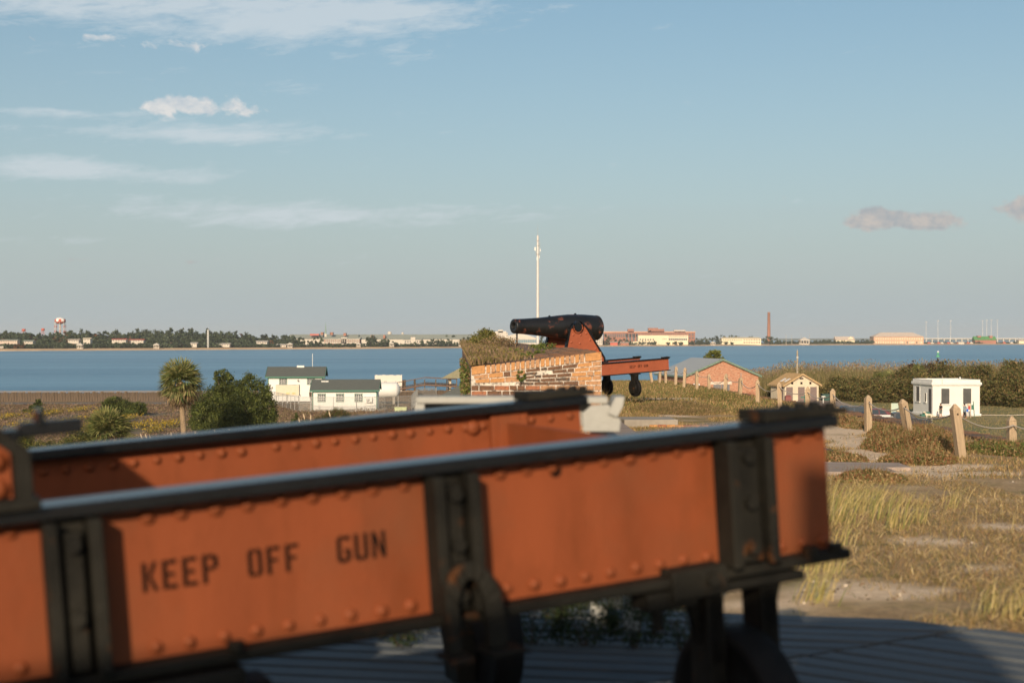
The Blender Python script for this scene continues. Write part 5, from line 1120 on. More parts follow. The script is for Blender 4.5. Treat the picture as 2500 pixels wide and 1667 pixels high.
r = thing('green_dumpster', 'dark green low container right of the tan building', 'container', place(2008, 214)); q = MB(); q.box(0, 1.5, 0, 1.2, 0, 1.05); q.build('container_body', mat('dark_green_metal', (.012, .06, .045), rough=.5), r); MB().box(-.05, 1.55, -.05, 1.25, 1.05, 1.13).build('lid', mat('dark_green_lid', (.015, .04, .03), rough=.5), r)
r = thing('white_stand', 'slim white pedestal beside the right corner of the tan building', 'pedestal', place(2010, 206)); q = MB(); q.cyl((0, 0, 0), (0, 0, 1.0), .07, n=8); q.box(-.28, .28, -.15, .15, 1.0, 1.12); q.build('pedestal', WHITE, r)
rd = MB(); a, b_, c, d = place(1895, 205), place(2103, 176), place(2103, 184), place(1990, 226); struct(MB().add([(p.x, p.y, LAND + .10) for p in (place(1880, 206), place(2000, 190), place(2105, 190), place(2060, 208), place(2010, 224), place(1890, 224))], [(0, 1, 2, 3, 4, 5)]).build('paved_apron', PAVE))
r = thing('low_curb_wall', 'long low beige curb in front of the tan building apron', 'curb', place(2000, 189)); MB().box(-3, 5.6, 0, .3, -.1, .32).build('curb_block', mat('beige_curb', (.48, .36, .22), rough=.9), r)

# white building
WB = place(2277, 172); r = thing('white_blockhouse', 'white flat roofed building with cornice and shuttered windows on the lawn', 'building', WB, math.radians(6.3))
ch = .55; w_, d_ = 5.95, 6.0
def octo(o_, c_): return [(-o_, -o_), (w_ + o_, -o_), (w_ + o_, d_ + o_), (-o_, d_ + o_)] if c_ == 0 else [(-o_ + c_, -o_), (w_ + o_, -o_), (w_ + o_, d_ + o_), (-o_, d_ + o_), (-o_, -o_ + c_)]
MB().prism_z(octo(0, 0), 0, 3.75).build('wall', WHITE, r)
MB().prism_z([(-.16, -.16), (w_ + .16, -.16), (w_ + .16, d_ + .16), (-.16, d_ + .16)], -.1, .32).build('plinth', WHITE, r, bevel=.05)
q = MB(); q.prism_z(octo(.07, 0), 3.66, 3.80); q.prism_z(octo(.20, 0), 3.80, 4.12); q.build('cornice', WHITE, r, bevel=.03)
q = MB()
for a_, b_, c_, e_ in ((-.05, w_ + .05, -.05, .15), (-.05, w_ + .05, d_ - .15, d_ + .05), (-.05, .15, .15, d_ - .15), (w_ - .15, w_ + .05, .15, d_ - .15)): q.box(a_, b_, c_, e_, 4.12, 4.45)
q.build('parapet', WHITE, r, bevel=.015)
MB().box(.15, w_ - .15, .15, d_ - .15, 4.121, 4.20).build('flat_roof', mat('grey_flat_roof', (.45, .43, .40), rough=.9, var=.15), r)
for x in (1.07, 3.82): window(r, x, 1.52, 1.03, 1.86, -.001, WHITE, PANEG, fw=.05, sill=True)
# left face: windows and door (looking along -x)
def side_win(y, z, w, h, m_):
    f_ = MB(); f_.box(-.05, -.002, y - .05, y, z - .05, z + h + .05); f_.box(-.05, -.002, y + w, y + w + .05, z - .05, z + h + .05); f_.box(-.05, -.002, y, y + w, z + h, z + h + .05)
    f_.box(-.14, -.004, y - .12, y + w + .12, z - .16, z - .055); o = f_.build('window', WHITE, r); MB().box(-.02, -.003, y, y + w, z - .05, z + h).build('pane', m_, o)
side_win(3.9, 1.7, 1.15, 1.8, PANEG); side_win(1.85, 1.75, .5, 1.0, PANEG)
q = MB(); q.box(-.03, -.003, .35, 1.15, .33, 3.35); q.build('door', mat('dark_door', (.07, .06, .06), rough=.6), r)
q = MB(); q.cyl((3.9, 1, 4.2), (3.9, 1, 4.75), .09, n=10); q.build('roof_vent', WHITE, r)
q = MB(); q.cyl((1.1, -.25, 3.95), (1.1, -.25, 5.0), .02, n=5); q.build('aerial', GALV, r)
q = MB(); q.box(1.0 - 2.0, -.3, .1, .7, 0, .55); q.box(-1.35, -1.0, .1, .7, 0, .28); q.build('green_step', mat('teal_step', (.04, .14, .11), rough=.6), r)
r = thing('notice_panel', 'pale green blank notice panel on the lawn left of the white building', 'panel', place(2176, 178)); MB().box(0, 1.1, 0, .06, .15, 1.35).build('panel_board', mat('pale_green_panel', (.42, .50, .42), rough=.6, var=.06), r); q = MB(); q.box(-.04, 0, -.02, .08, 0, 1.38); q.box(1.1, 1.14, -.02, .08, 0, 1.38); q.box(.6, 1.0, -.5, -.1, 0, .45); q.build('panel_frame', mat('tan_frame', (.45, .32, .18), rough=.8), r)
r = thing('life_ring_stand', 'post stand with red board and ring in front of the white building', 'stand', place(2366, 169))
q = MB(); q.box(-.17, -.11, 0, .06, 0, 1.75); q.box(.16, .22, 0, .06, 0, 1.75); q.build('post', mat('pale_post', (.55, .42, .30), rough=.8), r); MB().box(-.11, .16, 0, .04, 1.0, 1.42).build('board', mat('red_board', (.45, .06, .04), rough=.6), r)
q = MB(); n_ = 14; ring = [(.02 + .13 * math.cos(2 * PI * i / n_), -.02, 1.58 + .13 * math.sin(2 * PI * i / n_)) for i in range(n_ + 1)]; q.tube(ring, .035, 6); q.build('ring', mat('ring_tan', (.6, .45, .25), rough=.7), r)
r = thing('green_signpost', 'leaning dark green post with small box beside the ring stand', 'post', place(2379, 170)); q = MB(); q.cyl((0, 0, 0), (-.14, 0, 1.95), .05, n=8); q.build('post_shaft', GREEN, r); q = MB(); q.box(-.34, -.12, -.1, .1, .95, 1.5); q.build('box', GREEN, r)
q = MB(); a = place(2398, 172) + Vector((0, 0, .18)); b_ = place(2620, 176) + Vector((0, 0, .2)); q.tube([a, a.lerp(b_, .33) - Vector((0, 0, .1)), a.lerp(b_, .66), b_], .05, 6)
r = thing('ground_pipe', 'pale horizontal line of pipe on the lawn right of the white building', 'pipe', a); q.build('pipe', mat('pale_pipe', (.5, .42, .34), rough=.8), r, off=a)

# ------------------------------------------------------------------ parked vehicles
GLC = mat('car_glass', (.02, .03, .035), rough=.08, var=.05, bump=0, spec=.8)
def paint(n_, c): return mat('paint_' + n_, c, rough=.25, var=.03, vs=1, bump=0, spec=.6)
def vehicle(label, cat, name, loc, rz, pm, kind, roofm=None):
    r = thing(name, label, cat, loc, rz, None); W2 = .92
    if kind == 'pickup':
        Lh = 2.85; low = [(-Lh, .45), (Lh, .45), (Lh + .03, .85), (Lh - .1, 1.02), (1.35, 1.12), (-2.85, 1.12), (-2.9, .8)]
        cab = [(-1.0, 1.121), (1.45, 1.121), (.75, 1.72), (.5, 1.78), (-.75, 1.78), (-.98, 1.7)]
    else:
        Lh = 2.35; low = [(-Lh, .4), (Lh, .4), (Lh + .05, .7), (Lh - .2, .9), (1.2, 1.0), (-1.6, 1.0), (-Lh + .05, .98), (-Lh - .05, .7)]
        cab = [(-2.0, 1.001), (1.35, 1.001), (.55, 1.45), (.3, 1.5), (-1.0, 1.5), (-1.6, 1.38)] if kind == 'sedan' else [(-2.3, 1.001), (1.3, 1.001), (.6, 1.55), (.3, 1.66), (-1.9, 1.66), (-2.2, 1.5)]
    MB().prism(low, -W2, W2).build('body', pm, r, bevel=.06)
    n_ = len(cab); zt = cab[0][1]; zm = max(c[1] for c in cab)
    vs = [(x, s_ * (W2 - .04 - .20 * (z - zt) / (zm - zt)), z) for s_ in (-1, 1) for x, z in cab]
    MB().add(vs, [tuple(range(n_)), tuple(range(2 * n_ - 1, n_ - 1, -1))] + [(k, k + n_, (k + 1) % n_ + n_, (k + 1) % n_) for k in range(n_)]).build('cab', roofm or pm, r, bevel=.04)
    def sy(z): return W2 - .04 - .20 * (z - zt) / (zm - zt)
    h0, h1 = zt + .06, zm - .10
    xr, xf = (cab[0][0] + .18, cab[1][0] - .55)
    mid = (xr + xf) / 2
    for s_ in (-1, 1):
        for a, b_, f0, f1 in ((xr, mid - .05, 0, 0), (mid + .05, xf, 0, .0)):
            top_b = b_ - (0 if b_ < xf else .42); top_a = a + (.12 if a == xr else 0)
            vs = [(a, s_ * (sy(h0) + .004), h0), (b_, s_ * (sy(h0) + .004), h0), (top_b, s_ * (sy(h1) + .004), h1), (top_a, s_ * (sy(h1) + .004), h1)]
            vs2 = [(x, y + s_ * .012, z) for x, y, z in vs]
            MB().add(vs + vs2, [(0, 1, 2, 3), (7, 6, 5, 4), (0, 4, 5, 1), (1, 5, 6, 2), (2, 6, 7, 3), (3, 7, 4, 0)]).build('side_window', GLC, r)
    a = cab[1]; b_ = cab[2]; c0 = cab[0]; c1 = cab[-1]
    for (x0, z0), (x1, z1), e in ((a, b_, .015), (c0, c1, -.015)):
        p0 = (x0 * .9 + x1 * .1, z0 * .9 + z1 * .1); p1 = (x0 * .1 + x1 * .9, z0 * .1 + z1 * .9)
        vs = [(p0[0] + e, -sy(p0[1]) + .08, p0[1]), (p0[0] + e, sy(p0[1]) - .08, p0[1]), (p1[0] + e, sy(p1[1]) - .08, p1[1]), (p1[0] + e, -sy(p1[1]) + .08, p1[1])]
        vs += [(x + e * .5, y, z + abs(e) * .5) for x, y, z in vs]
        MB().add(vs, [(0, 1, 2, 3), (7, 6, 5, 4), (0, 4, 5, 1), (1, 5, 6, 2), (2, 6, 7, 3), (3, 7, 4, 0)]).build('windscreen' if e > 0 else 'rear_window', GLC, r)
    for x in (-Lh * .62, Lh * .64):
        for s_ in (-1, 1):
            o = MB().lathe([(-.12, .001), (-.12, .2), (-.11, .33), (-.08, .36), (.08, .36), (.11, .33), (.12, .2), (.12, .001)], (x, s_ * (W2 - .08), .36), (0, 1, 0), n=20).build('wheel', TYRE, r)
            MB().lathe([(.0, .21), (.02, .2), (.03, .001)], (x, s_ * (W2 + .045), .36), (0, s_, 0), n=14).build('rim', GALV, o)
    for s_ in (-.62, .62):
        MB().box(Lh + .0, Lh + .06, s_ - .18, s_ + .18, .66, .8).build('headlight', WHITE, r); MB().box(-Lh - .06, -Lh + .02, s_ - .2, s_ + .2, .66, .82).build('taillight', mat('tail_red', (.3, .01, .01), rough=.3), r)
    if kind == 'pickup':
        q = MB(); q.box(-2.7, -1.1, -.75, .75, 1.121, 1.13); q.build('bed_liner', TYRE, r)
    return r
vehicle('black crew cab pickup nearest the slope edge with its windscreen to the right', 'pickup', 'parked_pickup', place(2202, 148), math.radians(-4), paint('black', (.035, .035, .04)), 'pickup')
vehicle('white pickup with a maroon roof partly hidden behind the black pickup', 'pickup', 'parked_pickup', place(2142, 156), math.radians(-3), paint('white', (.62, .60, .57)), 'pickup', paint('maroon', (.12, .015, .02)))
vehicle('dark blue car parked leftmost of the vehicles behind the fence posts', 'car', 'parked_car', place(2098, 164), math.radians(-5), paint('navy', (.015, .03, .06)), 'suv')

# ------------------------------------------------------------------ people and dog
def skin(name, verts, edges, rad, m_, parent, sub=2, root=0):
    me = D.meshes.new(name); me.from_pydata(verts, edges, []); o = D.objects.new(name, me); COL.objects.link(o); o.parent = parent; me.materials.append(m_)
    md = o.modifiers.new('skin', 'SKIN'); md.use_smooth_shade = True
    for v, r_ in zip(me.skin_vertices[0].data, rad): v.radius = (r_, r_) if not isinstance(r_, tuple) else r_
    me.skin_vertices[0].data[root].use_root = True
    sb = o.modifiers.new('sub', 'SUBSURF'); sb.levels = sub; sb.render_levels = sub; return o
SK = mat('skin', (.50, .27, .17), rough=.6, var=.05, bump=0); HAIR = mat('dark_hair', (.02, .015, .012), rough=.7, var=.2)
def person(loc, rz, label, shirt, short_m, sleeve_m, pose):
    r = thing('person', label, 'person', loc, rz)
    # facing -x ; z up
    st = pose.get('stride', .08); B = [(0, 0, .95), (0, 0, 1.12), (-.01, 0, 1.32), (0, 0, 1.46), (-.02, 0, 1.53), (-.03, 0, 1.60), (-.035, 0, 1.68), (-.03, 0, 1.75)]
    E_ = [(i, i + 1) for i in range(7)]; Rr = [.14, .125, .14, .10, .055, .065, .085, .06]
    for s_ in (-1, 1):
        k = len(B); f_ = st * s_
        B += [(0, s_ * .09, .90), (-.03 - f_ * .6, s_ * .10, .50), (.0 - f_, s_ * .10, .09), (-.12 - f_, s_ * .11, .035)]; E_ += [(0, k), (k, k + 1), (k + 1, k + 2), (k + 2, k + 3)]; Rr += [.095, .062, .042, .038]
        k = len(B); hand = pose['hand'][0 if s_ < 0 else 1]; elb = pose['elbow'][0 if s_ < 0 else 1]
        B += [(0, s_ * .17, 1.42), elb, hand, (hand[0] - .05, hand[1], hand[2] - .05)]; E_ += [(3, k), (k, k + 1), (k + 1, k + 2), (k + 2, k + 3)]; Rr += [.065, .043, .032, .036]
    skin('body', B, E_, Rr, SK, r)
    # clothes: shirt, shorts or dress
    q = MB(); top = pose.get('hem', .92); n_ = 16
    def ringf(z, rx, ry, cx=0): return [(cx + rx * math.cos(2 * PI * k / n_), ry * math.sin(2 * PI * k / n_), z) for k in range(n_)]
    R_ = [ringf(top, pose.get('hr', .155), pose.get('hr', .155) + .03), ringf(1.08, .145, .175), ringf(1.28, .155, .19), ringf(1.42, .12, .20), ringf(1.50, .075, .08)]
    vs = [p for rr in R_ for p in rr]; q.add(vs, [(j * n_ + k, j * n_ + (k + 1) % n_, (j + 1) * n_ + (k + 1) % n_, (j + 1) * n_ + k) for j in range(4) for k in range(n_)], True)
    for i, s_ in enumerate((-1, 1)): e = pose['elbow'][i]; a = Vector((0, s_ * .18, 1.44)); q.cyl(a, a.lerp(Vector(e), .8), .082, .066, n=10, cap=False)
    q.build('shirt', shirt, r)
    q = MB(); zl_ = pose.get('leg_z', .55)
    for s_ in (-1, 1): q.cyl((0, s_ * .085, .97), (-.03 - st * s_ * .5, s_ * .10, zl_), .125, .10 if zl_ > .4 else .06, n=12, cap=False)
    q.build('shorts' if zl_ > .4 else 'leggings', short_m, r)
    q = MB(); c = Vector((-.01, 0, 1.675)); q.lathe([(-.10, .02), (-.08, .085), (-.02, .108), (.05, .102), (.095, .06), (.11, .001)], c, (.25, 0, 1), n=14); o = q.build('hair', HAIR, r)
    q = MB(); q.lathe([(0, .02), (.03, .012), (.035, .001)], (-.115, 0, 1.64), (-1, 0, -.3), n=6); q.build('nose', SK, r)
    for s_ in (-1, 1): MB().box(-.17 - st * s_, .05 - st * s_, s_ * .105 - .045, s_ * .105 + .045, 0, .07).build('shoe', pose.get('shoe', STENC), r, bevel=.02)
    return r
person(place(2297, 169), .35, 'person in black T-shirt and grey shorts standing in front of the white building', mat('black_tshirt', (.012, .014, .018), rough=.8), mat('grey_shorts', (.14, .16, .13), rough=.8), None,
       dict(hand=((-.22, -.10, .98), (-.24, .10, 1.0)), elbow=((.02, -.25, 1.16), (.02, .25, 1.16)), stride=.05, leg_z=.52, shoe=mat('brown_shoe', (.2, .1, .06), rough=.7)))
r = person(place(2355, 168), .2, 'person in patterned grey top and black leggings holding a blue bag beside the ring stand', mat('patterned_top', (.20, .25, .28), rough=.8, var=.6, vs=22), mat('black_leggings', (.015, .015, .018), rough=.8), None,
           dict(hand=((.25, -.16, 1.2), (.2, .2, .95)), elbow=((.14, -.26, 1.18), (.12, .27, 1.16)), stride=.17, leg_z=.14, hem=.80, hr=.20, shoe=mat('sandal_skin', (.5, .25, .16), rough=.7)))
r = thing('blue_bag', 'bright blue bag hanging beside the standing person in the patterned top', 'bag', place(2362, 167.9, LAND + .78)); q = MB(); q.prism([(-.12, 0), (.10, 0), (.12, .36), (-.13, .36)], -.05, .05); q.build('bag_body', mat('blue_bag', (.02, .12, .50), rough=.6), r, bevel=.02); q = MB(); q.tube([(-.12, 0, .42), (-.08, 0, .6), (.08, 0, .6), (.12, 0, .42)], .012, 5); q.build('bag_handle', mat('blue_bag', (.02, .12, .5)), r)
# dog, facing left
DGM = mat('cream_fur', (.66, .56, .42), rough=.9, var=.12, vs=8, bump=.3)
dg = thing('dog', 'large cream coloured dog standing on the lawn near the corner of the white building', 'dog', place(2268, 164), .1)
B = [(.30, 0, .66), (.0, 0, .64), (-.28, 0, .66), (-.42, 0, .80), (-.52, 0, .96), (-.60, 0, .95), (-.72, 0, .90)]; E_ = [(i, i + 1) for i in range(6)]; Rr = [.125, .115, .15, .095, .085, .06, .035]
for s_ in (-1, 1):
    k = len(B); B += [(-.30, s_ * .09, .50), (-.27, s_ * .09, .30), (-.29, s_ * .09, .06), (-.34, s_ * .09, .03)]; E_ += [(2, k), (k, k + 1), (k + 1, k + 2), (k + 2, k + 3)]; Rr += [.065, .042, .03, .032]
    k = len(B); B += [(.30, s_ * .09, .50), (.24, s_ * .09, .38), (.38, s_ * .09, .22), (.36, s_ * .09, .06), (.30, s_ * .09, .03)]; E_ += [(0, k), (k, k + 1), (k + 1, k + 2), (k + 2, k + 3), (k + 3, k + 4)]; Rr += [.085, .055, .034, .028, .032]
k = len(B); B += [(.44, 0, .66), (.55, 0, .50), (.58, 0, .36)]; E_ += [(0, k), (k, k + 1), (k + 1, k + 2)]; Rr += [.04, .03, .018]
skin('body', B, E_, Rr, DGM, dg)
for s_ in (-1, 1): MB().prism([(-.50, 1.02), (-.44, 1.02), (-.44, .90), (-.48, .88)], s_ * .07 - .012, s_ * .07 + .012).build('ear', DGM, dg)
q = MB(); q.lathe([(0, .10), (.04, .10)], (-.45, 0, .84), (-.7, 0, .8), n=12); q.build('collar', STENC, dg)

# ------------------------------------------------------------------ reeds and shrubs behind the right hand lawn
RC = [(.30, .23, .10), (.24, .19, .08), (.20, .18, .07), (.34, .26, .13), (.17, .16, .055)]
n = 52000; y = rnd(n, 232, 266); x = rnd(n, (1800 - 1250) / F, (2700 - 1250) / F) * y; P_ = np.stack([x, y, np.full(n, LAND)], 1)
hh = 4.3 + 1.3 * (vnoise(x, y, 9, 51) - .5) - 1.2 * np.clip((1930 - (x / y * F + 1250)) / 60, 0, 1)
stuff(finish('reed_bed', npmesh('reed_bed', *blades(P_, hh * .95, .075, .16, RC, jit=.3)), DRY), 'wide belt of tall tan reeds along the shore behind the lawn', 'reeds')
q_ = P_[::8].copy(); q_[:, 2] += hh[::8] * rnd(len(q_), .9, 1.22)
stuff(finish('reed_plumes', npmesh('reed_plumes', *leaves(q_, .38, [(.36, .24, .15), (.28, .19, .12), (.34, .28, .14)], asp=.35, up=1.5)), DRY), 'brown plumes on top of the shore reeds', 'reeds')
SHG = [(.17, .155, .05), (.115, .12, .035), (.22, .17, .06), (.08, .09, .03), (.22, .14, .06)]
SHL = [(1900, 960, 30, 26, 222), (2040, 945, 34, 30, 218), (2085, 950, 44, 32, 214), (2130, 955, 44, 34, 212), (2180, 958, 46, 36, 210), (2210, 930, 30, 34, 214), (2240, 945, 34, 44, 206), (2420, 955, 36, 40, 200), (2460, 945, 44, 46, 198), (2500, 950, 46, 44, 196), (2560, 945, 60, 50, 196), (2640, 950, 70, 50, 196), (2330, 915, 60, 28, 222), (2400, 920, 44, 34, 214), (2275, 912, 40, 20, 226), (2480, 905, 40, 26, 214)]
for k, (px, py, rx, ry, D_) in enumerate(SHL):
    s = D_ / F; base = HY - LAND / s
    L_ = [(px, py, rx, ry), (px - rx * .55, py + ry * .35, rx * .6, ry * .7), (px + rx * .5, py + ry * .3, rx * .6, ry * .75), (px + random.uniform(-.3, .3) * rx, py - ry * .35, rx * .5, ry * .5), (px, (py + base) / 2 + ry * .3, rx * .9, max(4, (base - py) / 2))]
    cedar(px, D_, lob(px, base, D_, L_), 7500, .30, {8: 'dark dense shrub right of the white building', 6: 'dark shrub at the left wall of the white building', 1: 'dark shrub beside the tan building'}.get(k, ['low olive shrub behind the left of the tan building', '', 'olive shrub just right of the tan building', 'olive shrub between the tan building and the notice panel', 'olive shrub behind the notice panel', 'taller olive shrub under the palmetto fans', '', 'olive shrub directly right of the dark shrub by the white building', '', 'olive shrub at the right edge of the picture', 'olive shrub just beyond the right edge', 'olive shrub farthest right beyond the picture', 'long olive shrub behind the roof of the white building', 'olive shrub behind the right end of the white building roof', 'small shrub behind the left end of the white building roof', 'high olive shrub against the water at the right'][k]), SHG, 'shrub', 'shrub', 'olive green shrubs before the reed belt')
cedar(2252, 226, lob(2252, 975, 226, [(2228, 892, 4, 10), (2225, 900, 12, 8), (2300, 893, 14, 10), (2270, 898, 12, 8), (2290, 885, 5, 8), (2252, 930, 30, 40)]), 4200, .26, 'dark reddish shrub tops standing above the reeds behind the white building', [(.09, .06, .04), (.06, .05, .03), (.14, .08, .05)], 'shrub', 'shrub')
PMS = [(2242, 913, 222, 'palmetto fans in the reeds behind the left of the white building'), (2145, 926, 216, 'palmetto fans in the thicket left of the white building'), (2170, 921, 218, 'small palmetto beside the larger one in the thicket')]
for px, py, D_, lb_ in PMS:
    z_ = -(py - HY) / F * D_; r = thing('palmetto', lb_, 'palmetto', place(px, D_)); hh = z_ - LAND
    MB().cyl((0, 0, 0), (0, 0, hh), .2, .16, n=8).build('trunk', BARK, r)
    for k in range(26): s = random.uniform(1.0, 1.5) * (.75 if '2170' in str(px) else 1); inst('frond', FG[k % 4], r, (0, 0, hh), (random.uniform(-.3, .3), -math.radians(random.uniform(-5, 85)), k * 2.4), (s, s, s))
P_ = fpts(30000, 18, 82, 128, 225); stuff(finish('lawn_tufts', npmesh('lawn_tufts', *blades(P_, .14, .07, .6, [(.29, .22, .09), (.36, .27, .13), (.21, .19, .065)])), DRY), 'uneven tufts in the mown lawn', 'grass')

# ------------------------------------------------------------------ buoy
p = at(2290, 871, 900); r = thing('channel_buoy', 'green channel buoy with white top floating on the bay', 'buoy', (p.x, 900, SEA))
BG = mat('buoy_green', (.10, .42, .16), rough=.5); q = MB(); q.lathe([(-.5, .5), (-.1, 1.25), (.55, 1.25), (.65, 1.1), (.7, .2)], (0, 0, 0), (0, 0, 1), n=20); q.build('float', BG, r)
q = MB(); [q.cyl((math.cos(a) * .75, math.sin(a) * .75, .6), (math.cos(a) * .35, math.sin(a) * .35, 2.3), .09, n=6) for a in (.4, 1.97, 3.54, 5.11)]; q.lathe([(0, .55), (.1, .62), (.6, .62), (.7, .5)], (0, 0, 2.0), (0, 0, 1), n=12); q.build('tower', BG, r)
q = MB(); q.lathe([(0, .5), (.5, .75), (.9, .6), (1.0, .1)], (0, 0, 2.72), (0, 0, 1), n=12); q.build('lantern', WHITE, r)

# ------------------------------------------------------------------ far shore
def fx(px, extra=60):
    d = shore_D(px) + extra; return Vector(((px - 1250) / F * d, d, -9.4)), d / F
FW = mat('far_white', (.55, .49, .41), rough=.7, var=.05, vs=.05, bump=0); FCR = mat('far_cream', (.74, .62, .42), rough=.7, var=.04, vs=.05, bump=0); FBR = mat('far_brick', (.33, .145, .095), rough=.8, var=.12, vs=.08, bump=0)
FPB = mat('far_pale_brick', (.55, .34, .22), rough=.8, var=.08, vs=.08, bump=0); FDK = mat('far_opening', (.08, .08, .085), rough=.4, bump=0); FGR = mat('far_grey_green_roof', (.33, .34, .27), rough=.8, var=.1, vs=.05, bump=0)
FRD = mat('far_red', (.46, .10, .06), rough=.6, bump=0); FGN = mat('far_green_roof', (.09, .26, .07), rough=.7, bump=0); FTR = mat('far_tan_roof', (.56, .45, .36), rough=.8, bump=0)
def fbuild(px0, px1, yt, yb, name, label, cat, wm, extra=60, roof=None, yr=None, rm=None, wins=None, depth=22, roofx=0, wm2=None, extras=None, group=None):
    """far building; px range, top and base rows of the front wall; roof: 'hip','gable','flat'"""
    c, s = fx((px0 + px1) / 2, extra); w = (px1 - px0) * s; h = (yb - yt) * s; base = -(yb - HY) * s
    base = min(base, -8.8); h = -(yt - HY) * s - base
    r = thing(name, label, cat, (c.x, c.y, base), 0, group)
    MB().box(-w / 2, w / 2, 0, depth, 0, h).build('wall', wm, r)
    hr = 0
    if yr is not None: hr = (yt - yr) * s
    if roof == 'hip': o_ = roofx * s; q = MB(); q.add([(-w / 2 - 1, -1, h), (w / 2 + 1, -1, h), (w / 2 + 1, depth + 1, h), (-w / 2 - 1, depth + 1, h), (-w / 2 + o_, depth / 2, h + hr), (w / 2 - o_, depth / 2, h + hr)], [(0, 1, 5, 4), (1, 2, 5), (2, 3, 4, 5), (3, 0, 4), (3, 2, 1, 0)]); q.build('roof', rm, r)
    elif roof == 'gable_front': q = MB(); q.prism([(-w / 2 - .8, h), (w / 2 + .8, h), (0, h + hr)], -.8, depth); q.build('roof', rm, r)
    elif roof == 'gable_side': q = MB(); q.add([(-w / 2 - .8, -1, h), (w / 2 + .8, -1, h), (w / 2 + .8, depth + 1, h), (-w / 2 - .8, depth + 1, h), (-w / 2 - .8, depth / 2, h + hr), (w / 2 + .8, depth / 2, h + hr)], [(0, 1, 5, 4), (2, 3, 4, 5), (1, 2, 5), (3, 0, 4), (3, 2, 1, 0)]); q.build('roof', rm, r)
    elif roof == 'arch':
        q = MB(); n_ = 10; q.prism([(-w / 2, h - .3)] + [(-w / 2 + w * k / n_, h + hr * math.sin(PI * k / n_)) for k in range(n_ + 1)] + [(w / 2, h - .3)], -.5, depth); q.build('roof', rm, r)
    for (wx0, wx1, wn, wy0, wy1, ww, m_) in wins or []:
        for k in range(wn):
            x = ((wx0 + (wx1 - wx0) * (k + .5) / wn) - (px0 + px1) / 2) * s; w_ = ww * s
            MB().box(x - w_ / 2, x + w_ / 2, -.25, -.02, -(wy1 - HY) * s - base, -(wy0 - HY) * s - base).build('window', m_, r)
    for (a, b_, y0, y1, m_, nm) in extras or []:
        x0 = (a - (px0 + px1) / 2) * s; x1 = (b_ - (px0 + px1) / 2) * s
        MB().box(x0, x1, -.6 if nm in ('column', 'portico') else 2, -.3 if nm in ('column', 'portico') else 12, -(y1 - HY) * s - base, -(y0 - HY) * s - base).build(nm, m_, r)
    return r
fbuild(1558, 1680, 818.5, 842, 'long_white_building', 'long cream two storey building at the water below the big brick building', 'building', FCR, 60, 'flat', wins=[(1560, 1598, 6, 827, 831, 3, FDK), (1560, 1598, 6, 835, 839, 3, FDK), (1632, 1678, 9, 826, 830.5, 4.2, FDK), (1616, 1628, 3, 827, 828.5, 2.5, FDK), (1632, 1678, 12, 820.5, 822, 3, FDK)], extras=[(1541, 1558, 834, 842, FCR, 'annex')])
fbuild(1475, 1697, 811, 835, 'brick_office', 'very long red brick building with tall dark openings between columns', 'building', FBR, 190, 'flat',
       wins=[(1478, 1556, 17, 814.5, 823, 2.7, FDK), (1526, 1560, 4, 814.5, 832, 4.8, FDK), (1560, 1676, 24, 813.5, 815.5, 2.6, FDK), (1680, 1695, 2, 814.5, 819, 4, FDK), (1680, 1695, 2, 823, 827, 4, FDK)],
       extras=[(1533, 1548, 803, 811, FBR, 'penthouse'), (1583, 1607, 800.5, 811, FBR, 'penthouse'), (1607, 1622, 803, 811, FBR, 'penthouse'), (1582, 1590, 807, 811, FW, 'penthouse'), (1646, 1674, 805.5, 810.9, FTR, 'penthouse'), (1474, 1698, 809, 812.5, FPB, 'cornice_band')])
fbuild(1455, 1471, 817, 842, 'grey_block', 'narrow pale grey block building right behind the cannon breech', 'building', FW, 60, 'flat', wins=[(1457, 1470, 3, 820 + 5 * k, 822.5 + 5 * k, 2.4, FDK) for k in range(4)])
fbuild(1762, 1858, 826, 842, 'long_cream_building', 'cream two storey building left of the tall brick chimney', 'building', FCR, 60, 'hip', 823, FCR, wins=[(1764, 1812, 9, 829, 831, 2.4, FDK), (1814, 1857, 7, 828, 830.5, 3.4, FDK), (1814, 1857, 7, 834.5, 837.5, 3.4, FDK)], roofx=4)
c, s = fx(1877, 260); r = thing('brick_chimney', 'tall slender red brick smokestack on the far shore', 'chimney', (c.x, c.y, -9.3)); H_ = (HY - 762) * s + 9.3
MB().lathe([(0, 4.6 * s), (H_ * .97, 3.1 * s), (H_ * .972, 3.4 * s), (H_, 3.4 * s), (H_, 2.2 * s)], (0, 0, 0), (0, 0, 1), n=20).build('chimney_shaft', mat('chimney_brick', (.38, .17, .105), rough=.8, var=.08, vs=.1, bump=0), r)
fbuild(2133, 2255, 822, 842, 'brick_barracks', 'large pale brick two storey building with hip roof on the right far shore', 'building', FPB, 60, 'hip', 811.5, FTR, roofx=22, depth=30,
       wins=[(2136, 2253, 20, 825, 829, 2.4, FCR), (2136, 2253, 20, 833.5, 838.5, 2.4, FCR), (2196, 2250, 7, 833, 839, 3.2, FW)])
fbuild(2041, 2086, 830, 840, 'gabled_hall', 'pale gabled hall above a dark hedge on the far shore', 'building', FCR, 70, 'gable_side', 821.5, FTR, depth=20); fbuild(2066, 2087, 830, 841, 'gabled_hall_wing', 'pale gable end wing of the far hall', 'building', FCR, 66, 'gable_front', 821.5, FCR)
fbuild(2380, 2432, 830, 840, 'green_roof_house', 'brick house with bright green roof on the right far shore', 'building', FBR, 60, 'gable_side', 821, FGN, depth=18, extras=[(2388, 2396, 819.5, 824, FBR, 'chimney'), (2417, 2424, 819.5, 826, FBR, 'chimney')]); fbuild(2408, 2432, 830, 840.3, 'brick_gable_wing', 'red brick gable wing of the green roofed house', 'building', FBR, 57, 'gable_front', 820.5, FBR)
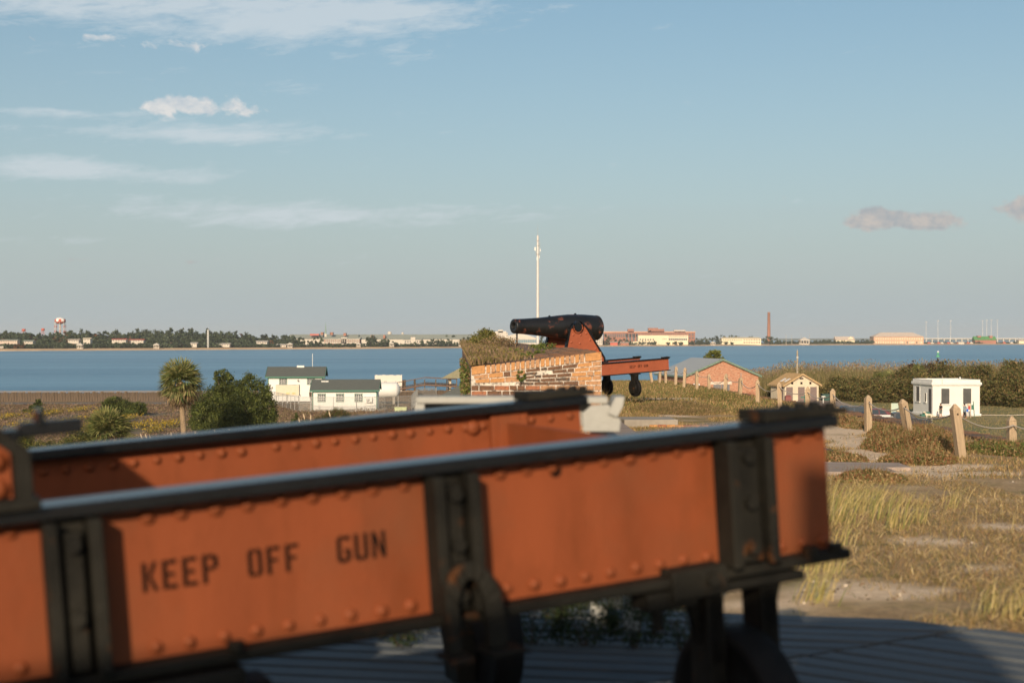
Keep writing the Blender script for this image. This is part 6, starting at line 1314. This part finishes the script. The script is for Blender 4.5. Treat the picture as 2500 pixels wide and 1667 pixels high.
fbuild(2488, 2512, 832, 842, 'tan_shed_far', 'tan shed at the far right edge of the far shore', 'shed', FCR, 40, 'gable_side', 829, FTR, depth=14)
fbuild(1223, 1310, 826, 840, 'glass_terminal', 'wide white building with a band of blue glass under the cannon muzzle', 'building', FW, 60, 'arch', 815, FW, wins=[(1256, 1310, 12, 829, 837, 3.8, mat('far_blue_glass', (.12, .20, .24), rough=.2, bump=0))])
fbuild(1200, 1240, 812, 820, 'stepped_white_block', 'stepped white building above the weeds of the parapet', 'building', FW, 200, 'flat', extras=[(1216, 1228, 805, 812, FW, 'penthouse'), (1208, 1236, 808.5, 812, FW, 'penthouse')])
fbuild(792, 878, 828, 843, 'colonial_white_building', 'white colonnaded building with three pedimented parts on the far shore', 'building', FBR, 60, 'gable_side', 822, FGR, depth=20,
       extras=[(795 + k * 5.2, 798 + k * 5.2, 828.5, 836, FW, 'column') for k in range(16)] + [(793, 878, 827, 829, FW, 'portico'), (793, 878, 832.5, 834, FW, 'portico'), (833, 846, 824, 843, FW, 'portico'), (793, 878, 836, 838.5, FW, 'portico')])
fbuild(985, 1030, 829, 843, 'colonial_white_building', 'smaller white pedimented building left of the parapet on the far shore', 'building', FW, 70, 'gable_side', 824, FGR, depth=20, wins=[(987, 1028, 7, 832, 836, 3, FDK)], extras=[(1003, 1014, 823, 843, FW, 'portico')])
fbuild(702, 870, 827, 834, 'long_roofed_hall', 'long low pale hall behind the colonnaded building', 'building', FW, 200, 'gable_side', 816, FGR, depth=50, extras=[(782, 788, 811, 818, FBR, 'chimney'), (805, 812, 811, 818, FBR, 'chimney'), (838, 844, 813, 820, FBR, 'chimney'), (756, 778, 815, 819, FRD, 'chimney')])
fbuild(870, 1190, 828, 836, 'long_grey_hangar', 'very long pale grey roofed hangar left of the brick parapet', 'building', FW, 230, 'gable_side', 816, FGR, depth=60, extras=[(905, 912, 818, 828, FBR, 'chimney'), (935, 940, 818, 828, FBR, 'chimney')])
for px, lb_ in ((951, 'larger white dome above the long grey hangar'), (983, 'smaller white dome above the long grey hangar')):
    c, s = fx(px, 320); R_ = (5.5 if px == 951 else 3.2) * s; r = thing('white_dome', lb_, 'dome', (c.x, c.y, -9.3)); hz_ = (HY - (814 if px == 951 else 814)) * s + 9.3
    MB().lathe([(R_ * math.sin(a), R_ * math.cos(a)) for a in [i * PI / 2 / 8 for i in range(9)]], (0, 0, hz_), (0, 0, 1), n=20).build('dome_shell', FW, r); MB().cyl((0, 0, 0), (0, 0, hz_), R_ * .9, n=16).build('dome_base', FW, r)
c, s = fx(795, 180); r = thing('church_spire', 'thin green church spire with white base on the far shore', 'spire', (c.x, c.y, -9.3)); hb = (HY - 815) * s + 9.3
MB().box(-2.6 * s, 2.6 * s, -1, 1, 0, hb).build('spire_base', FW, r); MB().lathe([(0, 2.0 * s), ((815 - 808) * s, 1.6 * s), ((815 - 787) * s, .2 * s)], (0, 0, hb), (0, 0, 1), n=8).build('spire_cone', mat('verdigris', (.20, .30, .24), rough=.6), r)
for px, x2, yt, yb, lb_, rm_ in ((0, 42, 831, 848, 'grey roofed long building at the left edge of the far shore', FGR), (58, 80, 833, 848, 'small grey roofed house among the trees at the left', FGR), (166, 192, 830, 834, 'cream building among the trees left of the white pavilion', FTR), (203, 220, 827, 833, 'flat cream block among the trees below the water tower', FCR),
                                 (273, 307, 829, 835, 'white building with red roof line among the far trees', FRD), (315, 350, 830, 834, 'low white roof among the far trees', FRD), (626, 652, 834, 843, 'white building between dark trees on the far shore', FW), (676, 698, 842, 847, 'low white shed beside a gazebo on the far shore', FW),
                                 (465, 480, 838, 845, 'low white beach building by the radio mast', FW), (520, 560, 840, 846, 'row of low pale buildings on the far beach', FW), (0, 8, 845, 850, 'small red house at the left edge', FRD)):
    fbuild(px, x2, yt, yb, 'far_house', lb_, 'house', FW if px != 0 or yt > 840 else FTR, 66 if yt < 838 else 40, 'gable_side' if x2 - px > 14 else 'flat', yt - 2.5, rm_, depth=8, wins=[(px + 1, x2 - 1, max(2, int((x2 - px) / 6)), yt + 1.5, yt + 3.2, 2, FDK)])
def gazebo(px, yb, w, h, label):
    c, s = fx(px, 22); r = thing('gazebo', label, 'gazebo', (c.x, c.y, -(yb - HY) * s), 0, 'white gazebos along the far beach'); W_ = w * s; H_ = h * s
    for k in range(4):
        for y in (0, W_ * .8): MB().cyl((-W_ * .4 + k * W_ * .267, y, -1), (-W_ * .4 + k * W_ * .267, y, H_ * .55), W_ * .045, n=6).build('column', FW, r)
    q = MB(); q.box(-W_ / 2, W_ / 2, -W_ * .1, W_ * .9, H_ * .55, H_ * .64); q.add([(-W_ / 2, -W_ * .1, H_ * .64), (W_ / 2, -W_ * .1, H_ * .64), (W_ / 2, W_ * .9, H_ * .64), (-W_ / 2, W_ * .9, H_ * .64), (0, W_ * .4, H_)], [(0, 1, 4), (1, 2, 4), (2, 3, 4), (3, 0, 4)]); q.build('roof', FW, r)
    MB().box(-W_ * .45, W_ * .45, W_ * .3, W_ * .5, -1, H_ * .15).build('bench_wall', FW, r)
for px, yb, w_, h_, lb_ in ((194, 850, 15, 13, 'white gazebo on the beach below the water tower'), (381, 849, 14, 12, 'white gazebo alone on the far beach right of the first one'), (707, 847, 14, 11, 'gazebo left of the colonnaded building'), (875, 845, 11, 9, 'gazebo at the right end of the colonnaded building'), (956, 844.5, 12, 10, 'gazebo below the white domes'), (1125, 844, 12, 11, 'gazebo just left of the brick parapet'), (1741, 842, 12, 9, 'small gazebo left of the cream building with two storeys'), (1965, 841, 24, 18, 'large gazebo with tall pointed roof right of the brick chimney')):
    gazebo(px, yb, w_, h_, lb_)
# water towers
def wtower(px, yt, ym, yb, w, label, nl=8, extra=260, small=False):
    c, s = fx(px, extra); r = thing('water_tower', label, 'water tower', (c.x, c.y, -9.3)); z0 = (HY - ym) * s + 9.3; z1 = (HY - yt) * s + 9.3; R_ = w / 2 * s
    m_ = D.materials.get('checker_tank')
    if m_ is None:
        m_ = D.materials.new('checker_tank'); m_.use_nodes = True; t = m_.node_tree; b = t.nodes['Principled BSDF']; co = nd(t, 'ShaderNodeTexCoord').outputs['Object']
        s3 = nd(t, 'ShaderNodeSeparateXYZ', ins={0: co}); a_ = mth(t, 'ARCTAN2', s3.outputs[0], s3.outputs[1]); ck = mth(t, 'GREATER_THAN', mth(t, 'SINE', mth(t, 'MULTIPLY', a_, 6)), 0.0); hz2 = mth(t, 'GREATER_THAN', s3.outputs[2], (z0 + z1) / 2 + 9.3 * 0 - 1.0); hz3 = mth(t, 'GREATER_THAN', s3.outputs[2], z1 - (z1 - z0) * .25)
        f_ = mth(t, 'MAXIMUM', mth(t, 'MULTIPLY', hz2, ck), hz3); t.links.new(mixc(t, f_, (.50, .10, .06, 1), (.78, .74, .68, 1)), b.inputs['Base Color']); b.inputs['Roughness'].default_value = .6
    H_ = z1 - z0; q = MB(); q.lathe([(0, .1 * R_), (H_ * .08, .55 * R_), (H_ * .28, .92 * R_), (H_ * .5, R_), (H_ * .7, .95 * R_), (H_ * .9, .6 * R_), (H_, .1 * R_)] if not small else [(0, .5 * R_), (H_ * .3, R_), (H_, R_), (H_ * 1.02, .1)], (0, 0, z0), (0, 0, 1), n=24); q.build('tank', m_ if not small else FRD, r)
    for k in range(nl):
        a = 2 * PI * k / nl + .2; x, y = math.cos(a) * R_ * .95, math.sin(a) * R_ * .95; zz = z0 + H_ * .3
        o = MB(); o.cyl((x * 1.08, y * 1.08, 0), (x, y, zz), R_ * (.045 if not small else .09), n=6); o = o.build('leg', FW if not small else FRD, r)
        if not small:
            for j in range(3): MB().cyl((x * (1.08 - .04 * j), y * (1.08 - .04 * j), zz * (.38 + .2 * j)), (x * (1.07 - .04 * j), y * (1.07 - .04 * j), zz * (.47 + .2 * j)), R_ * .06, n=6).build('red_band', FRD, o)
    MB().cyl((0, 0, 0), (0, 0, z0 + .1), R_ * .10, n=8).build('riser', FW if not small else FRD, r)
    if not small: MB().cyl((0, 0, z1), (0, 0, z1 + H_ * .35), R_ * .02, n=5).build('aerial', GALV, r)
wtower(147, 775, 791, 812, 27, 'large red and white checkered water tower above the far trees'); wtower(58, 803, 809, 815, 9, 'small red water tower left of the big one', 4, 320, True); wtower(105, 801.5, 808, 815, 8, 'small red water tower nearest the big one', 4, 320, True)
c, s = fx(508, 40); r = thing('radio_mast', 'grey lattice radio mast on the far beach before dark trees', 'mast', (c.x, c.y, -9.3)); MB().box(-.9, .9, -.9, .9, 0, (HY - 805) * s + 9.3).build('mast_shaft', mat('grey_mast', (.36, .36, .33), rough=.6), r, bevel=.1); MB().cyl((0, 0, (HY - 805) * s + 9.3), (0, 0, (HY - 800) * s + 9.3), .15, n=5).build('tip', GALV, r)
for k, (px, yt) in enumerate(((2261, 786), (2290, 783), (2321, 783), (2399, 783), (2409, 782), (2420, 781), (2435, 782))):
    c, s = fx(px, 120); r = thing('floodlight_mast', ['leftmost floodlight mast just right of the pale brick barracks', 'second floodlight mast right of the pale brick barracks', 'third floodlight mast midway between the barracks and the green roof', 'leftmost of the four close floodlight masts behind the green roof', 'second of the four close floodlight masts behind the green roof', 'third of the four close floodlight masts behind the green roof', 'floodlight mast at the right end of the green roofed house'][k], 'light mast', (c.x, c.y, -9.3), 0, 'floodlight masts on the far quay'); H_ = (HY - yt) * s + 9.3
    MB().cyl((0, 0, 0), (0, 0, H_), .55, .28, n=8).build('mast_shaft', mat('mast_grey', (.60, .58, .54), rough=.5), r); MB().box(-2.2, 2.2, -.4, .4, H_ - .4, H_ + .5).build('lamp_head', GALV, r)
for px in (1919, 1933, 1956, 1976): c, s = fx(px, 40); r = thing('flagpole', 'slim white flagpole near the large gazebo on the far shore', 'flagpole', (c.x, c.y, -9.4), 0, 'flagpoles near the large gazebo'); H_ = (HY - 817) * s + 9.3; MB().cyl((0, 0, 0), (0, 0, H_), .35, .2, n=6).build('pole_shaft', FW, r); MB().lathe([(0, .3), (.3, .4), (.6, .05)], (0, 0, H_), (0, 0, 1), n=6).build('finial', FW, r)
# bridge
r = thing('long_bridge', 'long low white bridge on the horizon at the right', 'bridge', (1900, 5600, SEA)); k_ = 5600 / F; z_ = (HY - 827.5) * k_ - SEA
MB().box((2256 - 1250) * k_ - 1900, (2760 - 1250) * k_ - 1900, 0, 14, z_, z_ + 3.6).build('bridge_deck', FW, r)
for k in range(34): x = (2262 - 1250 + k * 14.5) * k_ - 1900; MB().box(x - 2, x + 2, 2, 12, -2, z_ - .01).build('pier', FW, r)
# low distant land behind the bridge
b = MB(); b.add([(300, 9000, SEA), (6000, 9000, SEA), (6000, 9000, SEA + 16), (300, 9000, SEA + 12), (300, 9600, SEA + 12), (6000, 9600, SEA + 16)], [(0, 1, 2, 3), (3, 2, 5, 4)]); struct(b.build('distant_land', mat('distant_wood', (.06, .075, .06), rough=.9, bump=0)))

# trees of the far shore
TGc = [(.062, .085, .045), (.075, .098, .05), (.05, .068, .038), (.092, .105, .055)]
def far_crowns(trees, n_per, s, cols, tint2=None):
    A = []
    for (x, y, z, r_, h) in trees:
        lb = [(x, y, z + h * .62, r_, r_, h * .40), (x - r_ * .45, y - r_ * .4, z + h * .45, r_ * .6, r_ * .6, h * .3), (x + r_ * .45, y - r_ * .3, z + h * .5, r_ * .55, r_ * .55, h * .3), (x, y, z + h * .25, r_ * .8, r_ * .8, h * .25)]
        c = cols if random.random() > .05 or tint2 is None else tint2
        f_ = random.uniform(.75, 1.3); A.append(leaves(lobes_points(lb, n_per, .65), s, [tuple(v * f_ for v in q) for q in c], asp=.8))
    return join(A)
RED = [(.16, .075, .035), (.12, .07, .035)]
PRO = [(-60, 815), (0, 812), (60, 812), (110, 815), (160, 812), (200, 808), (260, 812), (330, 808), (400, 805), (470, 805), (495, 806), (520, 802), (560, 806), (600, 812), (640, 818), (700, 820), (760, 822)]
seg = [(-60, 130), (130, 320), (320, 500), (500, 640), (640, 720)]
for a, b_ in seg:
    T_ = []
    px = a
    while px < b_:
        for lay, ext in enumerate((48, 92, 130, 185)):
            q_ = px + random.uniform(-6, 6); c, s = fx(q_, ext); top = np.interp(q_, *zip(*PRO)) + random.uniform(-1.5, 4)
            H_ = (HY - top) * s + 9.4; H_ *= (.22, .50, .78, 1.0)[lay] * random.uniform(.88, 1.06); T_.append((c.x, c.y, -9.4, random.uniform(5.5, 10), H_))
        px += 5.5 if b_ < 600 else 8
    stuff(finish('far_woods', npmesh('far_woods', *far_crowns(T_, 330, 2.3, TGc, RED)), LEAF), 'dark wooded shore with mixed tree crowns, section %s' % ['at the left edge', 'below and right of the water tower', 'left of the radio mast', 'right of the radio mast', 'thinning out beside the colonnaded building'][seg.index((a, b_))], 'woods')
def ftree(px, yt, yb, w, extra, k=0):
    c, s = fx(px, extra); base = -9.3; H_ = (HY - yt) * s - base; r = thing('far_tree', 'small dark round crowned tree standing by the far shore buildings', 'tree', (c.x, c.y, base), 0, 'single trees along the far shore')
    lbx = w / 2 * s; A = far_crowns([(0, 0, 0, lbx, H_)], 330, 1.9, TGc); finish('crown', npmesh('crown', *A), LEAF, r); MB().cyl((0, 0, 0), (0, 0, H_ * .5), .5, n=6).build('trunk', WOODB, r)
for px, yt, w_, ex in [(715, 823, 22, 44), (735, 824, 20, 44), (765, 826, 26, 44), (780, 822, 22, 44), (808, 836, 20, 30), (828, 838, 18, 30), (858, 838, 20, 30), (905, 823, 30, 44), (930, 825, 28, 44), (920, 831, 34, 40), (950, 828, 26, 44), (965, 834, 22, 30), (915, 816, 18, 210), (903, 818, 12, 210), (1010, 836, 20, 30), (1040, 828, 26, 44), (1060, 824, 28, 44), (1085, 826, 28, 44), (1075, 834, 40, 34), (1110, 830, 26, 44), (1100, 813, 24, 210), (1135, 822, 26, 44), (1150, 828, 24, 44), (1170, 830, 30, 44), (1322, 820, 22, 44),
                       (1480, 818, 18, 50), (1495, 824, 24, 50), (1515, 826, 22, 50), (1535, 827, 20, 50), (1597, 832, 9, 28), (1632, 834, 12, 26), (1648, 834, 14, 26), (1662, 834, 12, 26), (1680, 832, 16, 26), (1695, 832, 16, 26), (1708, 833, 14, 26), (1707, 822, 18, 90), (1722, 824, 20, 60), (1740, 818, 26, 120), (1760, 817, 26, 120), (1785, 819, 26, 120), (1800, 821, 22, 120), (1772, 833, 10, 26), (1787, 835, 8, 26), (1835, 822, 24, 120), (1850, 824, 18, 120), (1868, 821, 16, 90), (1882, 823, 20, 60), (1898, 826, 22, 60), (1875, 832, 20, 40), (1725, 832, 14, 40), (2003, 829, 18, 60), (2018, 829, 20, 60), (2030, 831, 18, 60), (2093, 829, 14, 60), (2108, 829, 16, 60), (2122, 830, 16, 60), (1995, 832, 18, 60)]:
    ftree(px, yt, 842, w_, ex)
T_ = []
for px in np.arange(1888, 2130, 4): c, s = fx(px, 55); T_.append((c.x, c.y, -9.4, 5.5, ((HY - (833 + random.uniform(-1, 1.4))) * s + 9.4)))
stuff(finish('far_hedge', npmesh('far_hedge', *far_crowns(T_, 110, 2.2, TGc)), LEAF), 'long dark clipped hedge of oaks on the right far shore', 'hedge')
T_ = []
for px in np.arange(700, 1180, 5): c, s = fx(px, 40); T_.append((c.x, c.y, -9.4, 4, ((HY - (840 + random.uniform(-1.5, 1.2))) * s + 9.4)))
for px in np.arange(2258, 2500, 5): c, s = fx(px, 70); T_.append((c.x, c.y, -9.4, 5, ((HY - (834.5 + random.uniform(-1.5, 1.5))) * s + 9.4)))
for px in np.arange(1320, 1760, 6): c, s = fx(px, 75); T_.append((c.x, c.y, -9.4, 5, ((HY - (834 + random.uniform(-2.5, 2.5))) * s + 9.4)))
stuff(finish('far_bushes', npmesh('far_bushes', *far_crowns(T_, 60, 1.8, TGc, RED)), LEAF), 'low bushes lining the far beach', 'bushes')
# low vehicles and sheds on the quay, far right
fc = thing('far_vehicle', 'tiny vehicle parked on the quay at the right far shore', 'vehicle', (0, 0, 0), 0, 'vehicles on the far quay')
def farcar(cm):
    r = thing('far_vehicle', 'tiny vehicle parked on the quay at the right far shore', 'vehicle', (0, 0, 0), 0, 'vehicles on the far quay')
    MB().prism([(-3, .3), (3, .3), (3.1, 1.6), (1.8, 1.8), (1.0, 3.0), (-2.6, 3.0), (-3.1, 1.6)], -1, 1).build('body', cm, r); return r
D.objects.remove(fc)
pr = [farcar(FRD), farcar(FW), farcar(FDK)]
k = 0
for px in list(range(2268, 2380, 8)) + [2440, 2452, 2470]:
    c, s = fx(px, 40); loc = (c.x, c.y, -9.45)
    if k < 3: pr[k].location = loc
    else: dup(pr[k % 3], loc)
    k += 1
fbuild(2340, 2354, 835, 841, 'small_white_hut', 'small white hut on the quay left of the green roofed house', 'hut', FW, 30, 'gable_side', 833.5, FW, depth=6)
fbuild(1490, 1508, 836, 843, 'low_red_shed', 'low pale shed with red base on the shore below the brick building', 'shed', FRD, 30, 'gable_side', 834, FTR, depth=8); fbuild(1515, 1535, 837, 843, 'low_shed', 'low pale shed on the shore left of the long cream building', 'shed', FBR, 30, 'gable_side', 835, FTR, depth=8)

# ------------------------------------------------------------------ added wall out of view behind the camera, shaped to shade the platform
tv = thing('added_shade_wall', 'added unseen brick wall behind the camera that shades the platform', 'brick wall', (-.4, -3, DECK - .2))
q = MB(); q.add([(0, 0, 0), (0, -1, 0), (-6.5, -4.0, 0), (-6.5, -3.0, 0), (0, 0, 3.72), (0, -1, 3.72), (-6.5, -4.0, 3.6), (-6.5, -3.0, 3.6)], [(0, 1, 2, 3), (4, 7, 6, 5), (0, 4, 5, 1), (1, 5, 6, 2), (2, 6, 7, 3), (3, 7, 4, 0)]); q.build('wall', BRICKW, tv)
q = MB(); q.box(-.01, .149, -.999, -.001, .001, 4.12); q.box(.15, .80, -1, 0, 0, 4.15); q.box(.801, .92, -.9, -.1, 0, 3.75); q.build('pier', BRICKW, tv)  # added pier, stepped to shade the deck's right side but spare the rail

# ------------------------------------------------------------------ sea haze
hm = D.materials.new('haze_air'); hm.use_nodes = True; t = hm.node_tree; t.nodes.clear()
vol = nd(t, 'ShaderNodeVolumePrincipled', ins={'Color': (.86, .90, .93, 1), 'Density': 7e-5, 'Anisotropy': 0.0})
t.links.new(vol.outputs[0], nd(t, 'ShaderNodeOutputMaterial').inputs['Volume'])
o = MB().box(-12500, 12500, -3400, 12500, -14.5, 90).build('haze', hm); o['kind'] = 'stuff'; o['label'] = 'thin pale sea haze over the whole bay'; o['category'] = 'haze'
